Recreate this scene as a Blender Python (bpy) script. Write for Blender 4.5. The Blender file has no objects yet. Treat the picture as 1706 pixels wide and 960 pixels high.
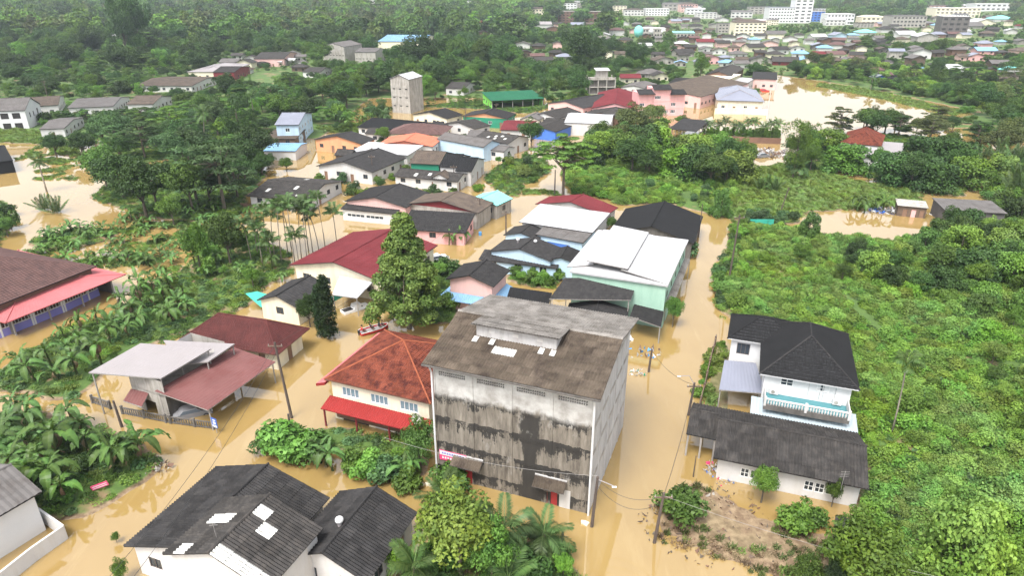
import bpy, math, random
import numpy as np
from mathutils import Vector, Matrix
random.seed(11)
RNG = np.random.default_rng(11)
S = bpy.context.scene
COL = S.collection
R = math.radians

# ---------------------------------------------------------------- camera, sky, sun, exposure
CAM_Z, FPX, PITCH = 45.0, 1130.0, R(24.15)
cam = bpy.data.cameras.new('camera')
cam.sensor_width = 36.0
cam.lens = 36.0 * FPX / 1706.0
cam.clip_start, cam.clip_end = 0.5, 12000.0
cam_o = bpy.data.objects.new('camera', cam)
COL.objects.link(cam_o)
cam_o.location = (0, 0, CAM_Z)
cam_o.rotation_euler = (R(90) - PITCH, 0, 0)
S.camera = cam_o

SUN_EL, SUN_AZ = R(62), R(-150)
world = bpy.data.worlds.new('World')
S.world = world
world.use_nodes = True
wn, wl = world.node_tree.nodes, world.node_tree.links
wn.clear()
sky = wn.new('ShaderNodeTexSky')
sky.sky_type = 'NISHITA'
sky.sun_disc = False
sky.sun_elevation = SUN_EL
sky.sun_rotation = SUN_AZ
sky.altitude = 50
sky.air_density = 1.0
sky.dust_density = 4.0
sky.ozone_density = 1.0
hs = wn.new('ShaderNodeHueSaturation')
hs.inputs['Saturation'].default_value = 0.22
bg = wn.new('ShaderNodeBackground')
bg.inputs['Strength'].default_value = 0.15
wo = wn.new('ShaderNodeOutputWorld')
wl.new(sky.outputs[0], hs.inputs['Color'])
wl.new(hs.outputs[0], bg.inputs['Color'])
wl.new(bg.outputs[0], wo.inputs['Surface'])

sun = bpy.data.lights.new('sun', 'SUN')
sun.energy = 1.5
sun.angle = R(22)
sun.color = (1.0, 0.96, 0.9)
sun_o = bpy.data.objects.new('sun', sun)
COL.objects.link(sun_o)
sd = Vector((math.sin(SUN_AZ) * math.cos(SUN_EL), math.cos(SUN_AZ) * math.cos(SUN_EL), math.sin(SUN_EL)))
sun_o.rotation_euler = sd.to_track_quat('Z', 'Y').to_euler()

S.view_settings.view_transform = 'Standard'
S.view_settings.look = 'None'
S.view_settings.exposure = 1.5
S.view_settings.gamma = 1.0
S.view_settings.use_curve_mapping = False
S.render.engine = 'CYCLES'
S.cycles.use_denoising = True
S.cycles.max_bounces = 6
S.cycles.diffuse_bounces = 3
S.cycles.glossy_bounces = 3
S.cycles.transparent_max_bounces = 8
S.cycles.volume_bounces = 0
S.cycles.sample_clamp_indirect = 6.0


# ---------------------------------------------------------------- survey: photo point -> place on a level plane
def at(px, py, z=0.0):
    dx, dy = px - 853.0, py - 480.0
    dz = -(FPX * math.sin(PITCH) + dy * math.cos(PITCH))
    fw = FPX * math.cos(PITCH) - dy * math.sin(PITCH)
    k = (z - CAM_Z) / dz
    return Vector((dx * k, fw * k, z))


def height_at(px, ybase, ytop):
    p = at(px, ybase)
    d = p.y
    dy = ytop - 480.0
    dz = -(FPX * math.sin(PITCH) + dy * math.cos(PITCH))
    fw = FPX * math.cos(PITCH) - dy * math.sin(PITCH)
    return CAM_Z + dz / fw * d


# ---------------------------------------------------------------- materials
def newmat(name):
    m = bpy.data.materials.new(name)
    m.use_nodes = True
    nt = m.node_tree
    nt.nodes.clear()
    out = nt.nodes.new('ShaderNodeOutputMaterial')
    return m, nt, out


def noise(nt, scale, detail=4, rough=0.55, vec=None, stretch=None):
    n = nt.nodes.new('ShaderNodeTexNoise')
    n.inputs['Scale'].default_value = scale
    n.inputs['Detail'].default_value = detail
    n.inputs['Roughness'].default_value = rough
    if vec is None:
        g = nt.nodes.new('ShaderNodeNewGeometry')
        vec = g.outputs['Position']
    if stretch:
        mp = nt.nodes.new('ShaderNodeMapping')
        mp.inputs['Scale'].default_value = stretch
        nt.links.new(vec, mp.inputs['Vector'])
        vec = mp.outputs[0]
    nt.links.new(vec, n.inputs['Vector'])
    return n.outputs['Fac']


def ramp(nt, fac, p0, p1, c0=(0, 0, 0, 1), c1=(1, 1, 1, 1)):
    r = nt.nodes.new('ShaderNodeValToRGB')
    r.color_ramp.elements[0].position = p0
    r.color_ramp.elements[1].position = p1
    r.color_ramp.elements[0].color = c0
    r.color_ramp.elements[1].color = c1
    nt.links.new(fac, r.inputs[0])
    return r.outputs[0]


def mix(nt, fac, a, b, mode='MIX'):
    n = nt.nodes.new('ShaderNodeMix')
    n.data_type = 'RGBA'
    n.blend_type = mode
    for s, v in ((0, fac), (6, a), (7, b)):
        if hasattr(v, 'is_linked') or isinstance(v, bpy.types.NodeSocket):
            nt.links.new(v, n.inputs[s])
        elif s == 0:
            n.inputs[0].default_value = v
        else:
            n.inputs[s].default_value = (*v[:3], 1)
    return n.outputs[2]


def math_n(nt, op, a, b=None):
    n = nt.nodes.new('ShaderNodeMath')
    n.operation = op
    for i, v in ((0, a), (1, b)):
        if v is None:
            continue
        if isinstance(v, bpy.types.NodeSocket):
            nt.links.new(v, n.inputs[i])
        else:
            n.inputs[i].default_value = v
    return n.outputs[0]


def obj_random(nt):
    return nt.nodes.new('ShaderNodeObjectInfo').outputs['Random']


def surf(name, col, rough=0.6, var=0.25, scale=0.6, fine=6.0, dirt=None, dirt_amt=0.5, spec=0.35, metal=0.0,
         objrand=0.0, streak=False, bump=0.0):
    """painted / weathered surface: base colour with blotches, fine grain, optional dirt patches and per-piece tone"""
    m, nt, out = newmat(name)
    b = nt.nodes.new('ShaderNodeBsdfPrincipled')
    b.inputs['Roughness'].default_value = rough
    b.inputs['Specular IOR Level'].default_value = spec
    b.inputs['Metallic'].default_value = metal
    dark = tuple(c * (1 - var) for c in col)
    lite = tuple(min(1, c * (1 + var * 0.7)) for c in col)
    n1 = noise(nt, scale)
    c = mix(nt, ramp(nt, n1, 0.3, 0.7), dark, lite)
    n2 = noise(nt, fine, 3, 0.7)
    c = mix(nt, 0.35, c, mix(nt, ramp(nt, n2, 0.25, 0.75), dark, lite))
    if dirt:
        n3 = noise(nt, scale * 1.7, 5, 0.65, stretch=(1.6, 1.6, 0.25) if streak else None)
        f = ramp(nt, n3, 0.46, 0.66)
        c = mix(nt, math_n(nt, 'MULTIPLY', f, dirt_amt), c, dirt)
    if objrand:
        r = obj_random(nt)
        k = math_n(nt, 'ADD', math_n(nt, 'MULTIPLY', r, 2 * objrand), 1 - objrand)
        hsn = nt.nodes.new('ShaderNodeHueSaturation')
        nt.links.new(k, hsn.inputs['Value'])
        nt.links.new(c, hsn.inputs['Color'])
        c = hsn.outputs[0]
    nt.links.new(c, b.inputs['Base Color'])
    if bump:
        bp = nt.nodes.new('ShaderNodeBump')
        bp.inputs['Strength'].default_value = bump
        bp.inputs['Distance'].default_value = 0.05
        nt.links.new(n2, bp.inputs['Height'])
        nt.links.new(bp.outputs[0], b.inputs['Normal'])
    nt.links.new(b.outputs[0], out.inputs['Surface'])
    return m


def leafmat(name, c0, c1, rough=0.5, trans=0.2, tip=None):
    """foliage: tone drawn per leaf (attribute tint) and per plant"""
    m, nt, out = newmat(name)
    a = nt.nodes.new('ShaderNodeAttribute')
    a.attribute_name = 'tint'
    c = mix(nt, a.outputs['Fac'], c0, c1)
    r = obj_random(nt)
    h = nt.nodes.new('ShaderNodeHueSaturation')
    pn = noise(nt, 0.11, 3, .6)
    nt.links.new(math_n(nt, 'ADD', math_n(nt, 'ADD', math_n(nt, 'MULTIPLY', r, 0.03), math_n(nt, 'MULTIPLY', pn, 0.05)), 0.46), h.inputs['Hue'])
    nt.links.new(math_n(nt, 'ADD', math_n(nt, 'MULTIPLY', pn, -0.5), 1.18), h.inputs['Saturation'])
    nt.links.new(math_n(nt, 'ADD', math_n(nt, 'MULTIPLY', r, 0.7), 0.62), h.inputs['Value'])
    nt.links.new(c, h.inputs['Color'])
    c = h.outputs[0]
    b = nt.nodes.new('ShaderNodeBsdfPrincipled')
    b.inputs['Roughness'].default_value = rough
    b.inputs['Specular IOR Level'].default_value = 0.18
    nt.links.new(c, b.inputs['Base Color'])
    t = nt.nodes.new('ShaderNodeBsdfTranslucent')
    tc = mix(nt, 1.0, c, (1.0, 1.0, 0.45), 'MULTIPLY')
    nt.links.new(tc, t.inputs['Color'])
    ms = nt.nodes.new('ShaderNodeMixShader')
    ms.inputs[0].default_value = trans
    nt.links.new(b.outputs[0], ms.inputs[1])
    nt.links.new(t.outputs[0], ms.inputs[2])
    nt.links.new(ms.outputs[0], out.inputs['Surface'])
    return m


def glassmat(name, col, rough=0.08):
    m, nt, out = newmat(name)
    b = nt.nodes.new('ShaderNodeBsdfPrincipled')
    b.inputs['Base Color'].default_value = (*col, 1)
    b.inputs['Roughness'].default_value = rough
    b.inputs['Specular IOR Level'].default_value = 0.6
    nt.links.new(b.outputs[0], out.inputs['Surface'])
    return m


M = {}
# roofs
M['slate'] = surf('slate', (0.030, 0.029, 0.0295), 0.8, 0.35, 1.1, 7, (0.062, 0.057, 0.053), 0.35, objrand=0.2, spec=0.04)
M['slate2'] = surf('slate2', (0.040, 0.0375, 0.036), 0.8, 0.3, 0.9, 7, (0.095, 0.084, 0.075), 0.4, objrand=0.2, spec=0.04)
M['black'] = surf('black_roof', (0.017, 0.017, 0.0178), 0.75, 0.2, 0.5, 5, (0.020, 0.020, 0.021), 0.5, spec=0.04)
M['fibre'] = surf('old_fibre_cement', (0.098, 0.078, 0.060), 0.85, 0.4, 0.35, 5, (0.035, 0.027, 0.023), 0.8, objrand=0.2, spec=0.04)
M['fibre_pale'] = surf('pale_fibre_cement', (0.20, 0.185, 0.17), 0.85, 0.35, 0.35, 6, (0.08, 0.07, 0.06), 0.7, objrand=0.14, spec=0.04)
M['skylight'] = surf('skylight_sheet', (0.52, 0.52, 0.50), 0.6, 0.2, 1.5, 6, (0.25, 0.235, 0.2), 0.7, spec=0.04)
M['brownroof'] = surf('brown_roof', (0.095, 0.075, 0.06), 0.7, 0.3, 0.4, 6, (0.05, 0.042, 0.04), 0.7, objrand=0.1, spec=0.04)
M['grayroof'] = surf('gray_roof', (0.12, 0.112, 0.108), 0.6, 0.2, 0.4, 6, (0.07, 0.06, 0.055), 0.6, objrand=0.08, spec=0.04)
M['tile_red'] = surf('red_tile', (0.14, 0.041, 0.026), 0.8, 0.5, 0.7, 4, (0.05, 0.016, 0.014), 0.95, objrand=0.1, spec=0.04)
M['tile_cap'] = surf('red_cap', (0.25, 0.078, 0.042), 0.8, 0.25, 1.0, 6, spec=0.04)
M['maroon_tile'] = surf('maroon_tile', (0.085, 0.028, 0.026), 0.55, 0.3, 0.6, 5, (0.045, 0.018, 0.018), 0.6, objrand=0.1, spec=0.04)
M['maroon'] = surf('maroon_metal', (0.155, 0.07, 0.066), 0.3, 0.2, 0.25, 5, (0.12, 0.04, 0.038), 0.5, spec=0.04)
M['redroof'] = surf('red_metal', (0.125, 0.026, 0.03), 0.6, 0.3, 0.3, 5, (0.11, 0.022, 0.025), 0.6, spec=0.04)
M['orange_roof'] = surf('orange_metal', (0.42, 0.13, 0.08), 0.5, 0.2, 0.4, 5, spec=0.04)
M['pink_roof'] = surf('pink_metal', (0.42, 0.12, 0.125), 0.4, 0.15, 0.3, 5, (0.3, 0.1, 0.1), 0.4, spec=0.04)
M['brown_tile'] = surf('brown_tile', (0.115, 0.068, 0.062), 0.6, 0.25, 0.6, 5, (0.06, 0.04, 0.04), 0.6, objrand=0.12, spec=0.04)
M['red_awning'] = surf('red_awning', (0.235, 0.03, 0.028), 0.55, 0.15, 0.5, 5, spec=0.04)
M['silver'] = surf('silver_metal', (0.25, 0.23, 0.232), 0.35, 0.06, 0.3, 4, (0.23, 0.21, 0.205), 0.3, spec=0.04)
M['white_metal'] = surf('white_metal', (0.37, 0.37, 0.38), 0.45, 0.06, 0.3, 4, (0.31, 0.30, 0.29), 0.5, spec=0.04)
M['bluegray'] = surf('bluegray_metal', (0.19, 0.2, 0.245), 0.3, 0.1, 0.3, 4, spec=0.04)
M['skirt'] = surf('skirt_metal', (0.33, 0.385, 0.415), 0.4, 0.1, 0.4, 4, (0.25, 0.28, 0.3), 0.4)
M['turq'] = surf('turquoise_metal', (0.19, 0.52, 0.48), 0.45, 0.15, 0.4, 5, spec=0.04)
M['blue_metal'] = surf('blue_metal', (0.17, 0.3, 0.45), 0.45, 0.2, 0.4, 5, spec=0.04)
M['green_metal'] = surf('green_metal', (0.014, 0.10, 0.05), 0.5, 0.2, 0.4, 5, spec=0.04)
# walls
M['white'] = surf('white_wall', (0.52, 0.51, 0.50), 0.7, 0.08, 0.5, 5, (0.42, 0.38, 0.32), 0.35, streak=True)
M['white_clean'] = surf('white_paint', (0.58, 0.58, 0.58), 0.6, 0.05, 0.5, 5)
M['cream'] = surf('cream_wall', (0.68, 0.62, 0.48), 0.7, 0.1, 0.5, 5, (0.4, 0.33, 0.25), 0.3, streak=True)
M['pinkw'] = surf('pink_wall', (0.62, 0.40, 0.37), 0.7, 0.1, 0.4, 5, (0.4, 0.25, 0.22), 0.35, streak=True)
M['rosew'] = surf('rose_wall', (0.66, 0.36, 0.35), 0.7, 0.1, 0.4, 5, (0.5, 0.28, 0.27), 0.35, streak=True)
M['orangew'] = surf('orange_wall', (0.62, 0.30, 0.16), 0.7, 0.12, 0.4, 5, (0.4, 0.2, 0.12), 0.4, streak=True)
M['bluew'] = surf('pale_blue_wall', (0.42, 0.56, 0.68), 0.7, 0.1, 0.4, 5, (0.3, 0.36, 0.4), 0.35, streak=True)
M['blue'] = surf('blue_paint', (0.06, 0.16, 0.5), 0.6, 0.15, 0.5, 5)
M['greenw'] = surf('mint_wall', (0.30, 0.46, 0.37), 0.7, 0.1, 0.4, 5, (0.2, 0.35, 0.26), 0.35, streak=True)
M['green'] = surf('green_paint', (0.02, 0.2, 0.12), 0.6, 0.15, 0.5, 5)
M['lime'] = surf('lime_paint', (0.22, 0.62, 0.1), 0.6, 0.12, 0.5, 5)
M['maroonw'] = surf('maroon_wall', (0.16, 0.02, 0.025), 0.6, 0.2, 0.5, 5)
M['conc'] = surf('concrete', (0.34, 0.32, 0.29), 0.85, 0.25, 0.6, 5, (0.14, 0.12, 0.1), 0.6, streak=True, bump=0.2)
M['conc_dark'] = surf('dark_concrete', (0.12, 0.11, 0.10), 0.85, 0.3, 0.6, 5, (0.05, 0.045, 0.04), 0.6, streak=True)
M['violet'] = surf('violet_paint', (0.20, 0.19, 0.48), 0.6, 0.12, 0.5, 5)
M['teal'] = surf('teal_paint', (0.06, 0.18, 0.20), 0.6, 0.15, 0.5, 5)
M['brownw'] = surf('brown_wall', (0.16, 0.09, 0.06), 0.7, 0.25, 0.5, 5, (0.08, 0.05, 0.04), 0.5)
M['wood'] = surf('wood', (0.13, 0.09, 0.065), 0.8, 0.35, 0.8, 6, (0.06, 0.045, 0.035), 0.6)
M['post'] = surf('post_metal', (0.28, 0.26, 0.24), 0.5, 0.2, 1.0, 5)
M['pole'] = surf('pole_concrete', (0.085, 0.065, 0.055), 0.8, 0.25, 1.0, 5)
M['wire'] = surf('wire', (0.03, 0.03, 0.03), 0.6, 0.1)
M['pale_wire'] = surf('pale_wire', (0.2, 0.19, 0.18), 0.6, 0.1)
M['frame'] = surf('window_frame', (0.74, 0.74, 0.72), 0.5, 0.05)
M['frame_dark'] = surf('dark_frame', (0.10, 0.08, 0.07), 0.6, 0.2)
M['glass'] = glassmat('glass', (0.03, 0.04, 0.05))
M['glass_blue'] = glassmat('glass_blue', (0.16, 0.24, 0.28))
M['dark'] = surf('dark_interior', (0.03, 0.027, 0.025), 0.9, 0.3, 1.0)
M['door_red'] = surf('red_door', (0.33, 0.03, 0.03), 0.55, 0.15, 1.0)
M['door'] = surf('brown_door', (0.2, 0.12, 0.08), 0.6, 0.2, 1.0)
M['bark'] = surf('bark', (0.10, 0.082, 0.062), 0.9, 0.35, 1.5, 6)
M['bark_pale'] = surf('pale_bark', (0.24, 0.21, 0.17), 0.9, 0.3, 1.5, 6)
M['skin'] = surf('skin', (0.28, 0.15, 0.09), 0.6, 0.1)
M['cloth_red'] = surf('red_cloth', (0.5, 0.05, 0.045), 0.8, 0.15)
M['cloth_dark'] = surf('dark_cloth', (0.03, 0.03, 0.04), 0.8, 0.15)
M['cloth_orange'] = surf('orange_cloth', (0.6, 0.2, 0.05), 0.8, 0.15)
M['hair'] = surf('hair', (0.012, 0.01, 0.01), 0.5, 0.1)
M['rubber'] = surf('rubber', (0.02, 0.02, 0.02), 0.8, 0.1)
M['car_white'] = surf('white_car_paint', (0.75, 0.75, 0.75), 0.25, 0.03)
M['car_red'] = surf('red_car_paint', (0.5, 0.03, 0.03), 0.25, 0.05)
M['car_grey'] = surf('grey_car_paint', (0.2, 0.2, 0.21), 0.25, 0.05)
M['sign_blue'] = surf('sign_blue', (0.03, 0.1, 0.4), 0.5, 0.05)
M['sign_pink'] = surf('sign_pink', (0.62, 0.06, 0.17), 0.5, 0.1)
M['tarp'] = surf('blue_tarp', (0.07, 0.26, 0.55), 0.5, 0.15)
M['net'] = surf('green_net', (0.04, 0.33, 0.25), 0.7, 0.15)
# foliage
M['leaf_mid'] = leafmat('leaf_mid', (0.020, 0.058, 0.009), (0.105, 0.195, 0.026))
M['leaf_dark'] = leafmat('leaf_dark', (0.012, 0.036, 0.009), (0.060, 0.118, 0.023))
M['leaf_bright'] = leafmat('leaf_bright', (0.04, 0.11, 0.011), (0.15, 0.28, 0.028))
M['leaf_yellow'] = leafmat('leaf_yellow', (0.055, 0.13, 0.012), (0.24, 0.34, 0.032))
M['leaf_golden'] = leafmat('leaf_golden', (0.026, 0.066, 0.010), (0.155, 0.21, 0.036))
M['leaf_olive'] = leafmat('leaf_olive', (0.055, 0.082, 0.022), (0.12, 0.15, 0.04))
M['leaf_blue'] = leafmat('leaf_grey_green', (0.028, 0.068, 0.022), (0.08, 0.15, 0.045))
M['leaf_vine'] = leafmat('leaf_vine', (0.066, 0.142, 0.015), (0.215, 0.325, 0.04))
M['leaf_banana'] = leafmat('leaf_banana', (0.03, 0.08, 0.014), (0.10, 0.185, 0.032), 0.4)
M['leaf_dry'] = leafmat('leaf_dry', (0.13, 0.085, 0.045), (0.22, 0.16, 0.09), 0.8, 0.1)
M['leaf_palm'] = leafmat('leaf_palm', (0.035, 0.085, 0.02), (0.10, 0.16, 0.045), 0.4)
M['leaf_cypress'] = leafmat('leaf_cypress', (0.016, 0.042, 0.014), (0.04, 0.082, 0.022))
M['leaf_grass'] = leafmat('leaf_grass', (0.085, 0.15, 0.025), (0.2, 0.285, 0.055))


# ---------------------------------------------------------------- objects and meshes
def link(o, parent=None):
    COL.objects.link(o)
    if parent is not None:
        o.parent = parent
    return o


def tag(o, label=None, cat=None, group=None, kind=None):
    if label:
        o['label'] = label
    if cat:
        o['category'] = cat
    if group:
        o['group'] = group
    if kind:
        o['kind'] = kind
    return o


def empty(name, loc=(0, 0, 0), rz=0.0):
    o = bpy.data.objects.new(name, None)
    o.empty_display_size = 0.3
    link(o)
    o.location = loc
    o.rotation_euler = (0, 0, rz)
    return o


class MB:
    """collects polygons; build() links them as one mesh object"""
    def __init__(self):
        self.v, self.f, self.mi = [], [], []

    def poly(self, pts, m=0):
        n = len(self.v)
        self.v += [tuple(p) for p in pts]
        self.f.append(tuple(range(n, n + len(pts))))
        self.mi.append(m)
        return self

    def box(self, x0, x1, y0, y1, z0, z1, m=0):
        n = len(self.v)
        self.v += [(x0, y0, z0), (x1, y0, z0), (x1, y1, z0), (x0, y1, z0), (x0, y0, z1), (x1, y0, z1), (x1, y1, z1), (x0, y1, z1)]
        for q in ((3, 2, 1, 0), (4, 5, 6, 7), (0, 1, 5, 4), (1, 2, 6, 5), (2, 3, 7, 6), (3, 0, 4, 7)):
            self.f.append(tuple(n + i for i in q))
            self.mi.append(m)
        return self

    def slab(self, pts, t, m=0):
        """polygon pts (top) with thickness t straight down"""
        a = [Vector(p) for p in pts]
        b = [p - Vector((0, 0, t)) for p in a]
        self.poly(a, m)
        self.poly(b[::-1], m)
        for i in range(len(a)):
            j = (i + 1) % len(a)
            self.poly([a[j], a[i], b[i], b[j]], m)
        return self

    def tube(self, pts, rad, seg=6, m=0, cap=True):
        pts = [Vector(p) for p in pts]
        if not hasattr(rad, '__len__'):
            rad = [rad] * len(pts)
        rings = []
        for i, p in enumerate(pts):
            d = (pts[min(i + 1, len(pts) - 1)] - pts[max(i - 1, 0)])
            if d.length < 1e-6:
                d = Vector((0, 0, 1))
            d.normalize()
            a = d.cross(Vector((0, 0, 1)))
            if a.length < 0.05:
                a = d.cross(Vector((1, 0, 0)))
            a.normalize()
            b = d.cross(a)
            n = len(self.v)
            for k in range(seg):
                t = 2 * math.pi * k / seg
                self.v.append(tuple(p + (a * math.cos(t) + b * math.sin(t)) * rad[i]))
            rings.append(n)
        for i in range(len(rings) - 1):
            for k in range(seg):
                k2 = (k + 1) % seg
                self.f.append((rings[i] + k, rings[i + 1] + k, rings[i + 1] + k2, rings[i] + k2))
                self.mi.append(m)
        if cap:
            self.f.append(tuple(rings[0] + k for k in range(seg)))
            self.mi.append(m)
            self.f.append(tuple(rings[-1] + k for k in range(seg))[::-1])
            self.mi.append(m)
        return self

    def mesh(self, name, mats, smooth=False):
        me = bpy.data.meshes.new(name)
        me.from_pydata(self.v, [], self.f)
        if not isinstance(mats, (list, tuple)):
            mats = [mats]
        for m in mats:
            me.materials.append(M[m] if isinstance(m, str) else m)
        if len(mats) > 1:
            me.polygons.foreach_set('material_index', self.mi)
        if smooth:
            me.polygons.foreach_set('use_smooth', [True] * len(self.f))
        me.update()
        return me

    def build(self, name, mats, parent=None, smooth=False):
        return link(bpy.data.objects.new(name, self.mesh(name, mats, smooth)), parent)


def part(name, me, parent, mtx=None):
    o = bpy.data.objects.new(name, me)
    link(o, parent)
    if mtx is not None:
        o.matrix_basis = mtx
    return o


FOOT = []     # building footprints (centre, angle, half width, half depth) kept free of plants


# ---------------------------------------------------------------- roofs
def slopes(kind, a0, a1, b0, b1, h, rise):
    """slopes as (eave left, eave right, top right, top left), seen from outside; x in [a0,a1], y in [b0,b1]"""
    V = Vector
    mx, my = (a0 + a1) / 2, (b0 + b1) / 2
    W, D = a1 - a0, b1 - b0
    c = [V((a0, b0, h)), V((a1, b0, h)), V((a1, b1, h)), V((a0, b1, h))]
    if kind == 'gable_x':
        r0, r1 = V((a0, my, h + rise)), V((a1, my, h + rise))
        return [(c[0], c[1], r1, r0), (c[2], c[3], r0, r1)], [(r0, r1)]
    if kind == 'gable_y':
        r0, r1 = V((mx, b0, h + rise)), V((mx, b1, h + rise))
        return [(c[3], c[0], r0, r1), (c[1], c[2], r1, r0)], [(r0, r1)]
    if kind == 'pyramid':
        r = V((mx, my, h + rise))
        return [(c[0], c[1], r, r), (c[1], c[2], r, r), (c[2], c[3], r, r), (c[3], c[0], r, r)], [(x, r) for x in c]
    if kind == 'hip':
        if W >= D:
            r0, r1 = V((a0 + D / 2, my, h + rise)), V((a1 - D / 2, my, h + rise))
            return ([(c[0], c[1], r1, r0), (c[1], c[2], r1, r1), (c[2], c[3], r0, r1), (c[3], c[0], r0, r0)],
                    [(r0, r1), (c[0], r0), (c[3], r0), (c[1], r1), (c[2], r1)])
        r0, r1 = V((mx, b0 + W / 2, h + rise)), V((mx, b1 - W / 2, h + rise))
        return ([(c[0], c[1], r0, r0), (c[1], c[2], r1, r0), (c[2], c[3], r1, r1), (c[3], c[0], r0, r1)],
                [(r0, r1), (c[0], r0), (c[1], r0), (c[2], r1), (c[3], r1)])
    if kind == 'shed_f':      # low edge at the front
        return [(c[0], c[1], V((a1, b1, h + rise)), V((a0, b1, h + rise)))], []
    if kind == 'shed_b':      # low edge at the back
        return [(c[2], c[3], V((a0, b0, h + rise)), V((a1, b0, h + rise)))], []
    if kind == 'shed_l':      # low edge on the left
        return [(c[3], c[0], V((a1, b0, h + rise)), V((a1, b1, h + rise)))], []
    if kind == 'shed_r':
        return [(c[1], c[2], V((a0, b1, h + rise)), V((a0, b0, h + rise)))], []
    raise ValueError(kind)


def frame_of(sl):
    p0, p1, p2, p3 = sl
    e = (p1 - p0).normalized()
    n = e.cross((p3 - p0) if (p3 - p0).length > 1e-4 else (p2 - p0)).normalized()
    s = n.cross(e)
    T = (p3 - p0).dot(s)
    return p0, e, s, n, T


def cover(sl, pitch, course, amp=0.03, lift=0.03, up=0.03):
    """corrugated or tiled covering of one slope, in courses that step over one another (one mesh)"""
    p0, e, s, n, T = frame_of(sl)
    p1, p2, p3 = sl[1:]
    a1 = (p1 - p0).dot(e)
    b0, b1 = (p3 - p0).dot(e), (p2 - p0).dot(e)
    nc = max(1, round(T / course))
    mb = MB()
    for k in range(nc):
        t0, t1 = k / nc, min(1.0, (k + 1.02) / nc)
        l0, r0 = b0 * t0, a1 + (b1 - a1) * t0
        l1, r1 = b0 * t1, a1 + (b1 - a1) * t1
        lo, hi = min(l0, l1), max(r0, r1)
        i0, i1 = math.floor(lo / pitch * 2), math.ceil(hi / pitch * 2)
        row0, row1 = [], []
        for i in range(i0, i1 + 1):
            x = i * pitch / 2
            z = up + (amp if i % 2 else -amp)
            xa, xb = min(max(x, l0), r0), min(max(x, l1), r1)
            row0.append(p0 + e * xa + s * (t0 * T) + n * (z + lift))
            row1.append(p0 + e * xb + s * (t1 * T) + n * z)
        nb = len(mb.v)
        m = len(row0)
        mb.v += [tuple(q) for q in row0] + [tuple(q) for q in row1]
        for j in range(m - 1):
            mb.f.append((nb + j, nb + j + 1, nb + m + j + 1, nb + m + j))
            mb.mi.append(0)
    return mb


def sheet_grid(sl, course, sheet, pitch, mat, parent, amp=0.055, lift=0.05, skylight=(), alt=None):
    """rectangular slope laid with single corrugated sheets, each an object of its own"""
    p0, e, s, n, T = frame_of(sl)
    Wd = (sl[1] - p0).length
    nc, ns = max(1, round(T / course)), max(1, round(Wd / sheet))
    cl, sw = T / nc, Wd / ns
    k = max(2, round(sw / pitch))
    mb = MB()
    st = sw / (2 * k)
    for i in range(2 * k + 1):
        z = 0.035 + (amp if i % 2 else -amp)
        mb.v.append((i * st, -0.04, z + lift))
        mb.v.append((i * st, cl * 1.04, z))
    for i in range(2 * k):
        mb.f.append((2 * i, 2 * i + 2, 2 * i + 3, 2 * i + 1))
        mb.mi.append(0)
    me = mb.mesh('roof_sheet', mat)
    me2 = mb.mesh('roof_sheet', 'skylight')
    me3 = mb.mesh('roof_sheet', alt) if alt else None
    for c in range(nc):
        for j in range(ns):
            o = p0 + e * (j * sw) + s * (c * cl)
            jx = random.uniform(-0.004, 0.012)
            mt = Matrix(((e.x, s.x, n.x, o.x + n.x * jx), (e.y, s.y, n.y, o.y + n.y * jx), (e.z, s.z, n.z, o.z + n.z * jx), (0, 0, 0, 1)))
            mm = me2 if (c, j) in skylight else (me3 if me3 and random.random() < 0.3 else me)
            part('roof_sheet', mm, parent, mt)
    return nc, ns


def add_roof(root, kind, a0, a1, b0, b1, h, rise, mat, style='corr', pitch=0.5, course=1.6, under='dark', cap=None, thick=0.1,
             skylight=None, sheets=False, name='roof', alt=None):
    sl, ridges = slopes(kind, a0, a1, b0, b1, h, rise)
    first = None
    for i, s4 in enumerate(sl):
        pts = [s4[0], s4[1], s4[2]] + ([s4[3]] if (s4[3] - s4[2]).length > 1e-3 else [])
        u = MB().slab(pts, thick).build(name, under, root)
        first = first or u
        if sheets:
            sheet_grid(s4, course, 1.1, pitch, mat, u, skylight=(skylight or {}).get(i, ()), alt=alt)
        else:
            amp = {'corr': 0.03, 'tile': 0.022, 'flat': 0.012}[style]
            lift = {'corr': 0.025, 'tile': 0.05, 'flat': 0.0}[style]
            c = cover(s4, pitch, course, amp, lift, 0.012 + amp).build('roof_covering', mat, u)
            if skylight:
                p0, e, s, n, T = frame_of(s4)
                for (uu, vv, w, l) in skylight.get(i, ()):
                    Wd = (s4[1] - p0).length
                    q = [p0 + e * (uu * Wd + dx) + s * (vv * T + dy) + n * 0.11 for dx, dy in ((0, 0), (w, 0), (w, l), (0, l))]
                    MB().slab(q, 0.02).build('skylight', 'skylight', u)
    for (p, q) in ridges:
        d = (q - p).normalized()
        MB().tube([p - d * 0.05 + Vector((0, 0, 0.05)), q + d * 0.02 + Vector((0, 0, 0.05))], 0.1 if style == 'tile' else 0.12, 6).build('ridge_cap', cap or mat, root)
    return first


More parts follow.
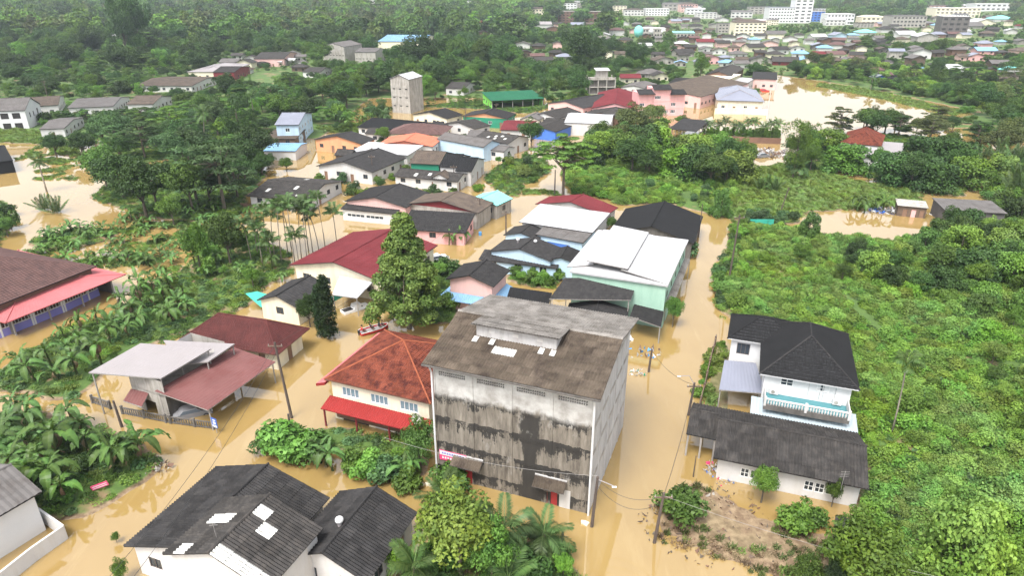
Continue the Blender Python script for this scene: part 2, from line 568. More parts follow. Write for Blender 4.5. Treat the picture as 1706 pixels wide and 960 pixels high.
# ---------------------------------------------------------------- walls with real openings
def wall_panel(mb, o, u, w, z0, z1, openings, depth=0.14, m=0, top=None):
    """vertical wall from point o along unit u (outside on the right-hand side when walking u), with recessed openings"""
    nrm = Vector((u.y, -u.x, 0))
    xs = sorted({0.0, w, *[x for q in openings for x in (q[0], q[0] + q[2])]})
    zs = sorted({z0, z1, *[z for q in openings for z in (q[1], q[1] + q[3])]})
    P = lambda x, z, d=0.0: o + u * x + Vector((0, 0, z)) - nrm * d
    for i in range(len(xs) - 1):
        for j in range(len(zs) - 1):
            cx, cz = (xs[i] + xs[i + 1]) / 2, (zs[j] + zs[j + 1]) / 2
            if any(q[0] < cx < q[0] + q[2] and q[1] < cz < q[1] + q[3] for q in openings):
                continue
            mb.poly([P(xs[i], zs[j]), P(xs[i + 1], zs[j]), P(xs[i + 1], zs[j + 1]), P(xs[i], zs[j + 1])], m)
    for q in openings:
        x, z, ww, hh = q[:4]
        c = [(x, z), (x + ww, z), (x + ww, z + hh), (x, z + hh)]
        for i in range(4):
            (xa, za), (xb, zb) = c[i], c[(i + 1) % 4]
            mb.poly([P(xa, za), P(xb, zb), P(xb, zb, depth), P(xa, za, depth)], m)


def fill_opening(root, o, u, q, depth=0.1):
    x, z, w, h, kind = q[:5]
    nrm = Vector((u.y, -u.x, 0))
    base = o + u * x + Vector((0, 0, z)) - nrm * depth
    F = lambda xx, zz, d: base + u * xx + Vector((0, 0, zz)) + nrm * d

    def bar(mb, x0, x1, z0, z1, d0=0.0, d1=0.07):
        a = [F(x0, z0, d1), F(x1, z0, d1), F(x1, z1, d1), F(x0, z1, d1)]
        b = [F(x0, z0, d0), F(x1, z0, d0), F(x1, z1, d0), F(x0, z1, d0)]
        mb.poly(a)
        for i in range(4):
            j = (i + 1) % 4
            mb.poly([a[j], a[i], b[i], b[j]])
    if kind.startswith('win'):
        t = 0.07
        mb = MB()
        bar(mb, 0, w, 0, t), bar(mb, 0, w, h - t, h), bar(mb, 0, t, t, h - t), bar(mb, w - t, w, t, h - t)
        nl = 1 if w < 0.75 else (2 if w < 1.5 else (3 if w < 2.0 else 4))
        for i in range(1, nl):
            xx = w * i / nl
            bar(mb, xx - t * .5, xx + t * .5, t, h - t)
        if kind == 'win_grid':
            bar(mb, t, w - t, h * .5 - .02, h * .5 + .02)
        f = mb.build('window', 'frame_dark' if kind == 'win_dark' else 'frame', root)
        for i in range(nl):
            x0, x1 = w * i / nl + t * .5, w * (i + 1) / nl - t * .5
            MB().poly([F(x0, t * .6, 0.02), F(x1, t * .6, 0.02), F(x1, h - t * .6, 0.02), F(x0, h - t * .6, 0.02)]).build(
                'pane', 'glass_blue' if kind == 'win_blue' else 'glass', f)
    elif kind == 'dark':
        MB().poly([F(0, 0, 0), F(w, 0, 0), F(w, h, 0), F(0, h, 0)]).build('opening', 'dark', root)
    else:
        mb = MB()
        bar(mb, 0.03, w - 0.03, 0, h - 0.03, 0, 0.05)
        mb.build('door', kind if kind in M else 'door', root)


def auto_open(w, h, style, rnd, z0=0.0):
    q = []
    if w < 2.2 or style is None:
        return q
    for lev in range(max(1, int((h - z0) // 2.7))):
        n = max(1, int(w // 3.4))
        for i in range(n):
            cx = w * (i + 0.5) / n
            zb = z0 + 2.8 * lev
            top = min(h - 0.25, zb + 2.05)
            if top - zb < 0.7:
                continue
            if lev == 0 and rnd.random() < 0.25:
                q.append((cx - 0.5, -0.3, 1.0, top - zb + 0.3, 'door'))
            else:
                q.append((cx - 0.65, max(zb + 0.75, top - 1.15), 1.3, min(1.1, top - zb - 0.2), style))
    return q


def fit_rect(c, z):
    """rectangle from three or four surveyed corners (dict FL FR BL BR of photo points at height z)"""
    p = {k: at(*v, z) for k, v in c.items()}
    if 'FL' not in p:
        p['FL'] = p['FR'] + p['BL'] - p['BR']
    if 'FR' not in p:
        p['FR'] = p['FL'] + p['BR'] - p['BL']
    if 'BL' not in p:
        p['BL'] = p['FL'] + p['BR'] - p['FR']
    if 'BR' not in p:
        p['BR'] = p['FR'] + p['BL'] - p['FL']
    cen = (p['FL'] + p['FR'] + p['BL'] + p['BR']) / 4
    ux = (p['FR'] - p['FL']) + (p['BR'] - p['BL'])
    uy = (p['BL'] - p['FL']) + (p['BR'] - p['FR'])
    ax, ay = math.atan2(ux.y, ux.x), math.atan2(uy.y, uy.x) - math.pi / 2
    wx, wy = ux.length, uy.length
    dd = (ay - ax + math.pi) % (2 * math.pi) - math.pi
    ang = ax + dd * wy / (wx + wy)
    e = Vector((math.cos(ang), math.sin(ang), 0))
    f = Vector((-e.y, e.x, 0))
    return cen, ang, abs(ux.dot(e)) / 2, abs(uy.dot(f)) / 2


def house(name, label, c, h, kind, rise, roof, wall, zr=None, ov=0.4, style='corr', pitch=0.55, course=1.7, win='win_dark', group=None,
          cat='house', gable=None, sheets=False, skylight=None, cap=None, opens=None, ref='eave', under='dark', open_sides='', rect=None, alt=None,
          posts=0, z0=0.35, ovs=None, simple=False):
    cen, ang, W, D = rect if rect else fit_rect(c, h if zr is None else zr)
    ox = oy = ov
    if ovs:
        ox, oy = ovs
    if ref == 'wall':
        ww, wd = W, D
        W, D = W + 2 * ox, D + 2 * oy
    else:
        ww, wd = W - 2 * ox, D - 2 * oy
    root = empty(name, (cen.x, cen.y, 0), ang)
    tag(root, label, cat, group)
    FOOT.append((cen.x, cen.y, ang, W / 2, D / 2, h + rise))
    rnd = random.Random(sum(ord(ch) for ch in label) % 9973)
    x0, x1, y0, y1 = -ww / 2, ww / 2, -wd / 2, wd / 2
    V = Vector
    sides = {'F': (V((x0, y0, 0)), V((1, 0, 0)), ww), 'R': (V((x1, y0, 0)), V((0, 1, 0)), wd),
             'B': (V((x1, y1, 0)), V((-1, 0, 0)), ww), 'L': (V((x0, y1, 0)), V((0, -1, 0)), wd)}
    # height of the roof's underside over each wall corner
    def rz(x, y):
        rx, ry = x / (W / 2), y / (D / 2)
        if kind == 'gable_x':
            return h + rise * (1 - abs(ry))
        if kind == 'gable_y':
            return h + rise * (1 - abs(rx))
        if kind == 'shed_f':
            return h + rise * (1 + ry) / 2
        if kind == 'shed_b':
            return h + rise * (1 - ry) / 2
        if kind == 'shed_l':
            return h + rise * (1 + rx) / 2
        if kind == 'shed_r':
            return h + rise * (1 - rx) / 2
        return h + rise * min(1 - abs(rx), 1 - abs(ry)) * (1.0 if kind == 'pyramid' else min(W, D) / max(W, D))
    if wall:
        mb = MB()
        fills = []
        for k, (o, u, L) in sides.items():
            if k in open_sides:
                continue
            zt = min(rz(*(o.xy)), rz(*((o + u * L).xy))) - 0.12
            q = (opens or {}).get(k)
            if q is None:
                q = auto_open(L, zt, win, rnd, z0) if k != 'B' else []
            q = [t for t in q if t[1] + t[3] < zt and t[0] > 0 and t[0] + t[2] < L]
            wall_panel(mb, o, u, L, -0.7, zt, q)
            fills += [(o, u, t) for t in q]
            za, zb = rz(*(o.xy)) - 0.12, rz(*((o + u * L).xy)) - 0.12
            mid = o + u * (L / 2)
            zm = rz(*mid.xy) - 0.12
            top = [o + V((0, 0, zt)), o + u * L + V((0, 0, zt)), o + u * L + V((0, 0, zb)), mid + V((0, 0, zm)), o + V((0, 0, za))]
            if max(za, zb, zm) > zt + 0.05:
                mb.poly(top, 1 if gable else 0)
        w = mb.build('wall', [wall, gable or wall], root)
        for o, u, t in fills:
            fill_opening(root, o, u, t)
    if open_sides or posts:
        for k in (open_sides or 'F'):
            o, u, L = sides[k]
            n = posts or max(2, int(L // 4) + 1)
            for i in range(n):
                p = o + u * (L * i / (n - 1))
                zz = rz(*(p.xy)) - 0.1
                MB().box(p.x - .09, p.x + .09, p.y - .09, p.y + .09, -0.8, zz).build('post', 'post', root)
    if kind == 'flat':
        MB().box(-W / 2, W / 2, -D / 2, D / 2, h, h + 0.25).build('roof', roof, root)
    elif simple:
        sl, rid = slopes(kind, -W / 2, W / 2, -D / 2, D / 2, h, rise)
        mb = MB()
        for s4 in sl:
            mb.slab([s4[0], s4[1], s4[2]] + ([s4[3]] if (s4[3] - s4[2]).length > 1e-3 else []), .2)
        mb.build('roof', roof, root)
    else:
        add_roof(root, kind, -W / 2, W / 2, -D / 2, D / 2, h, rise, roof, style, pitch, course, under, cap, 0.1, skylight, sheets, alt=alt)
    return root


# ---------------------------------------------------------------- land, water
def inpoly(x, y, poly):
    inside = np.zeros(x.shape, bool)
    n = len(poly)
    j = n - 1
    for i in range(n):
        xi, yi = poly[i]
        xj, yj = poly[j]
        c = ((yi > y) != (yj > y)) & (x < (xj - xi) * (y - yi) / ((yj - yi) if yj != yi else 1e-9) + xi)
        inside ^= c
        j = i
    return inside


def gpoly(pts):
    return [tuple(at(*p).xy) for p in pts]


AREA = {k: gpoly(v) for k, v in {
    # overgrown fields
    'field': [(1222, 378), (1290, 378), (1345, 392), (1420, 398), (1560, 400), (1640, 385), (1900, 330), (2100, 600), (2100, 1050), (1420, 1050), (1385, 960), (1395, 905), (1445, 850), (1440, 760), (1300, 680),
              (1262, 640), (1225, 560), (1215, 520), (1196, 515), (1190, 470), (1210, 425)],
    'jungle': [(935, 290), (960, 262), (1010, 250), (1100, 248), (1190, 255), (1235, 280), (1240, 315), (1215, 345), (1195, 362), (1120, 340), (1030, 342), (1010, 330), (950, 318)],
    'meadow': [(1225, 290), (1300, 272), (1350, 285), (1420, 300), (1530, 320), (1545, 340), (1430, 350), (1350, 352), (1330, 372), (1235, 372), (1205, 362)],
    'house_grove': [(1320, 262), (1400, 225), (1500, 225), (1600, 240), (1615, 280), (1605, 330), (1530, 318), (1400, 285), (1330, 285)],
    'west_island': [(-60, 650), (30, 595), (120, 545), (200, 525), (228, 480), (290, 458), (318, 440), (330, 405), (420, 395), (480, 420), (490, 455), (430, 490), (400, 520), (310, 560), (230, 585), (150, 640), (140, 668), (40, 655)],
    'southwest_patch': [(-60, 690), (60, 690), (150, 705), (250, 745), (268, 775), (240, 800), (170, 850), (105, 868), (60, 850), (-60, 820)],
    'west_wood': [(150, 330), (200, 290), (300, 262), (420, 262), (445, 290), (415, 325), (400, 360), (330, 370), (240, 362), (190, 345)],
    'west_scrub': [(-120, 430), (-60, 340), (10, 335), (25, 372), (-5, 420)],
    'banana_field': [(40, 405), (120, 380), (210, 385), (150, 410), (90, 418)],
    'northwest': [(-700, 300), (-700, 160), (30, 214), (70, 218), (120, 240), (150, 272), (110, 260), (60, 240), (0, 238), (-100, 260)],
    'north_bank': [(190, 235), (330, 215), (420, 205), (460, 240), (440, 265), (300, 262), (200, 280)],
    'lot': [(800, 300), (840, 268), (905, 262), (920, 285), (880, 305), (860, 330), (830, 318)],
    'pink_garden': [(740, 430), (775, 470), (760, 545), (700, 540), (690, 520), (640, 500), (650, 470), (700, 430)],
    'middle_garden': [(840, 448), (900, 448), (945, 458), (915, 485), (850, 470)],
    'east_strip': [(1212, 350), (1230, 372), (1215, 420), (1196, 470), (1190, 520), (1205, 535), (1215, 500), (1235, 400)],
    'plot': [(1098, 830), (1150, 800), (1185, 812), (1240, 850), (1330, 880), (1400, 905), (1385, 960), (1330, 1000), (1240, 950), (1150, 915), (1098, 905)],
    'villa_lawn': [(1172, 690), (1196, 575), (1212, 578), (1212, 690)],
    'south_garden': [(640, 1040), (660, 960), (720, 910), (820, 900), (930, 905), (975, 960), (980, 1040)],
    'hedge_garden': [(440, 755), (520, 742), (640, 790), (705, 812), (715, 770), (735, 740), (640, 720), (545, 715), (440, 735)],
    'pond_weed': [(1365, 138), (1430, 146), (1500, 160), (1560, 176), (1612, 187), (1590, 193), (1540, 183), (1490, 170), (1420, 155), (1360, 144)],
    'east_bank': [(1640, 300), (1706, 260), (2200, 200), (2200, 420), (1720, 420), (1690, 380), (1640, 330)],
    'school_green': [(520, 215), (600, 205), (650, 195), (640, 225), (560, 222)],
    'center_north': [(690, 178), (800, 168), (905, 178), (930, 165), (1000, 135), (1100, 120), (1125, 132), (1050, 148), (930, 175), (880, 190), (800, 182)],
}.items()}
POND = gpoly([(1270, 150), (1250, 215), (1290, 235), (1480, 225), (1570, 205), (1620, 190), (1600, 180), (1480, 155), (1370, 135), (1290, 125)])
WPOND = gpoly([(-300, 420), (-200, 260), (30, 240), (110, 262), (190, 290), (170, 345), (200, 380), (60, 400), (20, 420)])


def is_land(x, y):
    m = (y > 300) & ~inpoly(x, y, POND)
    m |= (y > 215) & (x < -62) & ~inpoly(x, y, WPOND)
    m |= (y > 235) & (x > 95) & ~inpoly(x, y, POND)
    for k, p in AREA.items():
        if k not in ('villa_lawn', 'pond_weed'):
            m |= inpoly(x, y, p)
    return m


def blur(a, n):
    for _ in range(n):
        p = np.pad(a, 1, mode='edge')
        a = (p[:-2, 1:-1] + p[2:, 1:-1] + p[1:-1, :-2] + p[1:-1, 2:] + 4 * p[1:-1, 1:-1]) / 8
    return a


def smooth_noise(x, y, s, seed):
    r = np.random.default_rng(seed)
    g = r.random((97, 97))
    u, v = (x / s) % 96, (y / s) % 96
    i, j = np.floor(u).astype(int), np.floor(v).astype(int)
    fu, fv = u - i, v - j
    fu, fv = fu * fu * (3 - 2 * fu), fv * fv * (3 - 2 * fv)
    return (g[i, j] * (1 - fu) * (1 - fv) + g[i + 1, j] * fu * (1 - fv) + g[i, j + 1] * (1 - fu) * fv + g[i + 1, j + 1] * fu * fv)


CELL = 1.4
GX = np.arange(-300, 330, CELL)
GY = np.arange(24, 440, CELL)
XX, YY = np.meshgrid(GX, GY, indexing='ij')
LM = blur(is_land(XX, YY).astype(float), 3)
NZ = smooth_noise(XX, YY, 4.0, 3) * .6 + smooth_noise(XX, YY, 11.0, 4) * .4
LANDH = (LM - 0.5) * 0.9 + (NZ - 0.55) * 0.55
fm = blur(inpoly(XX, YY, AREA['field']).astype(float), 6)
LANDH += fm * ((smooth_noise(XX, YY, 9.0, 8) - 0.2) * .9 + (smooth_noise(XX, YY, 4.2, 9) - .4) * .6)
pm = inpoly(XX, YY, AREA['plot'])
LANDH = np.where(pm, np.minimum(LANDH * .35, .11), LANDH)


def land_z(x, y):
    if x < GX[0] or x > GX[-2] or y < GY[0] or y > GY[-2]:
        return 0.4
    return float(LANDH[int((x - GX[0]) / CELL + .5), int((y - GY[0]) / CELL + .5)])


def grid_mesh(name, X, Y, Z, mat):
    nx, ny = X.shape
    v = np.stack([X, Y, Z], -1).reshape(-1, 3)
    i = np.arange(nx * ny).reshape(nx, ny)
    q = np.stack([i[:-1, :-1], i[1:, :-1], i[1:, 1:], i[:-1, 1:]], -1).reshape(-1, 4)
    me = bpy.data.meshes.new(name)
    me.vertices.add(len(v))
    me.vertices.foreach_set('co', v.astype(np.float32).ravel())
    me.loops.add(len(q) * 4)
    me.loops.foreach_set('vertex_index', q.astype(np.int32).ravel())
    me.polygons.add(len(q))
    me.polygons.foreach_set('loop_start', (np.arange(len(q)) * 4).astype(np.int32))
    me.polygons.foreach_set('loop_total', np.full(len(q), 4, np.int32))
    me.polygons.foreach_set('use_smooth', np.ones(len(q), bool))
    me.update(calc_edges=True)
    me.materials.append(mat)
    return link(bpy.data.objects.new(name, me))


def soilmat():
    m, nt, out = newmat('soil_and_grass')
    b = nt.nodes.new('ShaderNodeBsdfPrincipled')
    b.inputs['Roughness'].default_value = 0.9
    g1 = mix(nt, ramp(nt, noise(nt, 0.25), .3, .7), (0.03, 0.07, 0.012), (0.075, 0.14, 0.02))
    g2 = mix(nt, ramp(nt, noise(nt, 3.0, 4, .7), .3, .7), (0.025, 0.05, 0.012), (0.09, 0.15, 0.025))
    g = mix(nt, 0.5, g1, g2)
    c = mix(nt, ramp(nt, noise(nt, 0.16, 5, .6), .56, .66), g, (0.20, 0.13, 0.07))
    geo = nt.nodes.new('ShaderNodeNewGeometry')
    sp = nt.nodes.new('ShaderNodeSeparateXYZ')
    nt.links.new(geo.outputs['Position'], sp.inputs[0])
    wet = ramp(nt, sp.outputs['Z'], 0.10, 0.19, (1, 1, 1, 1), (0, 0, 0, 1))
    c = mix(nt, wet, c, mix(nt, ramp(nt, noise(nt, 1.2, 5, .7), .4, .65), (0.13, 0.085, 0.05), (0.26, 0.19, 0.115)))
    nt.links.new(c, b.inputs['Base Color'])
    nt.links.new(b.outputs[0], out.inputs['Surface'])
    return m


def watermat():
    m, nt, out = newmat('muddy_water')
    b = nt.nodes.new('ShaderNodeBsdfPrincipled')
    b.inputs['Roughness'].default_value = 0.02
    b.inputs['IOR'].default_value = 2.1
    b.inputs['Specular IOR Level'].default_value = 0.5
    c = mix(nt, ramp(nt, noise(nt, 0.03, 4, .6), .35, .65), (0.255, 0.168, 0.058), (0.29, 0.2, 0.077))
    c = mix(nt, math_n(nt, 'MULTIPLY', ramp(nt, noise(nt, 0.22, 5, .65, stretch=(1, .5, 1)), .5, .75), .35), c, (0.205, 0.127, 0.04))
    c = mix(nt, math_n(nt, 'MULTIPLY', ramp(nt, noise(nt, 0.5, 6, .7, stretch=(.9, .12, 1)), .55, .7), .3), c, (0.36, 0.27, 0.13))
    nt.links.new(c, b.inputs['Base Color'])
    bp = nt.nodes.new('ShaderNodeBump')
    bp.inputs['Strength'].default_value = 0.055
    bp.inputs['Distance'].default_value = 0.05
    h = noise(nt, 1.3, 3, .5)
    nt.links.new(h, bp.inputs['Height'])
    nt.links.new(bp.outputs[0], b.inputs['Normal'])
    nt.links.new(b.outputs[0], out.inputs['Surface'])
    return m


SOIL = soilmat()
tag(grid_mesh('ground', XX, YY, LANDH, SOIL), kind='structure')
fx, fy = np.meshgrid(np.arange(-4200, 4201, 60.0), np.concatenate([np.arange(-300, 24, 60.0), np.arange(30, 440, 40), np.arange(440, 6000, 60.0)]), indexing='ij')
dist = np.hypot(fx, fy)
t = np.clip((dist - 1500) / 1800, 0, 1)
FZ = np.where((fy < 440) & (np.abs(fx) < 330), -1.6, 0.45) + t * t * (3 - 2 * t) * (55 + 90 * smooth_noise(fx, fy, 420, 21)) \
    + np.clip((dist - 500) / 900, 0, 1) * 10 * smooth_noise(fx, fy, 230, 22)
FZ = np.where(fy < 10, -1.6, FZ)
tag(grid_mesh('terrain', fx, fy, FZ, SOIL), kind='structure')


def far_z(x, y):
    d = math.hypot(x, y)
    tt = min(1, max(0, (d - 1500) / 1800))
    X, Y = np.array(x), np.array(y)
    return float(0.45 + tt * tt * (3 - 2 * tt) * (55 + 90 * smooth_noise(X, Y, 420, 21)) + min(1, max(0, (d - 500) / 900)) * 10 * smooth_noise(X, Y, 230, 22))


water = MB().poly([(-900, -60, 0), (900, -60, 0), (900, 520, 0), (-900, 520, 0)]).build('flood_water', watermat())
tag(water, kind='structure')
lawn = MB().slab([(x, y, .14) for x, y in AREA['villa_lawn']], .6).build('lawn', SOIL)
tag(lawn, kind='structure')


# ---------------------------------------------------------------- swiftlet warehouse in the middle
def stained_wall():
    m, nt, out = newmat('stained_render')
    b = nt.nodes.new('ShaderNodeBsdfPrincipled')
    b.inputs['Roughness'].default_value = 0.9
    tc = nt.nodes.new('ShaderNodeTexCoord')
    vec = tc.outputs['Object']
    sp = nt.nodes.new('ShaderNodeSeparateXYZ')
    nt.links.new(vec, sp.inputs[0])
    X, Z = sp.outputs['X'], sp.outputs['Z']
    base = mix(nt, ramp(nt, noise(nt, 0.7, 6, .65, vec), .35, .65), (0.27, 0.255, 0.235), (0.47, 0.46, 0.44))
    # brown weathering below a ragged line
    edge = math_n(nt, 'ADD', Z, math_n(nt, 'MULTIPLY', math_n(nt, 'SUBTRACT', noise(nt, 0.55, 6, .7, vec, (1, 1, .5)), .5), 3.2))
    low = ramp(nt, math_n(nt, 'MULTIPLY', edge, 0.1), 0.93, 1.02, (1, 1, 1, 1), (0, 0, 0, 1))
    brown = mix(nt, ramp(nt, noise(nt, 1.5, 6, .7, vec, (1, 1, .16)), .35, .68), (0.075, 0.062, 0.048), (0.25, 0.22, 0.18))
    c = mix(nt, low, base, brown)
    # black algae running down from each floor ledge, in drips of uneven length
    fr = math_n(nt, 'FRACT', math_n(nt, 'MULTIPLY', math_n(nt, 'SUBTRACT', 10.1, math_n(nt, 'ADD', Z, math_n(nt, 'MULTIPLY', math_n(nt, 'SUBTRACT', noise(nt, 1.6, 5, .7, vec), .5), 0.9))), 1 / 2.9))
    drip = noise(nt, 1.0, 6, .75, vec, (1.7, 1.7, .07))
    blot = noise(nt, 0.7, 6, .75, vec, (1, 1, .7))
    lim = math_n(nt, 'ADD', math_n(nt, 'MULTIPLY', math_n(nt, 'SUBTRACT', drip, .29), 1.7), math_n(nt, 'MULTIPLY', math_n(nt, 'SUBTRACT', blot, .5), 2.2))
    bmask = ramp(nt, math_n(nt, 'SUBTRACT', lim, fr), -0.12, 0.12)
    below = ramp(nt, math_n(nt, 'MULTIPLY', math_n(nt, 'ADD', Z, math_n(nt, 'MULTIPLY', math_n(nt, 'SUBTRACT', blot, .5), 1.6)), 0.1), 0.94, 0.99, (1, 1, 1, 1), (0, 0, 0, 1))
    bmask = math_n(nt, 'MULTIPLY', bmask, below)
    colm = math_n(nt, 'ABSOLUTE', math_n(nt, 'SUBTRACT', math_n(nt, 'ADD', X, math_n(nt, 'MULTIPLY', math_n(nt, 'SUBTRACT', noise(nt, 1.0, 6, .75, vec, (1, 1, .3)), .5), 3.6)), 2.0))
    cm = math_n(nt, 'MULTIPLY', ramp(nt, colm, 0.7, 2.3, (1, 1, 1, 1), (0, 0, 0, 1)), below)
    blk = math_n(nt, 'MAXIMUM', bmask, cm)
    c = mix(nt, math_n(nt, 'MULTIPLY', blk, 0.93), c, (0.018, 0.016, 0.014))
    wash = ramp(nt, noise(nt, 0.9, 6, .7, vec, (1, 1, .4)), .60, .72)
    c = mix(nt, math_n(nt, 'MULTIPLY', wash, .55), c, (0.36, 0.34, 0.31))
    nt.links.new(c, b.inputs['Base Color'])
    nt.links.new(b.outputs[0], out.inputs['Surface'])
    return m


M['stained'] = stained_wall()
M['render_pale'] = surf('pale_render', (0.45, 0.44, 0.435), 0.85, 0.15, 0.5, 4, (0.27, 0.25, 0.235), 0.7, streak=True)


def build_warehouse():
    cen, ang, W, D = fit_rect({'FL': (727, 793), 'FR': (978, 854), 'BR': (1041, 709.7)}, 0)
    h, rise = 13.2, 1.55
    root = empty('warehouse', (cen.x, cen.y, 0), ang)
    tag(root, 'tall windowless concrete warehouse with black-stained front and weathered corrugated roof', 'warehouse')
    FOOT.append((cen.x, cen.y, ang, W / 2 + .5, D / 2 + .5, h + rise))
    x0, x1, y0, y1 = -W / 2, W / 2, -D / 2, D / 2
    V = Vector
    # front wall with vent openings and two doors
    fl = 2.9
    ops = []
    bw = W / 4
    for k in range(4):
        for lev in range(4):
            z = h - 1.4 - lev * fl
            n = 13
            xa = k * bw + 0.55
            wv = bw - 1.15
            if lev == 0:
                ops += [(xa + wv * i / n + 0.03, z + 0.26 * r, wv / n - 0.07, 0.2) for i in range(n) for r in range(2)]
    doors = [(2.95, -0.3, 1.0, 1.85), (11.35, -0.3, 1.05, 2.0)]
    mb = MB()
    wall_panel(mb, V((x0, y0, 0)), V((1, 0, 0)), W, -0.8, h, ops + doors, 0.15)
    mb.build('front_wall', 'stained', root)
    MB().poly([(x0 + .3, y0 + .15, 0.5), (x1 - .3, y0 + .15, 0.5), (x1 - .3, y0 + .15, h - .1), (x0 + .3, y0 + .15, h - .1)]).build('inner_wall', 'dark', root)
    for d in doors:
        fill_opening(root, V((x0, y0, 0)), V((1, 0, 0)), (*d, 'door_red'), 0.08)
    # plain vents on the lower floors: blocks of perforated brick standing 3 cm proud
    for k in range(4):
        for lev in range(1, 4):
            z = h - 0.95 - lev * fl
            xa = x0 + k * bw + 0.5
            vb = MB()
            for i in range(12):
                for r in range(2):
                    xx = xa + (bw - 1.1) * i / 12
                    vb.box(xx, xx + (bw - 1.1) / 12 - .07, y0 - .035, y0 + .01, z + .26 * r, z + .26 * r + .19)
            vb.build('vent_block_row', 'stained', root)
    # other walls with gables
    for (o, u, L, nm) in ((V((x1, y0, 0)), V((0, 1, 0)), D, 'side_wall'), (V((x1, y1, 0)), V((-1, 0, 0)), W, 'back_wall'), (V((x0, y1, 0)), V((0, -1, 0)), D, 'side_wall')):
        mb = MB()
        wall_panel(mb, o, u, L, -0.8, h, [])
        if nm == 'side_wall':
            mb.poly([o + V((0, 0, h)), o + u * L + V((0, 0, h)), o + u * (L / 2) + V((0, 0, h + rise - .1))])
        mb.build(nm, 'render_pale', root)
    # pilasters and floor bands
    for i in range(5):
        x = x0 + W * i / 4
        MB().box(max(x0, x - .16), min(x1, x + .16), y0 - .06, y0 + .01, -0.8, h - .02).build('pilaster', 'stained', root)
    for i in range(1, 5):
        y = y0 + D * i / 5
        MB().box(x1 - .01, x1 + .05, y - .12, y + .12, -0.8, h - .02).build('pilaster', 'render_pale', root)
    for lev in range(4):
        z = h - 0.6 - lev * fl
        for i in range(5):
            ya = y0 + D * i / 5 + .45
            MB().box(x1 - .01, x1 + .04, ya, ya + D / 5 - .9, z - .42, z).build('vent_block_row', 'conc', root)
    # roof laid with single sheets
    ox, oy = 0.75, 0.75
    dz = rise * oy / (D / 2)
    a0, a1, b0, b1 = x0 - ox, x1 + .65, y0 - oy, y1 + oy
    sl, rid = slopes('gable_x', a0, a1, b0, b1, h - dz + .12, rise + dz)
    for i, s4 in enumerate(sl):
        u = MB().slab(s4, 0.1).build('roof', 'conc_dark', root)
        sheet_grid(s4, 1.05, 1.15, 0.255, 'fibre' if i == 0 else 'fibre_pale', u, 0.04, 0.045,  # back slope paler than the front: grazing sky brightness put into its colour
                   skylight={(3, 5), (3, 6)} if i == 0 else (), alt=None)
    zr = h + rise + .12
    MB().tube([V((a0, 0, zr + .04)), V((a1, 0, zr + .04))], .16, 6).build('ridge_cap', 'fibre_pale', root)
    # raised monitor on the front slope: its roof runs on from the back slope
    mx0, mx1 = x0 + 2.6, x0 + 10.6
    yf = -3.1
    zf = h + rise * (1 - abs(yf) / (D / 2)) + .12
    mz = zr + 0.65
    mb = MB()
    mb.poly([(mx0, yf, zf - .1), (mx1, yf, zf - .1), (mx1, yf, mz), (mx0, yf, mz)])
    mb.poly([(mx1, yf, zf - .1), (mx1, 0.2, zr - .1), (mx1, 0.2, zr + .02), (mx1, yf, mz)])
    mb.poly([(mx0, 0.2, zr - .1), (mx0, yf, zf - .1), (mx0, yf, mz), (mx0, 0.2, zr + .02)])
    mw = mb.build('monitor_wall', 'render_pale', root)
    for xx in (mx0 + 1.6, (mx0 + mx1) / 2, mx1 - 1.6):
        MB().box(xx - .28, xx + .28, yf - .05, yf + .02, mz - .75, mz - .4).build('vent_panel', 'white', mw)
    q = (V((mx0 - .4, yf - .5, mz + .15)), V((mx1 + .4, yf - .5, mz + .15)), V((mx1 + .4, .45, zr + .1)), V((mx0 - .4, .45, zr + .1)))
    u = MB().slab(q, .07).build('monitor_roof', 'conc_dark', root)
    sheet_grid(q, 1.2, 1.15, 0.255, 'fibre_pale', u, .04, .04)
    for xx, w in ((mx0 - .1, .5), (mx0 + 1.6, .5), (mx1 - 1.5, .5), (mx1 - .4, .5)):
        p = V((xx, yf - 1.0, h + rise * (1 - abs(yf - 1.0) / (D / 2)) + .26))
        s = V((0, 1, rise / (D / 2))).normalized()
        MB().slab([p, p + V((w, 0, 0)), p + V((w, 0, 0)) + s * .8, p + s * .8], .03).build('flashing', 'skylight', root)
    # gutters, downpipes
    MB().box(a0, a1, b0 - .16, b0 - .02, h - dz - .02, h - dz + .1).build('gutter', 'conc_dark', root)
    for xx in (x0 - .08, x1 + .02):
        MB().tube([(xx, y0 - .2, -.6), (xx, y0 - .2, h - 1.1), (xx, y0 - .5, h - .5)], .1, 7).build('downpipe', 'white_clean', root)
    # door hoods
    for d in doors:
        xa = x0 + d[0] - 1.15
        q = (V((xa, y0 - 1.1, 2.55)), V((xa + 3.1, y0 - 1.1, 2.55)), V((xa + 3.1, y0 - .02, 3.1)), V((xa, y0 - .02, 3.1)))
        hd = MB().slab(q, .06).build('door_hood', 'conc_dark', root)
        cover(q, .3, 1.7, .04, 0, .05).build('hood_sheet', 'fibre', hd)
        MB().box(xa, xa + 3.1, y0 - .12, y0 + .01, 3.12, 3.24).build('hood_flashing', 'render_pale', hd)
    MB().box(x0 + d[0] + 1.25, x0 + d[0] + 2.3, y0 - .03, y0 + .01, -.3, 2.1).build('whitewashed_patch', 'white', root)
    # printed sign by the left door
    sg = MB().box(0, 2.9, -.05, 0, 0, 1.15).build('sign_board', 'sign_pink')
    sg.parent = root
    sg.location = (x0 + .25, y0 - .08, 2.15)
    MB().box(.05, 2.85, -.062, -.05, .62, 1.1).build('sign_panel', 'white_clean', sg)
    for i in range(9):
        MB().box(.3 + .26 * i, .3 + .26 * i + .17, -.07, -.062, .74, .98).build('letter', 'violet', sg)
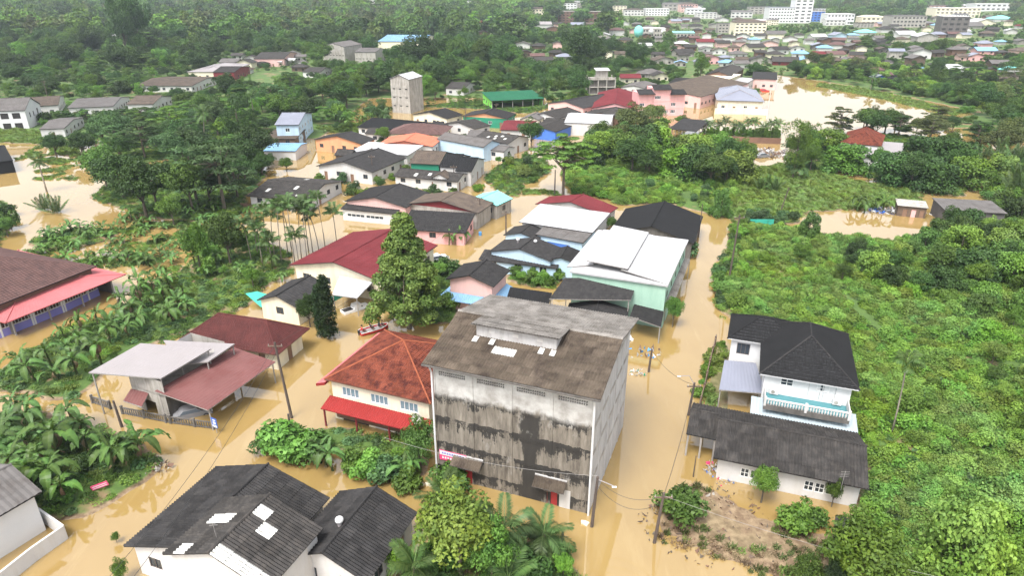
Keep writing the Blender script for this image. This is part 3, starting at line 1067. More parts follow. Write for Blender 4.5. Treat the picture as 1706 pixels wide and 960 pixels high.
    for i in range(8):
        MB().box(.3 + .28 * i, .3 + .28 * i + .18, -.058, -.05, .2, .45).build('letter', 'white_clean', sg)
    return root


build_warehouse()


def slabroof(root, quad, z, mat, rise=0.0, dirn=None, pitch=.45, name='roof', under='post', post_mat='post', posts=True, thick=.08):
    """thin metal sheet roof on posts from four surveyed corners FL FR BR BL; z = one height or four"""
    zs = z if hasattr(z, '__len__') else [z] * 4
    pts = [at(*p, zz) for p, zz in zip(quad, zs)]
    inv = root.matrix_basis.inverted() if root else Matrix()
    pts = [inv @ p for p in pts]
    dn = Vector((0, 0, .045))
    u = MB().slab([p - dn for p in pts], thick).build(name, under, root)
    mb = MB()
    n = max(2, round((pts[1] - pts[0]).length / pitch * 2))
    for k in range(n + 1):
        t = k / n
        zz = Vector((0, 0, .014 if k % 2 else -.014))
        mb.v += [tuple(pts[0].lerp(pts[1], t) + zz), tuple(pts[3].lerp(pts[2], t) + zz)]
    for k in range(n):
        mb.f.append((2 * k, 2 * k + 2, 2 * k + 3, 2 * k + 1))
        mb.mi.append(0)
    mb.build('roof_covering', mat, u)
    if posts:
        cen = sum(pts, Vector()) / 4
        for p in pts:
            q = p + (cen - p) * .06
            MB().box(q.x - .06, q.x + .06, q.y - .06, q.y + .06, -.8, p.z - thick - .01).build('post', post_mat, root)
    return u


def thing_at(name, label, cat, quad, z, group=None):
    c = sum((at(*p, z) for p in quad), Vector()) / 4
    d = at(*quad[1], z) - at(*quad[0], z)
    r = empty(name, (c.x, c.y, 0), math.atan2(d.y, d.x))
    tag(r, label, cat, group)
    bpy.context.view_layer.update()
    FOOT.append((c.x, c.y, math.atan2(d.y, d.x), d.length / 2, (at(*quad[3], z) - at(*quad[0], z)).length / 2, z))
    return r


# ---------------------------------------------------------------- cream house with the red tiled pyramid roof
def red_house():
    c = {'FL': (537, 633), 'FR': (716, 672), 'BL': (641, 551.5)}
    cen, ang, W, D = fit_rect(c, 5.3)
    ww = W - 1.0
    rt = house('tiled_house', 'cream two-storey house with a red tiled pyramid roof and red awning', c, 5.3, 'pyramid', 3.0, 'tile_red', 'cream',
               ov=.5, style='tile', pitch=.3, course=.42, cap='tile_cap', under='brownw',
               opens={'F': [(1.3, 3.35, 2.2, 1.15, 'win_blue'), (ww / 2 - 1.1, 3.35, 2.2, 1.15, 'win_blue'), (ww - 3.5, 3.35, 2.2, 1.15, 'win_blue'),
                            (1.0, -.3, 3.4, 1.9, 'dark'), (5.2, -.2, 2.2, 1.5, 'white'), (8.3, -.2, 2.0, 1.3, 'brownw')], 'L': [(1.5, 3.4, 1.6, 1.1, 'win_blue')], 'R': []})
    y0 = -D / 2 + .5
    q = (Vector((-W / 2 + .1, y0 - 1.9, 2.35)), Vector((W / 2 - .1, y0 - 1.9, 2.35)), Vector((W / 2 - .1, y0 - .03, 2.95)), Vector((-W / 2 + .1, y0 - .03, 2.95)))
    u = MB().slab(q, .06).build('awning', 'red_awning', rt)
    cover(q, .28, 3, .035, 0, .045).build('awning_sheet', 'red_awning', u)
    for i in range(4):
        x = -W / 2 + .4 + (W - .8) * i / 3
        MB().box(x - .08, x + .08, y0 - 1.75, y0 - 1.6, -.8, 2.3).build('post', 'maroonw', rt)
    MB().box(-W / 2 + .8, W / 2 - .8, y0 - .14, y0 - .01, .35, .75).build('base_panel', 'brownw', rt)
    q = (Vector((-W / 2 - .9, D / 2, 4.75)), Vector((-W / 2 - .9, -D / 2 - .4, 4.75)), Vector((-W / 2 + .3, -D / 2 - .4, 5.15)), Vector((-W / 2 + .3, D / 2, 5.15)))
    u = MB().slab(q, .3).build('gutter_roof', 'red_awning', rt)
    cover(q, .4, 3, .015, 0, .03).build('gutter_sheet', 'pink_roof', u)
    dish = MB()
    for i in range(10):
        a, b = 2 * math.pi * i / 10, 2 * math.pi * (i + 1) / 10
        dish.poly([(0, 0, 0), (.6 * math.cos(a), -.12, .6 * math.sin(a)), (.6 * math.cos(b), -.12, .6 * math.sin(b))])
    d = dish.build('dish', 'conc')
    d.name = 'satellite_dish'
    tag(d, 'grey satellite dish at the right end of the red awning', 'dish')
    mw = Matrix.Rotation(ang, 4, 'Z')
    p = Vector((cen.x, cen.y, 0)) + mw @ Vector((W / 2 - 1.4, y0 - 1.0, 3.45))
    d.location = p
    d.rotation_euler = (R(-25), 0, ang)
    MB().tube([(0, 0.02, 0), (0, .15, -.72)], .04, 5).build('mast', 'post', d)


red_house()

# ---------------------------------------------------------------- open house with silver and maroon sheet roofs
q1 = [(147, 621), (268, 631), (352, 581), (234, 572)]
r = thing_at('open_house', 'open-sided house under a raised silver sheet roof and a maroon carport roof', 'house', q1, 0)
r_inv = r.matrix_basis.inverted()
slabroof(r, q1, [5.6, 5.2, 5.6, 6.0], 'silver', name='raised_roof')
slabroof(r, [(300, 607), (346.6, 603), (391, 573), (272, 567)], [4.7, 4.6, 5.0, 5.1], 'silver', name='raised_roof')
slabroof(r, [(257, 652), (346, 683.6), (459, 603), (390, 579)], [3.7, 2.9, 2.9, 3.7], 'maroon', name='carport_roof')


def lq(px, py, z=0):
    return r_inv @ at(px, py, z)


a, b, c_, d_ = lq(228, 678), lq(285, 700), lq(385, 628), lq(330, 612)
for (p, q, m, nm) in ((a, b, 'conc', 'wall'), (b, c_, 'conc_dark', 'wall'), (c_, d_, 'conc', 'wall'), (d_, a, 'white', 'wall')):
    u = (q - p)
    L = u.length
    u.normalize()
    mb = MB()
    wall_panel(mb, p, u, L, -.8, 3.1 if m == 'conc_dark' else 5.0, [(L * .3, -.2, L * .35, 1.9)] if L > 4 else [])
    mb.build(nm, m, r)
mb = MB()
up3 = Vector((0, 0, 3.05))
mb.slab([a + up3, b + up3, c_ + up3, d_ + up3], .15).build('upper_floor', 'conc', r)
slabroof(r, [(205, 668), (236, 678), (248, 655), (218, 648)], [2.3, 2.3, 2.7, 2.7], 'maroon', name='awning', posts=False)


def fence(name, label, pts, hh, mat, step=.35, rail=True, cat='fence', picket=.05, solid=0.0, solid_mat=None, post_step=3.0, z0=-.5):
    p = [at(*q) for q in pts]
    f = empty(name, p[0])
    tag(f, label, cat)
    o = p[0]
    for i in range(len(p) - 1):
        s, e = p[i] - o, p[i + 1] - o
        d = e - s
        L = d.length
        d.normalize()
        nrm = Vector((-d.y, d.x, 0))

        def bar(x0, x1, z0, z1, th, nm, m):
            mb = MB()
            c = [s + d * x0 - nrm * th, s + d * x1 - nrm * th, s + d * x1 + nrm * th, s + d * x0 + nrm * th]
            mb.slab([q + Vector((0, 0, z1)) for q in c], z1 - z0)
            mb.build(nm, m, f)
        if rail:
            bar(0, L, hh - .12, hh, .06, 'rail', mat)
            bar(0, L, max(.12, solid + .05), max(.12, solid + .05) + .1, .06, 'rail', mat)
        if solid:
            bar(0, L, z0, solid, .07, 'base_wall', solid_mat or mat)
        n = int(L / step)
        for k in range(n):
            x = (k + .5) * L / n
            bar(x - picket, x + picket, max(0.02, solid), hh - .1, .035, 'baluster', mat)
        for k in range(int(L / post_step) + 1):
            x = min(L, k * post_step)
            bar(x - .12, x + .12, z0, hh + .15, .12, 'fence_post', mat)
    return f


fence('baluster_fence', 'dark concrete baluster fence in front of the silver-roofed open house', [(205, 690), (285, 706), (360, 716)], .95, 'conc_dark', .3)
fence('baluster_fence', 'short dark concrete fence at the left end of the open house', [(155, 672), (185, 682)], 1.0, 'conc_dark', .3)
fence('railing_fence', 'white railing with a violet base along the left temple hall', [(-40, 580), (5, 562), (60, 540), (110, 519), (166, 492)], 2.3, 'white_clean', .45, picket=.03, solid=1.1, solid_mat='violet', post_step=4.2)
fence('garden_fence', 'dark metal fence along the lane beside the black-roofed house', [(1160, 700), (1172, 655), (1182, 610), (1192, 570)], 1.2, 'wood', .6, post_step=3)

# ---------------------------------------------------------------- left temple hall
HALL = {'FR': (213, 457), 'FL': (10, 537), 'BR': (30, 418)}
house('hall', 'large hall at the left edge with brown tiled roof over a pink metal skirt roof', HALL, 3.0, 'hip', 1.3, 'pink_roof', 'conc_dark', ov=1.6, style='flat',
      pitch=.5, course=30, under='pink_roof', cat='hall', open_sides='F')
house('hall_roof', 'brown tiled upper roof of the hall at the left edge', {'FR': (154, 445), 'FL': (-50, 530), 'BR': (-5, 410)}, 4.4, 'hip', 4.0, 'brown_tile', 'brownw', ov=.6, style='tile',
      pitch=.45, course=.45, win=None, cat='roof')

# ---------------------------------------------------------------- maroon tiled hip house
house('bungalow', 'bungalow with a maroon tiled hip roof beside the silver-roofed house', {'FL': (298, 567), 'FR': (462, 592), 'BR': (516, 548)}, 2.7, 'hip', 2.6, 'maroon_tile', 'cream', ov=.8,
      style='tile', pitch=.32, course=.45, cap='maroon_tile', under='brownw')

# ---------------------------------------------------------------- bottom-left dark corrugated group
sk2 = {0: {(1, 2), (2, 2), (1, 5), (4, 7), (4, 8), (3, 8)}, 1: {(0, 0), (1, 0), (2, 0), (3, 0), (2, 3), (3, 4), (1, 7), (3, 7), (4, 7), (3, 8), (4, 8), (0, 8), (1, 8)}}
house('long_house', 'wide house with a dark corrugated gable roof in the lower left', {'FL': (202, 912), 'BL': (362, 779.5), 'BR': (552.6, 828.5)}, 3.3, 'gable_y', 2.0, 'slate', 'white', sheets=True,
      course=1.2, pitch=.3, ov=.5)
house('upper_house', 'raised gable house with white patched sheets on its dark roof, lower left', {'FL': (270, 924.5), 'BL': (377, 829.5), 'BR': (539, 880)}, 5.4, 'gable_y', 1.9, 'slate2', 'white',
      sheets=True, course=1.2, pitch=.3, skylight=sk2, ov=.4, win='win_dark')
rt = house('side_house', 'narrow dark gable roof house with a round roof vent, bottom centre-left', {'BL': (567.6, 817), 'BR': (693, 855), 'FR': (612, 975)}, 3.0, 'gable_y', 1.7, 'slate', 'white',
           sheets=True, course=1.2, pitch=.3, ov=.4)


def sphere(mb, c, rad, seg=10, rings=7, m=0, sq=1.0):
    n = len(mb.v)
    for i in range(rings + 1):
        ph = math.pi * i / rings
        for k in range(seg):
            t = 2 * math.pi * k / seg
            mb.v.append((c[0] + rad * math.sin(ph) * math.cos(t), c[1] + rad * math.sin(ph) * math.sin(t), c[2] + rad * sq * math.cos(ph)))
    for i in range(rings):
        for k in range(seg):
            k2 = (k + 1) % seg
            mb.f.append((n + i * seg + k, n + (i + 1) * seg + k, n + (i + 1) * seg + k2, n + i * seg + k2))
            mb.mi.append(m)


def roof_vent(px, py, z, label, s=1.0):
    p = at(px, py, z)
    v = empty('roof_vent', p)
    tag(v, label, 'vent')
    MB().tube([(0, 0, -.5), (0, 0, .15)], .2 * s, 8).build('collar', 'silver', v)
    mb = MB()
    sphere(mb, (0, 0, .4 * s), .36 * s, 10, 6, 0, .85)
    mb.build('turbine', 'white_clean', v, True)


roof_vent(566, 873, 4.75, 'round white turbine vent on the narrow dark roof at the bottom')
roof_vent(863, 402, 4.5, 'round white turbine vent on the blue house, left one', .9)
roof_vent(892, 405, 4.4, 'round white turbine vent on the blue house, right one', .9)

# ---------------------------------------------------------------- white house in the bottom-left corner
house('corner_house', 'white rendered house cut off by the bottom-left corner', {'FR': (74, 884), 'FL': (-90, 990), 'BR': (5, 838)}, 4.2, 'gable_x', 1.4, 'grayroof', 'white_clean', zr=0, ref='wall', ov=.5, win=None)


def plain_wall(name, label, pts, hh, th, mat, z0=-.6, cat='wall'):
    p = [at(*q) for q in pts]
    o = empty(name, p[0])
    tag(o, label, cat)
    for i in range(len(p) - 1):
        d = (p[i + 1] - p[i]).normalized()
        nrm = Vector((-d.y, d.x, 0)) * th
        s, e = p[i] - p[0], p[i + 1] - p[0]
        MB().slab([q + Vector((0, 0, hh)) for q in (s - nrm, e - nrm, e + nrm, s + nrm)], hh - z0).build('wall_section', mat, o)
    return o


plain_wall('garden_wall', 'low white garden wall round the corner house, bottom left', [(70, 868), (112, 898), (60, 935), (-20, 1000)], 1.5, .1, 'white')
plain_wall('compound_wall', 'pale compound wall of the grey hip-roofed house by the pond', [(1190, 190), (1240, 190), (1278, 192), (1280, 175)], 2.2, .1, 'cream')
plain_wall('rubble_wall', 'dark brown wall behind the junk heap', [(1170, 232), (1240, 238), (1300, 240)], 1.8, .12, 'brownw')
plain_wall('low_wall', 'mossy brown garden wall below the dark-roofed house on the left', [(402, 345), (460, 352), (505, 350)], .9, .12, 'brownw')

# ---------------------------------------------------------------- black-roofed two-storey house, right
MAIN = {'FL': (1263.5, 624), 'FR': (1430, 650), 'BR': (1414.5, 557)}
cen, ang, W, D = fit_rect(MAIN, 6.0)
ww = W - 1.2
villa = house('villa', 'white two-storey house with black tiled hip roof and teal balcony', MAIN, 6.0, 'hip', 3.1, 'black', 'white_clean', ov=.6, style='tile', pitch=.4, course=.42, cap='slate', under='white_clean',
              opens={'F': [(1.7, 4.75, 1.3, .85, 'win_grid'), (4.6, 3.6, 1.2, 2.0, 'white_clean'), (6.1, 3.6, 1.2, 2.0, 'white_clean'), (ww - 3.4, 4.75, 1.3, .85, 'win_grid')], 'L': [], 'R': [(3, 4.3, 1.2, 1, 'win_grid')]})
y0 = -D / 2 + .6
bx0, bx1 = -ww / 2 + .2, ww / 2 - .1
MB().box(bx0, bx1, y0 - 2.7, y0 - .01, 3.2, 3.5).build('balcony_floor', 'teal', villa)
MB().box(bx0, bx1, y0 - 2.85, y0 - 2.71, 3.05, 3.7).build('balcony_edge', 'conc_dark', villa)
bal = MB().box(bx0, bx1, y0 - 2.85, y0 - 2.65, 4.3, 4.42).build('balustrade_rail', 'white', villa)
nb = 30
for i in range(nb):
    x = bx0 + (bx1 - bx0) * (i + .5) / nb
    MB().tube([(x, y0 - 2.75, 3.7), (x, y0 - 2.75, 3.9), (x, y0 - 2.75, 4.3)], [.06, .1, .06], 6).build('baluster', 'white', bal)
for x in (bx0 + .1, 0, bx1 - .1):
    MB().box(x - .12, x + .12, y0 - 2.88, y0 - 2.62, 3.5, 4.6).build('balustrade_post', 'white', villa)
MB().box(bx0, bx0 + .1, y0 - 2.6, y0, 3.5, 4.4).build('balustrade_side', 'white', villa)
MB().box(bx1 - .1, bx1, y0 - 2.6, y0, 3.5, 4.4).build('balustrade_side', 'white', villa)
for x in (bx0 + 1.0, bx1 - 1.1):
    ac = MB().box(x - .45, x + .45, y0 - .42, y0 - .1, 3.65, 4.25).build('air_conditioner', 'white_clean', villa)
    MB().tube([(x - .1, y0 - .421, 3.95), (x - .1, y0 - .44, 3.95)], .22, 10).build('fan_grille', 'conc', ac)
# skirt roof below the balcony
q = (Vector((-W / 2 - .4, y0 - 5.4, 2.15)), Vector((W / 2 + .3, y0 - 5.4, 2.15)), Vector((W / 2 + .3, y0 - .03, 2.7)), Vector((-W / 2 - .4, y0 - .03, 2.7)))
u = MB().slab(q, .07).build('skirt_roof', 'silver', villa)
cover(q, .35, 8, .02, 0, .03).build('skirt_sheet', 'skirt', u)
MB().box(-W / 2, W / 2, y0 - 5.2, y0 - 5.1, -.8, 2.1).build('skirt_wall', 'white', villa)
house('villa_wing', 'small white wing with a black tiled roof left of the balcony house', {'FL': (1212, 564), 'FR': (1335, 583), 'BL': (1218.5, 524)}, 6.0, 'hip', 1.9, 'black', 'white_clean', ov=.5, style='tile', pitch=.4,
      course=.42, win='win_grid', under='white_clean', opens={'F': [(.7, 3.9, 1.5, 1.5, 'win_dark')], 'L': [], 'R': []}, cat='house wing')
r = thing_at('carport', 'blue-grey sheet carport roof left of the white balcony house', 'carport', [(1198, 649.5), (1276, 656), (1259, 605), (1207, 600)], 3.0)
slabroof(r, [(1198, 649.5), (1276, 656), (1259, 605), (1207, 600)], [2.9, 2.9, 3.2, 3.2], 'bluegray', name='sheet_roof')
fl = house('front_bungalow', 'long white bungalow with a dark ribbed gable roof in front of the balcony house', {'FL': (1188, 763.8), 'FR': (1445, 815), 'BL': (1199, 681.6), 'BR': (1432, 722.5)}, 2.9, 'gable_x', 1.6, 'slate2', 'white', ov=.7,
           sheets=True, course=1.15, pitch=.3, ovs=(.5, .8),
           opens={'F': [(2.2, .75, .8, 1.05, 'win_grid'), (3.1, .75, .8, 1.05, 'win_grid'), (8.0, .75, .85, 1.1, 'win_grid'), (8.95, .75, .85, 1.1, 'win_grid'), (9.9, .75, .85, 1.1, 'win_grid')], 'L': [(1.5, -.3, 3.2, 2.3, 'dark')], 'R': []})
house('porch', 'small dark ribbed porch roof on posts at the left of the long bungalow', {'FL': (1142, 723.5), 'FR': (1194, 733), 'BL': (1155, 673)}, 2.8, 'gable_x', 1.1, 'slate2', None, ov=.2, sheets=True, course=1.15, pitch=.3, open_sides='FB', cat='porch', posts=3)

# ---------------------------------------------------------------- centre block
GB = {'FL': (953, 456), 'FR': (1113, 478), 'BR': (1146, 404), 'BL': (1003, 382)}
green = house('workshop', 'mint green two-storey workshop with three stepped white sheet roofs', GB, 6.6, 'flat', 0.0, 'white_metal', 'greenw', ov=.3, win='win_dark', cat='building', opens={'F': [(13.5, 3.2, 1.6, 1.4, 'win_dark')], 'L': []})
slabroof(green, [(944, 445), (989, 441), (1018, 384), (996, 383)], [7.0, 7.1, 7.1, 7.0], 'white_metal', posts=False)
slabroof(green, [(977.6, 434), (1046, 448), (1081, 387), (1022, 375)], [8.0, 7.7, 7.7, 8.0], 'white_metal', posts=False)
slabroof(green, [(1034, 449), (1113, 474), (1143.7, 407), (1078, 389)], [7.4, 6.9, 6.9, 7.4], 'white_metal', posts=False)
r = thing_at('lean_to', 'dark ribbed lean-to roof in front of the mint green workshop', 'lean-to', [(915, 498), (1051, 500), (1064, 463), (941, 463)], 3.6)
slabroof(r, [(915, 498), (1051, 500), (1064, 463), (941, 463)], [4.7, 4.7, 5.9, 5.9], 'slate')
r = thing_at('lean_to', 'dark sheet lean-to beside the lane, right of the mint green workshop', 'lean-to', [(1049, 527), (1101, 545), (1110, 500), (1064, 488)], 3.0)
slabroof(r, [(1049, 527), (1101, 545), (1110, 500), (1064, 488)], [3.1, 2.7, 2.7, 3.1], 'slate')
r = thing_at('side_roof', 'weathered grey strip roof along the right side of the mint workshop', 'lean-to', [(1105, 497), (1124, 501), (1150, 432), (1135, 428)], 3.6)
slabroof(r, [(1105, 497), (1124, 501), (1150, 432), (1135, 428)], [3.9, 3.3, 3.3, 3.9], 'fibre_pale')
house('low_shed', 'low dark gable shed tucked behind the big warehouse', {'FL': (935, 535), 'FR': (1040, 545), 'BR': (1050, 515)}, 2.8, 'gable_y', 1.0, 'slate', 'conc_dark', ov=.3, cat='shed')
house('pink_house', 'small pink two-storey house with dark gable roof and blue skirt roofs', {'FL': (741, 466), 'FR': (822, 478), 'BR': (851, 450.5)}, 5.0, 'gable_y', 1.2, 'slate', 'pinkw', ov=.5, gable='pinkw')
cen, ang, W, D = fit_rect({'FL': (741, 466), 'FR': (822, 478), 'BR': (851, 450.5)}, 5.0)
for o, nm in ((empty('blue_skirt_roof', (cen.x, cen.y, 0), ang), 0),):
    tag(o, 'bright blue skirt roof round the pink two-storey house', 'awning')
    a, b, m2 = W / 2 - .45, D / 2 - .45, 1.5
    for q in (((-a - m2, -b - m2, 2.2), (a + m2, -b - m2, 2.2), (a + .02, -b - .02, 2.9), (-a - .02, -b - .02, 2.9)), ((a + m2, -b - m2, 2.2), (a + m2, b, 2.2), (a + .02, b, 2.9), (a + .02, -b - .02, 2.9)),
              ((-a - m2, b, 2.2), (-a - m2, -b - m2, 2.2), (-a - .02, -b - .02, 2.9), (-a - .02, b, 2.9))):
        q = [Vector(t) for t in q]
        u = MB().slab(q, .06).build('awning', 'blue_metal', o)
        cover(q, .4, 3, .025, 0, .04).build('awning_sheet', 'blue_metal', u)
r = thing_at('lean_to', 'flat dark sheet roof right of the pink house', 'lean-to', [(843, 500), (915, 506), (920, 488), (850, 478)], 3.0)
slabroof(r, [(843, 500), (915, 506), (920, 488), (850, 478)], [2.8, 2.8, 3.2, 3.2], 'black')
house('blue_house', 'pale blue house with a dark gable roof beside the flooded street', {'FL': (807, 420), 'FR': (915, 433), 'BR': (948, 414)}, 3.4, 'gable_y', 1.3, 'slate', 'bluew', ov=.3, gable='bluew', win=None)
house('blue_house_front', 'dark lean-to roof along the front of the pale blue house', {'FL': (800, 432), 'FR': (930, 449), 'BR': (933, 437)}, 2.3, 'shed_f', .7, 'slate', 'bluew', ov=.3, cat='lean-to', win='win')
house('back_annex', 'small dark gable annex behind the pale blue house', {'FL': (838, 392), 'FR': (896, 400), 'BR': (914, 385)}, 3.0, 'gable_y', .9, 'slate', 'bluew', ov=.3)
house('side_annex', 'little dark gable roof at the right end of the blue house', {'FL': (910, 434), 'FR': (960, 440), 'BR': (968, 420)}, 3.2, 'gable_y', .8, 'slate', 'bluew', ov=.3, win=None)
house('blue_shop', 'grey-roofed house with bright blue front wall in the centre', {'BL': (915, 373), 'BR': (988, 387), 'FR': (974.5, 409), 'FL': (898, 389)}, 3.5, 'shed_f', .8, 'grayroof', 'bluew', ov=.3,
      opens={'F': [(2.0, .3, 4.5, 2.2, 'blue')], 'L': [], 'R': []})
house('white_roof_house', 'house with a long flat white sheet roof above the blue shop', {'FL': (862, 371), 'BL': (903, 343), 'BR': (1011, 362.5), 'FR': (992, 387)}, 4.2, 'shed_f', .7, 'white_metal', 'white', ov=.5, style='flat', course=30)
house('rust_house', 'white-gabled house with a rusty red gable roof', {'FL': (894, 340), 'FR': (1010, 361), 'BR': (1028, 346)}, 3.3, 'gable_y', 1.7, 'redroof', 'white', ov=.5, gable='white', alt=None)
house('black_hall', 'wide building with a plain black gable roof by the right lane', {'FL': (1008, 390), 'FR': (1152, 404), 'BR': (1176, 360)}, 3.4, 'gable_y', 2.3, 'black', 'conc_dark', ov=.4, style='flat', course=30, cat='building')

# ---------------------------------------------------------------- left-centre
house('maroon_house', 'cream house with a large maroon gable roof behind the tall leafy tree', {'FL': (484, 441.5), 'BL': (589, 386), 'BR': (728, 409)}, 3.6, 'gable_y', 1.9, 'redroof', 'cream', ov=.6)
house('grey_gable_house', 'small cream house with dark gable roof beside the two columnar trees', {'FL': (428, 500.6), 'FR': (496, 514), 'BR': (552, 478)}, 3.0, 'gable_y', 1.3, 'slate', 'cream', ov=.4)
r = thing_at('awning', 'bright white sheet awning by the columnar trees', 'awning', [(553, 491), (595, 497), (621, 470), (566, 459)], 3.0)
slabroof(r, [(553, 491), (595, 497), (621, 470), (566, 459)], [3.0, 3.0, 3.3, 3.3], 'white_metal')
p4 = [(570, 345), (645, 352.5), (676, 343), (562, 336)]
house('pink_gable_house', 'wide dark gable roof house with a pale pink gable', {'FL': (562, 337), 'FR': (673, 343), 'BR': (727, 320)}, 3.6, 'gable_y', 1.5, 'slate', 'pinkw', ov=.4, gable='pinkw', win=None)
house('front_lean_to', 'dark lean-to with white wall and band window below the pink gable', {'FL': (567, 348), 'FR': (660, 357), 'BR': (676, 346)}, 2.5, 'shed_f', .9, 'slate', 'white', ov=.3, cat='lean-to',
      opens={'F': [(1, .9, 4.0, .7, 'win'), (5.3, .9, 4.0, .7, 'win')], 'L': [], 'R': []})
house('maroon_gable_house', 'grey gable roof house with deep maroon gable facing the street', {'FL': (676, 340), 'FR': (797, 356), 'BR': (822, 338)}, 3.6, 'gable_y', 1.6, 'brownroof', 'conc', ov=.5, gable='maroonw', win=None)
house('turquoise_house', 'house with a turquoise metal gable roof by the flooded street', {'FL': (782, 334), 'FR': (829, 345), 'BR': (850, 331), }, 3.0, 'gable_y', 1.2, 'turq', 'conc', ov=.3)
house('dark_tile_house', 'long low dark tiled roof in front of the maroon-gabled house', {'FL': (664, 382), 'FR': (776, 389), 'BR': (792, 366)}, 2.6, 'shed_f', 1.3, 'slate', 'rosew', ov=.4, style='tile', pitch=.5, course=.9)
house('west_house', 'white-gabled house with a low dark patched roof, left of the palms', {'FL': (415, 326), 'FR': (511, 336), 'BR': (569, 302)}, 2.7, 'gable_x', 1.5, 'slate2', 'white', ov=.5,
      skylight={0: ((.2, .3, .8, 1.6), (.6, .55, .8, 1.6), (.75, .2, .9, .7)), 1: ((.5, .3, .8, 1.5),)})
house('veranda_house', 'cream gable-fronted house with dark roof and long veranda', {'FL': (524.6, 277), 'FR': (620, 287), 'BR': (679, 263)}, 3.2, 'gable_y', 1.9, 'slate', 'white', ov=.5, gable='white', open_sides='')
house('orange_house', 'orange-walled house with a dark gable roof', {'FL': (516.6, 233), 'FR': (601, 239), 'BR': (632, 231)}, 3.4, 'gable_y', 1.7, 'slate', 'orangew', ov=.4, gable='orangew')
house('blue_white_house', 'narrow pale blue two-storey house with grey gable roof on the left', {'FL': (465, 207), 'FR': (503, 209), 'BR': (514, 190)}, 6.2, 'gable_x', 1.9, 'bluegray', 'bluew', ov=.4, win='win')
house('blue_white_annex', 'brown lean-to roof at the foot of the narrow pale blue house', {'FL': (447, 230), 'FR': (497, 233), 'BR': (502, 221)}, 2.6, 'shed_f', .8, 'brownroof', 'wood', ov=.3, cat='lean-to')
house('blue_roof_shed', 'small shed with a light blue metal roof below the pale blue house', {'FL': (449, 250), 'FR': (498, 254), 'BR': (502, 240)}, 2.6, 'gable_x', .7, 'blue_metal', 'white', ov=.2, cat='shed', win=None)
house('canopy_house', 'white flat-roofed house with wide white canopy', {'FL': (594, 251), 'FR': (683, 261), 'BR': (697, 246)}, 3.5, 'shed_f', .5, 'white_metal', 'white', ov=.5, style='flat', course=30)
house('orange_roof_house', 'house with a faded orange-red gable roof in the village middle', {'FL': (630, 241), 'FR': (722, 245), 'BR': (736, 231)}, 3.6, 'gable_y', 1.4, 'orange_roof', 'white', ov=.4, gable='orange_roof')
house('green_fascia_house', 'brown-roofed house with dark green fascia boards', {'FL': (688, 271), 'FR': (736, 276), 'BR': (750, 256)}, 3.8, 'gable_x', 1.8, 'brownroof', 'green', ov=.4, win=None)
house('black_step_house', 'black-roofed middle house of the stepped row of three', {'FL': (737, 277), 'FR': (764, 281), 'BR': (780, 261)}, 3.7, 'gable_x', 1.9, 'black', 'white', ov=.3)
house('black_end_house', 'black-roofed white end house of the stepped row of three', {'FL': (764, 284), 'FR': (789, 288), 'BR': (803, 266)}, 3.6, 'gable_x', 1.9, 'black', 'white', ov=.3, win='win')
house('long_row_house', 'long low grey roof with white gable end below the stepped row', {'FL': (658, 293), 'FR': (764, 304), 'BR': (780, 290)}, 2.6, 'gable_x', 1.0, 'slate2', 'white', ov=.4, skylight={0: ((.3, .2, .8, 1.4), (.5, .4, .8, 1.2))})
house('pale_wall_house', 'grey-brown roofed house with a long pale blue wall', {'FL': (734, 231), 'FR': (806, 247), 'BR': (828, 238)}, 4.2, 'gable_x', 1.3, 'grayroof', 'bluew', ov=.3, win=None)
house('speckled_house', 'dark roof speckled with white skylights near the round dark tree', {'FL': (798, 230), 'FR': (848, 242), 'BR': (873, 229)}, 3.6, 'gable_x', 1.3, 'slate2', 'white', ov=.4,
      skylight={0: ((.3, .3, .8, 1.0), (.45, .5, .8, 1.0), (.5, .25, .8, 1.), (.6, .6, .9, .9), (.75, .35, .8, 1.)), 1: ((.3, .3, .8, 1.), (.6, .5, .8, 1.))})
house('white_cottage', 'little white house with brown roof below the pale blue wall', {'FL': (812, 248), 'FR': (842, 255), 'BR': (850, 246)}, 2.8, 'gable_x', .8, 'grayroof', 'white', ov=.2)
house('brown_hip_house', 'reddish-brown tiled hip roof in the village middle', {'FL': (648, 222), 'FR': (742, 226), 'BR': (750, 211)}, 3.2, 'hip', 2.0, 'brown_tile', 'cream', ov=.5, style='tile', pitch=.5, course=.6)
house('black_roof_house', 'low wide black roof behind the brown hip roof', {'FL': (606, 211), 'FR': (680, 222), 'BR': (712, 205)}, 2.9, 'gable_x', 1.6, 'black', 'white', ov=.4)
house('cream_gable_house', 'cream house with dark gable roof beside the concrete tower', {'FL': (686, 191), 'FR': (745, 198), 'BR': (772, 191)}, 3.4, 'gable_y', 1.6, 'slate', 'cream', ov=.4, gable='cream')
house('orange_gable_house', 'dark-roofed house with orange gable and teal side wall', {'FL': (769, 194), 'FR': (845, 198), 'BR': (860, 189)}, 3.4, 'gable_y', 1.5, 'slate', 'green', ov=.4, gable='orangew', win='win')
house('grey_low_house', 'low dark gable house in front of the orange-gabled one', {'FL': (741.5, 206), 'FR': (791, 216), 'BR': (814, 209)}, 3.0, 'gable_y', 1.3, 'slate2', 'white', ov=.4)
house('red_long_house', 'long red corrugated roof in the village beside the street', {'FL': (822, 218), 'FR': (878, 216), 'BR': (905, 200)}, 3.0, 'gable_x', 1.2, 'redroof', 'white', ov=.4)
house('street_house', 'dark gable roof house left of the white shed', {'FL': (884, 192), 'FR': (930, 198), 'BR': (968, 187)}, 3.2, 'gable_y', 1.3, 'slate2', 'white', ov=.3)
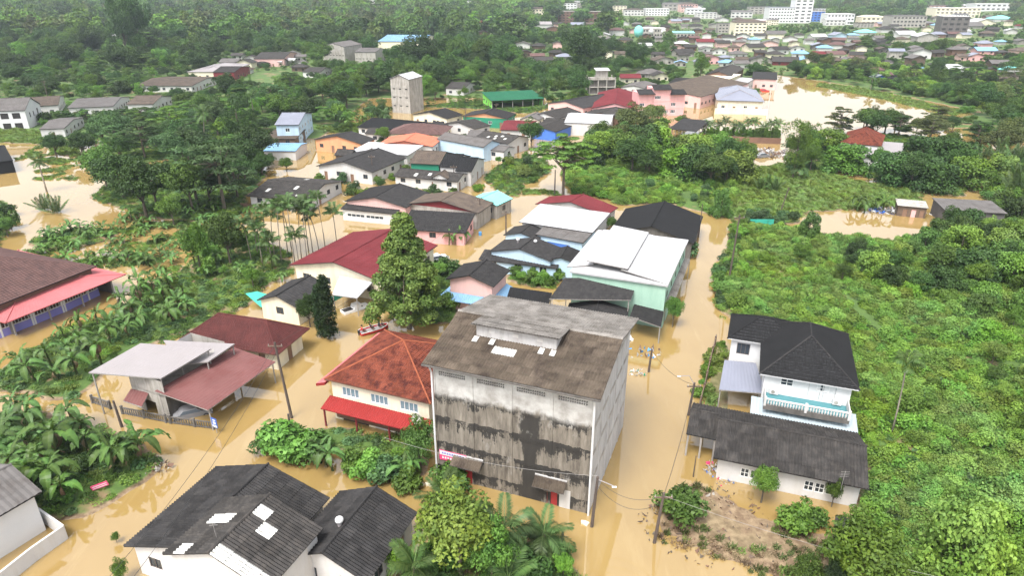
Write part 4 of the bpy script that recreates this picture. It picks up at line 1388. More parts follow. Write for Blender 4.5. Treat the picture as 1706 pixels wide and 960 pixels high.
house('street_shop', 'dark roof with blue and yellow end walls beside the round tree', {'FL': (884, 213), 'FR': (930, 222), 'BR': (950, 207)}, 3.0, 'gable_y', .9, 'slate2', 'blue', ov=.3, win=None)
house('pink_side_house', 'large dark gable roof with pink side wall below the unfinished tower', {'FL': (932, 172), 'FR': (976, 184), 'BR': (1015, 167)}, 3.6, 'gable_y', 1.6, 'slate', 'pinkw', ov=.3)
house('white_shed', 'white sheet-roofed storage shed behind the wide-crowned tree', {'FL': (940, 204), 'FR': (1018, 207), 'BR': (1024, 190)}, 4.0, 'gable_x', 1.2, 'white_metal', 'white', ov=.2, style='flat', course=30, cat='shed', win=None)
house('dark_gable_shed', 'dark gable roof between the white shed and the pink school', {'FL': (975, 190), 'FR': (1037, 198), 'BR': (1056, 185)}, 3.8, 'gable_y', 1.2, 'slate2', 'brownw', ov=.3, cat='shed')
house('crimson_hall', 'hall with a big crimson corrugated roof left of the pink school', {'FL': (982, 181), 'FR': (1058, 182), 'BR': (1066, 155)}, 4.2, 'gable_y', 2.0, 'redroof', 'rosew', ov=.3, cat='hall')
house('market_hall', 'hall with a big brown and black roof edged in red, right of the pink school', {'FL': (1131, 153), 'FR': (1186, 168), 'BR': (1212, 139)}, 4.6, 'shed_r', 2.2, 'brownroof', 'pinkw', ov=.3, cat='hall')
house('cream_roof_house', 'cream flat roof behind the brown market hall', {'FL': (1172, 130), 'FR': (1216, 136), 'BR': (1222, 126)}, 4.0, 'shed_f', .6, 'cream', 'cream', ov=.3, style='flat', course=30)
house('dark_mid_house', 'dark gable roof beyond the brown market hall', {'FL': (1183, 124), 'FR': (1225, 128), 'BR': (1232, 114)}, 4.4, 'gable_y', 1.8, 'slate2', 'brownw', ov=.3)
house('grey_hip_house', 'cream house with a smooth grey hip roof beside the big pond', {'FL': (1192, 167), 'FR': (1272, 169), 'BR': (1262, 150)}, 4.2, 'hip', 3.0, 'bluegray', 'cream', ov=.6, style='flat', course=30, cap='silver', win='win')
house('pink_pond_house', 'pink house with dark roof at the head of the pond', {'FL': (1250, 131), 'FR': (1292, 132), 'BR': (1296, 120)}, 4.8, 'gable_x', 1.5, 'slate', 'pinkw', ov=.4)
house('white_store', 'small white flat-roofed store left of the pink pond house', {'FL': (1218, 141), 'FR': (1242, 144), 'BR': (1252, 132)}, 4.2, 'shed_f', .4, 'white_metal', 'white', ov=.2, cat='shed')
house('dark_carport', 'dark sheet roof on posts at the edge of the jungle below the pink school', {'FL': (1122, 214), 'FR': (1166, 221), 'BR': (1174, 204)}, 3.6, 'shed_f', .5, 'slate', None, ov=.2, open_sides='FLRB', cat='carport')
house('green_canteen', 'long low green-trimmed building with dark openings behind the village', {'FL': (811, 170), 'FR': (895, 163), 'BR': (893, 153)}, 3.4, 'shed_f', 1.2, 'green_metal', 'lime', ov=.5, open_sides='F', cat='building')
house('skirted_red_house', 'house with red hip roof over white skirt roofs among the trees on the right', {'FL': (1408, 237), 'FR': (1475, 246), 'BR': (1468, 226)}, 4.4, 'hip', 2.8, 'tile_red', 'white', ov=.2, style='tile', pitch=.5, course=.6)
house('red_house_skirt', 'pale metal skirt roof round the red hip-roofed house on the right', {'FL': (1412, 257), 'FR': (1512, 268), 'BR': (1500, 244)}, 2.8, 'shed_f', .9, 'silver', 'white', ov=.5, style='flat', course=30, cat='lean-to')
house('metal_shed', 'grey sheet metal shed with brown door band on the right', {'BL': (1552, 332.5), 'BR': (1651, 337.6), 'FR': (1679, 356), 'FL': (1575, 351)}, 3.0, 'shed_f', .4, 'grayroof', 'grayroof', ov=.3, style='flat', course=30, cat='shed',
      opens={'F': [(2.5, -.2, 10.5, 2.3, 'brownw')], 'L': [], 'R': []})
house('shack', 'tiny plank shack amid white rubbish on the right', {'FL': (1492, 343), 'FR': (1543, 346), 'BR': (1545, 337)}, 2.3, 'shed_f', .3, 'conc', 'wood', ov=.25, style='flat', course=30, cat='shack',
      opens={'F': [(1, -.2, .9, 1.8, 'door'), (2.6, -.2, .9, 1.8, 'rosew'), (4.2, -.2, .8, 1.8, 'door')], 'L': [], 'R': []})
house('tin_shed', 'small tin roof half hidden at the foot of the field bungalow', {'FL': (1380, 905), 'FR': (1440, 915), 'BR': (1455, 878)}, 1.3, 'shed_f', .3, 'slate', 'wood', ov=.2, cat='shed', win=None)

for i, (x, y, w_, d_px, rf, wl_, lb) in enumerate(((590, 262, 34, 10, 'brownroof', 'wood', 'patched brown shed roof between the veranda house and the orange house'), (612, 222, 30, 8, 'slate2', 'white', 'little dark roof right of the orange-walled house'),
        (700, 214, 34, 9, 'slate', 'cream', 'dark roof squeezed behind the brown hip roof'), (780, 226, 30, 8, 'grayroof', 'white', 'grey roof behind the pale blue wall'), (720, 296, 26, 7, 'brownroof', 'white', 'small brown roof beside the long low grey roof'),
        (905, 206, 30, 9, 'slate2', 'white', 'dark roof by the street left of the white shed'), (870, 198, 30, 8, 'grayroof', 'cream', 'grey roof near the orange gable by the street'), (1075, 150, 40, 10, 'slate2', 'cream', 'dark roof behind the crimson hall'),
        (1040, 145, 40, 9, 'grayroof', 'white', 'grey roof behind the unfinished frame building'), (1120, 138, 36, 10, 'slate', 'brownw', 'dark roof at the near end of the far street'), (1105, 150, 34, 6, 'turq', 'white', 'pale turquoise roof behind the pink school'), (860, 215, 24, 6, 'slate2', 'white', 'dark roof beside the red corrugated roof'),
        (1215, 150, 24, 7, 'white_metal', 'white', 'small white roof between market hall and grey hip roof'), (560, 258, 26, 7, 'slate2', 'wood', 'dark little roof left of the veranda house'))):
    house('infill_house', lb, {'FL': (x, y), 'FR': (x + w_, y + w_ * .1), 'BR': (x + w_ + d_px, y + w_ * .1 - d_px)}, 3.0, 'gable_x' if i % 2 else 'gable_y', 1.1, rf, wl_, ov=.3)

# ---------------------------------------------------------------- pink school, unfinished tower, concrete tower
cen = at(1100, 193)
sch = empty('school', (cen.x, cen.y, 0), R(6))
tag(sch, 'pink three-storey school with three stepped dark roof caps', 'school')
FOOT.append((cen.x, cen.y, R(6), 9, 5, 10))
Wt = 17.0
for i, (xa, xb, hh) in enumerate(((-8.8, -3.2, 8.2), (-3.2, 3.2, 9.8), (3.2, 8.8, 8.0))):
    mb = MB()
    o, u, L = Vector((xa, 0 - .3 * (i == 1), 0)), Vector((1, 0, 0)), xb - xa
    qs = [(L * k / 2 + .5, 1.0 + 2.6 * lv, L / 2 - 1.0, 1.2, 'win') for k in range(2) for lv in range(3) if 1 + 2.6 * lv + 1.4 < hh]
    qs = qs[:2] if i != 1 else qs[2:4]
    wall_panel(mb, o, u, L, -.5, hh, qs)
    mb.box(xa, xb, .25, 9.0, -.5, hh)
    mb.build('wall', 'rosew', sch)
    for t in qs:
        fill_opening(sch, o, u, t)
    for z in (2.7, 5.4):
        MB().box(xa, xb, -.12 - .3 * (i == 1), 0.01, z, z + .18).build('floor_band', 'pinkw', sch)
    sl = (Vector((xa - .3, -1.3, hh - .1)), Vector((xb + .3, -1.3, hh - .1)), Vector((xb + .3, 3, hh + 1.2)), Vector((xa - .3, 3, hh + 1.2)))
    u2 = MB().slab(sl, .12).build('roof', 'slate', sch)
    cover(sl, .5, 1.2, .03, .03, .04).build('roof_covering', 'slate', u2)

cen = at(1003, 158)
tw = empty('unfinished_building', (cen.x, cen.y, 0), R(4))
tag(tw, 'unfinished grey concrete frame building with a small white-roofed stair tower', 'building')
FOOT.append((cen.x, cen.y, R(4), 6, 5, 9))
for z in (0.2, 3.2, 6.4):
    MB().box(-6, 6, 0, 9, z, z + .3).build('floor_slab', 'conc', tw)
for x in (-5.7, -1.9, 1.9, 5.7):
    for y in (.3, 8.6):
        MB().box(x - .22, x + .22, y - .2, y + .2, .5, 7.6).build('column', 'conc', tw)
MB().box(-5.5, 5.5, .9, 8.2, .5, 6.3).build('inner_wall', 'conc_dark', tw)
MB().box(-5.9, 5.9, .1, .25, 6.7, 7.5).build('parapet', 'conc', tw)
MB().box(-2.2, 2.6, 2, 6, 6.7, 10.2).build('stair_tower', 'conc', tw)
sl = (Vector((-3, 1.2, 10.3)), Vector((3.4, 1.2, 10.3)), Vector((3.4, 6.8, 10.9)), Vector((-3, 6.8, 10.9)))
MB().slab(sl, .15).build('tower_roof', 'white_metal', tw)


def swift_tower(name, label, fl, fr, br, h, rise, kind, wall, roof, floors, gable=None):
    cen, ang, W, D = fit_rect({'FL': fl, 'FR': fr, 'BR': br}, 0)
    t = house(name, label, None, h, kind, rise, roof, wall, ref='wall', ov=.25, rect=(cen, ang, W, D), win=None, cat='tower')
    for i in range(1, floors):
        z = h * i / floors
        MB().box(-W / 2 - .05, W / 2 + .05, -D / 2 - .05, D / 2 + .05, z, z + .22).build('floor_band', 'conc', t)
        for k in range(max(2, int(W / 2))):
            x = -W / 2 + (k + .5) * W / max(2, int(W / 2))
            MB().box(x - .5, x + .5, -D / 2 - .03, -D / 2 + .02, z - .6, z - .25).build('vent', 'dark', t)
    return t


swift_tower('concrete_tower', 'slim stained grey concrete tower with white roof among the trees', (658, 187), (685.5, 190), (702, 182), 12.5, 1.6, 'gable_y', 'conc', 'white_metal', 4)
swift_tower('concrete_block', 'squat grey windowless concrete block with grey roof, upper left of the village', (544, 103), (577, 105), (600, 99), 9.5, 2.2, 'gable_y', 'conc', 'grayroof', 2)
swift_tower('concrete_block', 'lower grey concrete block right of the squat windowless one', (595, 106), (628, 107), (642, 101), 7.0, 1.6, 'gable_x', 'conc', 'grayroof', 2)

# ---------------------------------------------------------------- upper left buildings
apt = house('apartment_block', 'white two-storey apartment block with grey gable roof at the left edge', {'FR': (47, 215), 'FL': (-90, 222), 'BR': (80, 203)}, 6.4, 'gable_x', 3.2, 'grayroof', 'white_clean', zr=0, ref='wall', ov=.3, cat='building',
            opens={'F': [(x, z, 2.4, 1.9, 'dark') for x in (2, 5.5, 9, 12.5, 16, 19.5, 23) for z in (.4, 3.7)], 'R': [(3, 3.6, .8, 1.6, 'win_dark'), (6, 3.6, .8, 1.6, 'win_dark'), (9.5, 3.6, 1.2, 2, 'win_dark')], 'L': []})
house('grey_shed', 'grey sheet-roofed shed beside the white apartment block', {'FL': (80, 213), 'FR': (116, 215), 'BR': (126, 197)}, 3.2, 'gable_x', 1.0, 'grayroof', 'white', ov=.3, cat='shed')
house('dark_long_shed', 'long dark shed roof with white front behind the apartment block', {'FL': (30, 178), 'FR': (104, 175), 'BR': (100, 160)}, 4.0, 'gable_x', 1.6, 'brownroof', 'white', ov=.3, cat='shed')
house('grey_wide_house', 'wide light grey roof among trees on the left', {'FL': (124, 178), 'FR': (196, 178), 'BR': (206, 162)}, 3.6, 'gable_x', 1.5, 'grayroof', 'white', ov=.4)
house('brown_cottage', 'cottage with dark brown roof and white gable, left of the village', {'FL': (226, 172), 'FR': (262, 175), 'BR': (273, 162)}, 3.6, 'gable_x', 1.8, 'brownroof', 'white', ov=.4)
house('patched_houses', 'low patched roofs of weathered houses on the left', {'FL': (254, 140), 'FR': (330, 146), 'BR': (345, 130)}, 3.2, 'gable_x', 1.4, 'brownroof', 'white', ov=.4)
house('faded_pink_house', 'house with a faded pink roof in the upper left', {'FL': (330, 118), 'FR': (385, 121), 'BR': (400, 108)}, 4.0, 'hip', 1.8, 'silver', 'cream', ov=.4, style='flat', course=30)
house('brick_house', 'dark-roofed brown house right of the faded pink roof', {'FL': (366, 119), 'FR': (396, 121), 'BR': (405, 112)}, 4.4, 'gable_x', 1.5, 'slate2', 'maroonw', ov=.3)
house('pink_long_house', 'long pale pink house with dark roof at the wood edge', {'FL': (431, 97), 'FR': (479, 98), 'BR': (487, 88)}, 5.0, 'gable_x', 2.0, 'slate2', 'pinkw', ov=.4)
house('small_dark_house', 'small white house with dark roof beside the meadow', {'FL': (512, 119), 'FR': (538, 121), 'BR': (546, 114)}, 3.2, 'gable_x', 1.4, 'slate2', 'white', ov=.3)
house('blue_warehouse', 'cream warehouse with a pale blue metal roof at the wood edge', {'FL': (641, 68), 'FR': (712, 70), 'BR': (718, 60)}, 6.5, 'gable_x', 2.6, 'blue_metal', 'cream', ov=.4, cat='warehouse', win=None)
house('tree_cottage', 'dark-roofed cottage half hidden behind the concrete tower', {'FL': (750, 146), 'FR': (778, 149), 'BR': (785, 140)}, 3.4, 'gable_x', 1.6, 'slate2', 'white', ov=.3)
house('riverside_shed', 'black shed at the left edge above the white pond', {'FL': (-30, 275), 'FR': (19, 268), 'BR': (10, 242)}, 3.0, 'flat', 0, 'black', 'black', ov=.1, win=None, cat='shed')

# ---------------------------------------------------------------- far town: blocks with windows
def block(name, label, x0, x1, ytop, ybase, wall, roof='grayroof', floors=3, bays=6, rz=0.0, depth=.6, kind='flat', group=None, parap=None):
    xm = (x0 + x1) / 2
    pc = at(xm, ybase)
    W = (at(x1, ybase) - at(x0, ybase)).length
    h = height_at(xm, ybase, ytop)
    D = W * depth
    g = far_z(pc.x, pc.y) if pc.y > 440 else 0.0
    ops = []
    fh = (h - .3) / floors
    bwid = W / bays
    for f in range(floors):
        for b_ in range(bays):
            ops.append((b_ * bwid + bwid * .22, f * fh + fh * .35, bwid * .56, fh * .42, 'dark'))
    cx, cy = pc.x + math.sin(-rz) * D / 2, pc.y + math.cos(rz) * D / 2
    rise = 0 if kind == 'flat' else h * .22
    t = house(name, label, None, h, kind, rise, roof, wall, rect=(Vector((cx, cy, 0)), rz, W, D), ref='wall', ov=.3, opens={'F': ops, 'R': ops[: bays // 2 * 0], 'L': []}, cat='building', group=group,
              style='flat', course=40, pitch=1.2, simple=True)
    t.location.z = g
    return t


block('hospital', 'long white five-storey hospital block on the skyline', 1279, 1322, 14, 40, 'white_clean', 'bluegray', 5, 9)
block('hospital_tower', 'tall white stair tower of the hospital on the skyline', 1320, 1350, 0, 40, 'white_clean', 'white', 7, 3, depth=.7)
block('blue_office', 'blue and white office block right of the hospital', 1348, 1372, 20, 37, 'blue', 'white', 4, 4)
block('white_flats', 'white three-storey flats with dark windows beyond the town', 1376, 1421, 25, 43, 'white_clean', 'white', 3, 8)
block('cream_block', 'cream block with hip roof right of the white flats', 1434, 1472, 30, 43, 'cream', 'cream', 2, 5, kind='hip')
block('grey_flats', 'grey unfinished-looking terrace of flats on the right skyline', 1484, 1540, 31, 50, 'conc', 'grayroof', 3, 9)
block('beige_plant', 'wide beige factory hall on the right skyline', 1556, 1630, 18, 34, 'cream', 'white', 3, 10, depth=.4)
block('stained_block', 'black-stained concrete block with white side on the right skyline', 1564, 1606, 32, 66, 'conc_dark', 'white', 4, 4, R(-8))
block('white_plant', 'long white factory building at the right skyline', 1622, 1690, 14, 26, 'white_clean', 'white', 2, 8, depth=.4)
block('hotel', 'beige hotel block with brown hip roof', 1223, 1275, 38, 60, 'cream', 'brownroof', 4, 7, kind='hip')
block('grey_shell', 'grey concrete shell of a block left of the hotel', 1196, 1224, 40, 56, 'conc', 'grayroof', 3, 5)
block('white_block', 'small pale apartment block far behind, right of centre', 1132, 1161, 12, 25, 'pinkw', 'brownroof', 3, 6, kind='hip')
block('white_block', 'row of white shophouses far behind the mosque', 1075, 1114, 18, 30, 'white_clean', 'white', 3, 8)
block('white_block', 'white low blocks left of the far shophouses', 1040, 1072, 20, 30, 'white', 'brownroof', 2, 6, kind='hip')
block('brown_block', 'brown unfinished apartment block, left one of the far pair', 930, 960, 22, 44, 'brownw', 'conc', 5, 5)
block('brown_block', 'brown unfinished apartment block, right one of the far pair', 975, 1001, 22, 40, 'brownw', 'conc', 5, 4)
block('white_block', 'small white block left of the far brown pair', 945, 978, 8, 20, 'white', 'white', 3, 4)
block('mosque', 'mosque with arched grey arcade and white roof trim', 1070, 1108, 49, 64, 'conc', 'white', 2, 8)
block('turquoise_hall', 'hall with a turquoise roof beside the far street', 1121, 1156, 56, 66, 'conc', 'turq', 1, 6, kind='gable_x')
block('far_villa', 'white villa on the top edge of the picture', 604, 634, 2, 13, 'white', 'brownroof', 2, 5, kind='hip')
block('far_villa', 'white villa on the top edge right of the first', 672, 688, 3, 10, 'white', 'brownroof', 2, 3, kind='hip')
block('far_shops', 'low white row of shops near the top edge', 730, 815, 8, 14, 'white', 'white', 1, 10, depth=.3)
block('far_block', 'low white building in the forest at upper right', 1345, 1420, 0, 6, 'white', 'white', 2, 9, depth=.3)

rb = np.random.default_rng(77)
for i in range(26):
    x = rb.uniform(1180, 1700) if i < 15 else rb.uniform(870, 1180)
    yb_ = rb.uniform(16, 52) if i < 15 else rb.uniform(14, 40)
    wpx = rb.uniform(18, 38)
    zone = 'right of the far street' if x > 1180 else 'left of the far street'
    m_ = ['white_clean', 'cream', 'white', 'conc', 'pinkw'][i % 5]
    block('town_block', 'small %s block in the hazy far town %s' % ({'white_clean': 'bright white', 'white': 'dull white', 'cream': 'cream', 'conc': 'grey', 'pinkw': 'pinkish'}[m_], zone), x, x + wpx, yb_ - rb.uniform(6, 12), yb_, m_, ['grayroof', 'brownroof', 'white_metal'][i % 3],
          2 + i % 2, 5, 0, .5, 'flat' if i % 2 else 'gable_x', 'far town blocks %s, %s' % (zone, m_))

# mosque domes
for k, x in enumerate((1064, 1085, 1105)):
    p = at(x, 52, 9)
    mb = MB()
    sphere(mb, (0, 0, 0), 4.0 if k == 0 else 2.0, 12, 8, 0, 1.2)
    d = mb.build('dome', 'turq' if k == 0 else 'white', None, True)
    d.location = p
    tag(d, ('turquoise mosque dome', 'left white mosque dome', 'right white mosque dome')[k] + ' above the far trees', 'dome')

# small houses scattered through the far village: x, y of the front foot, width px, roof, wall
SMALL = [(1175, 80, 30, 'redroof', 'white'), (1200, 92, 26, 'brownroof', 'white'), (1231, 98, 30, 'grayroof', 'white'), (1258, 88, 34, 'slate2', 'cream'), (1285, 80, 30, 'grayroof', 'pinkw'), (1258, 74, 20, 'blue_metal', 'white'),
         (1150, 86, 24, 'slate2', 'brownw'), (1188, 108, 18, 'brown_tile', 'rosew'), (1213, 112, 28, 'blue_metal', 'white'), (1300, 92, 30, 'slate2', 'white'), (1330, 88, 26, 'grayroof', 'white'), (1336, 98, 30, 'blue_metal', 'white'),
         (1312, 110, 44, 'slate2', 'maroonw'), (1345, 108, 30, 'blue_metal', 'cream'), (1375, 92, 26, 'blue_metal', 'white'), (1392, 100, 34, 'brown_tile', 'cream'), (1415, 108, 34, 'grayroof', 'pinkw'), (1398, 84, 30, 'brown_tile', 'white'),
         (1364, 68, 28, 'white_metal', 'white'), (1398, 66, 28, 'bluegray', 'bluew'), (1424, 72, 20, 'grayroof', 'white'), (1295, 66, 32, 'grayroof', 'cream'), (1318, 72, 26, 'brownroof', 'white'),
         (1462, 126, 24, 'brown_tile', 'cream'), (1475, 134, 26, 'brown_tile', 'cream'), (1466, 138, 22, 'bluegray', 'blue'), (1496, 140, 30, 'black', 'white'), (1512, 122, 22, 'slate2', 'conc'), (1536, 100, 34, 'grayroof', 'white'),
         (1590, 124, 42, 'white_metal', 'white'), (1622, 128, 28, 'grayroof', 'white'), (1628, 104, 30, 'bluegray', 'rosew'), (1642, 82, 28, 'bluegray', 'rosew'), (1645, 94, 34, 'blue_metal', 'rosew'), (1690, 126, 34, 'turq', 'white'), (1688, 148, 50, 'brownroof', 'white'),
         (1140, 96, 34, 'slate2', 'conc'), (1106, 108, 40, 'brownroof', 'conc'), (1085, 132, 44, 'grayroof', 'conc'), (1050, 140, 36, 'redroof', 'cream'), (1100, 136, 30, 'slate2', 'cream'), (870, 55, 26, 'grayroof', 'white'), (905, 50, 28, 'silver', 'white'),
         (805, 62, 24, 'slate2', 'brownw'), (802, 46, 20, 'redroof', 'white'), (905, 108, 34, 'slate2', 'white'), (872, 82, 26, 'grayroof', 'white'), (1480, 58, 30, 'slate2', 'white'), (1510, 66, 34, 'white_metal', 'white'), (1545, 74, 36, 'white_metal', 'conc'),
         (1445, 62, 30, 'turq', 'white'), (1465, 72, 22, 'grayroof', 'white'), (1640, 46, 40, 'white_metal', 'cream'), (1672, 40, 34, 'turq', 'white'), (1620, 54, 40, 'grayroof', 'conc'), (1240, 66, 24, 'slate2', 'white'), (1215, 72, 24, 'slate2', 'white'),
         (395, 100, 22, 'slate2', 'white'), (418, 106, 28, 'slate2', 'white'), (405, 124, 30, 'brownroof', 'white'), (460, 112, 30, 'white_metal', 'conc'), (500, 112, 18, 'grayroof', 'white'), (280, 20, 24, 'white_metal', 'white'), (188, 70, 16, 'white_metal', 'white'), (1270, 108, 40, 'slate2', 'conc')]
rg = np.random.default_rng(404)
RF = ['grayroof', 'slate2', 'brownroof', 'slate2', 'grayroof', 'brown_tile', 'slate2', 'brownroof', 'slate2', 'grayroof', 'bluegray', 'slate2', 'brownroof', 'grayroof', 'redroof', 'blue_metal', 'white_metal']
TOWNS = [((1130, 1440), (64, 116), 95), ((1455, 1706), (62, 130), 26), ((860, 1110), (44, 104), 24), ((1440, 1700), (36, 60), 18), ((1040, 1240), (34, 62), 18), ((380, 500), (98, 122), 8)]
for (xr, yr, n_) in TOWNS:
    got = 0
    tries = 0
    while got < n_ and tries < 900:
        tries += 1
        x, y = rg.uniform(*xr), rg.uniform(*yr)
        if 1280 < x and y > 112 and x < 1450 or abs(x - (1172 - (y - 60) * .42)) < 9:
            continue
        if any(abs(x - s[0]) < (s[2] + 20) * .42 and abs(y - s[1]) < 3.4 + y * .035 for s in SMALL):
            continue
        SMALL.append((x, y, rg.uniform(17, 30) * (.55 + y * .005), RF[int(rg.integers(0, len(RF)))], ['white', 'conc', 'conc', 'conc_dark', 'pinkw', 'brownw', 'wood', 'cream'][int(rg.integers(0, 8))]))
        got += 1
NAMES = {'redroof': 'red', 'brownroof': 'brown', 'grayroof': 'grey', 'slate2': 'dark', 'blue_metal': 'blue', 'brown_tile': 'reddish-brown', 'white_metal': 'white', 'bluegray': 'blue-grey', 'turq': 'turquoise', 'silver': 'pale', 'black': 'black'}
for i, (x, y, wpx, rf, wl_) in enumerate(SMALL):
    pc = at(x, y)
    W = max(8.0, (at(x + wpx / 2, y) - at(x - wpx / 2, y)).length)
    W = min(W, 26)
    D = W * random.uniform(.55, .85)
    hh = random.uniform(2.4, 3.2) * (1.5 if i % 7 == 0 else 1)
    kd = ('gable_x', 'gable_y', 'hip')[i % 3]
    zone = 'right of the far street' if 1160 < x < 1450 else 'beyond the pond on the far right' if x >= 1450 else 'in the trees at the upper left' if x < 600 else 'left of the far street'
    t = house('village_house', 'small far house with %s roof %s' % (NAMES[rf], zone), None, hh, kd, W * .15, rf, wl_, simple=y < 104, rect=(Vector((pc.x, pc.y + D / 2, 0)), random.uniform(-.3, .3), W, D), ov=.8, style='flat', course=40, pitch=1.0,
              opens={'F': [(W * .2, .7, 1.3, 1.2, 'dark'), (W * .6, .7, 1.3, 1.2, 'dark')] if y > 84 else [], 'L': [], 'R': []}, group='far village houses with %s roofs %s' % (NAMES[rf], zone))
    if pc.y > 440:
        t.location.z = far_z(pc.x, pc.y)


def absorb(child_name, parent_name):
    """pieces of one building surveyed apart become parts of that building"""
    c, p = bpy.data.objects[child_name], bpy.data.objects[parent_name]
    inv = Matrix.LocRotScale(p.location, p.rotation_euler, p.scale).inverted()
    mc = Matrix.LocRotScale(c.location, c.rotation_euler, c.scale)
    for ch in list(c.children):
        m = inv @ mc @ ch.matrix_basis
        ch.parent = p
        ch.matrix_basis = m
    bpy.data.objects.remove(c)


for c_n, p_n in (('hall_roof', 'hall'), ('villa_wing', 'villa'), ('blue_house_front', 'blue_house'), ('red_house_skirt', 'skirted_red_house'), ('blue_skirt_roof', 'pink_house'), ('front_lean_to', 'pink_gable_house'),
                 ('blue_white_annex', 'blue_white_house'), ('hospital_tower', 'hospital')):
    absorb(c_n, p_n)


# ---------------------------------------------------------------- foliage meshes
def raw_mesh(name, v, q, tint, mat):
    me = bpy.data.meshes.new(name)
    me.vertices.add(len(v))
    me.vertices.foreach_set('co', v.astype(np.float32).ravel())
    k = q.shape[1]
    me.loops.add(q.size)
    me.loops.foreach_set('vertex_index', q.astype(np.int32).ravel())
    me.polygons.add(len(q))
    me.polygons.foreach_set('loop_start', (np.arange(len(q)) * k).astype(np.int32))
    me.polygons.foreach_set('loop_total', np.full(len(q), k, np.int32))
    me.update(calc_edges=True)
    a = me.attributes.new('tint', 'FLOAT', 'POINT')
    a.data.foreach_set('value', np.clip(tint, 0, 1).astype(np.float32))
    me.materials.append(M[mat])
    return me


def unit(a):
    return a / (np.linalg.norm(a, axis=1, keepdims=True) + 1e-9)


def leaf_quads(c, n, L, Wd, rng, tint, down=0.0):
    """rhombic leaves at c with normals n"""
    N = len(c)
    rnd = rng.normal(size=(N, 3))
    rnd[:, 2] -= down
    t = rnd - n * (rnd * n).sum(1, keepdims=True)
    t = unit(t)
    b = np.cross(n, t)
    L = L * rng.uniform(.7, 1.3, (N, 1))
    Wd = Wd * rng.uniform(.75, 1.25, (N, 1))
    fold = n * (L * .12)
    v = np.stack([c - t * L * .5 - fold, c + b * Wd * .5, c + t * L * .5 - fold * 1.4, c - b * Wd * .5], 1).reshape(-1, 3)
    q = np.arange(N * 4).reshape(N, 4)
    return v, q, np.repeat(tint, 4)


def crown(name, blobs, per, L, Wd, seed, mat, up=.45, spread=.5, down=0.0, low=-.55):
    """leaf-covered clumps: blobs = (x,y,z,rx,ry,rz)"""
    rng = np.random.default_rng(seed)
    C, N_, T = [], [], []
    for bl in blobs:
        x, y, z, rx, ry, rz = bl
        k = max(6, int(per * (rx * ry + rx * rz + ry * rz) / 3))
        d = unit(rng.normal(size=(k, 3)))
        d[:, 2] = np.where(d[:, 2] < low, -d[:, 2] * .6, d[:, 2])
        d = unit(d)
        r = rng.uniform(.72, 1.08, (k, 1))
        C.append(np.array([x, y, z]) + d * r * np.array([rx, ry, rz]))
        nn = unit(d * .8 + np.array([0, 0, up]) + rng.normal(size=(k, 3)) * spread)
        N_.append(nn)
        T.append(np.clip(rng.uniform(.1, .9) * .6 + rng.uniform(0, .45, k), 0, 1))
    C, N_, T = np.concatenate(C), np.concatenate(N_), np.concatenate(T)
    v, q, t = leaf_quads(C, N_, L, Wd, rng, T, down)
    return raw_mesh(name, v, q, t, mat)


def ellip_blobs(rng, n, R_, Hh, zc, rb, hollow=.55, squash=.8, lump=.18):
    out = []
    for _ in range(n):
        d = rng.normal(size=3)
        d /= np.linalg.norm(d)
        r = rng.uniform(hollow, 1.0) * (1 + rng.normal() * lump)
        if d[2] < -.45:
            d[2] *= .5
        b = rb * rng.uniform(.65, 1.35)
        out.append((d[0] * r * (R_ - rb * .6), d[1] * r * (R_ - rb * .6), zc + d[2] * r * (Hh - rb * .5), b, b, b * squash))
    return out


def trunk_mesh(name, h, r, limbs, rng, mat='bark', lean=(0, 0), seg=7):
    mb = MB()
    top = Vector((lean[0], lean[1], h))
    mb.tube([(0, 0, -.8), (0, 0, 0), (lean[0] * .4, lean[1] * .4, h * .5), top], [r * 1.35, r, r * .75, r * .45], seg)
    for l in limbs:
        s = top * rng.uniform(.5, .95)
        m = (s + Vector(l)) / 2 + Vector((0, 0, rng.uniform(-.2, .3)))
        mb.tube([s, m, Vector(l)], [r * .4, r * .25, r * .1], 5)
    return mb.mesh(name, mat, True)


PLANT = {}      # kind -> list of (trunk mesh, crown mesh, native height, native radius)


def add_kind(kind, tr, cr, h, rad):
    PLANT.setdefault(kind, []).append((tr, cr, h, rad))


for s in range(3):      # broadleaf, medium
    g = np.random.default_rng(100 + s)
    bl = ellip_blobs(g, 46, 4.0, 3.0, 5.6, 1.15)
    add_kind('broad', trunk_mesh('trunk', 4.5, .26, [b[:3] for b in bl[:7]], g), crown('crown', bl, 95, .42, .24, 200 + s, 'leaf_mid'), 8.6, 4.0)
for s in range(2):      # large dense dark
    g = np.random.default_rng(120 + s)
    bl = ellip_blobs(g, 70, 5.5, 4.2, 6.6, 1.4)
    add_kind('big', trunk_mesh('trunk', 5.5, .4, [b[:3] for b in bl[:9]], g), crown('crown', bl, 62, .5, .3, 220 + s, 'leaf_dark'), 10.8, 5.5)
for s in range(2):      # layered flat-topped
    g = np.random.default_rng(140 + s)
    bl = []
    for lay, (z, rr) in enumerate(((3.6, 4.6), (5.2, 4.9), (6.6, 3.9), (7.8, 2.4))):
        for _ in range(13 - lay * 2):
            a, r_ = g.uniform(0, 6.28), rr * math.sqrt(g.uniform(.12, 1))
            b = g.uniform(.9, 1.5)
            bl.append((math.cos(a) * r_, math.sin(a) * r_, z + g.normal() * .25, b, b, .32))
    add_kind('layered', trunk_mesh('trunk', 7, .28, [b[:3] for b in bl[::3]], g), crown('crown', bl, 150, .42, .26, 240 + s, 'leaf_mid', up=1.0, spread=.35, low=-.2), 8.4, 5.2)
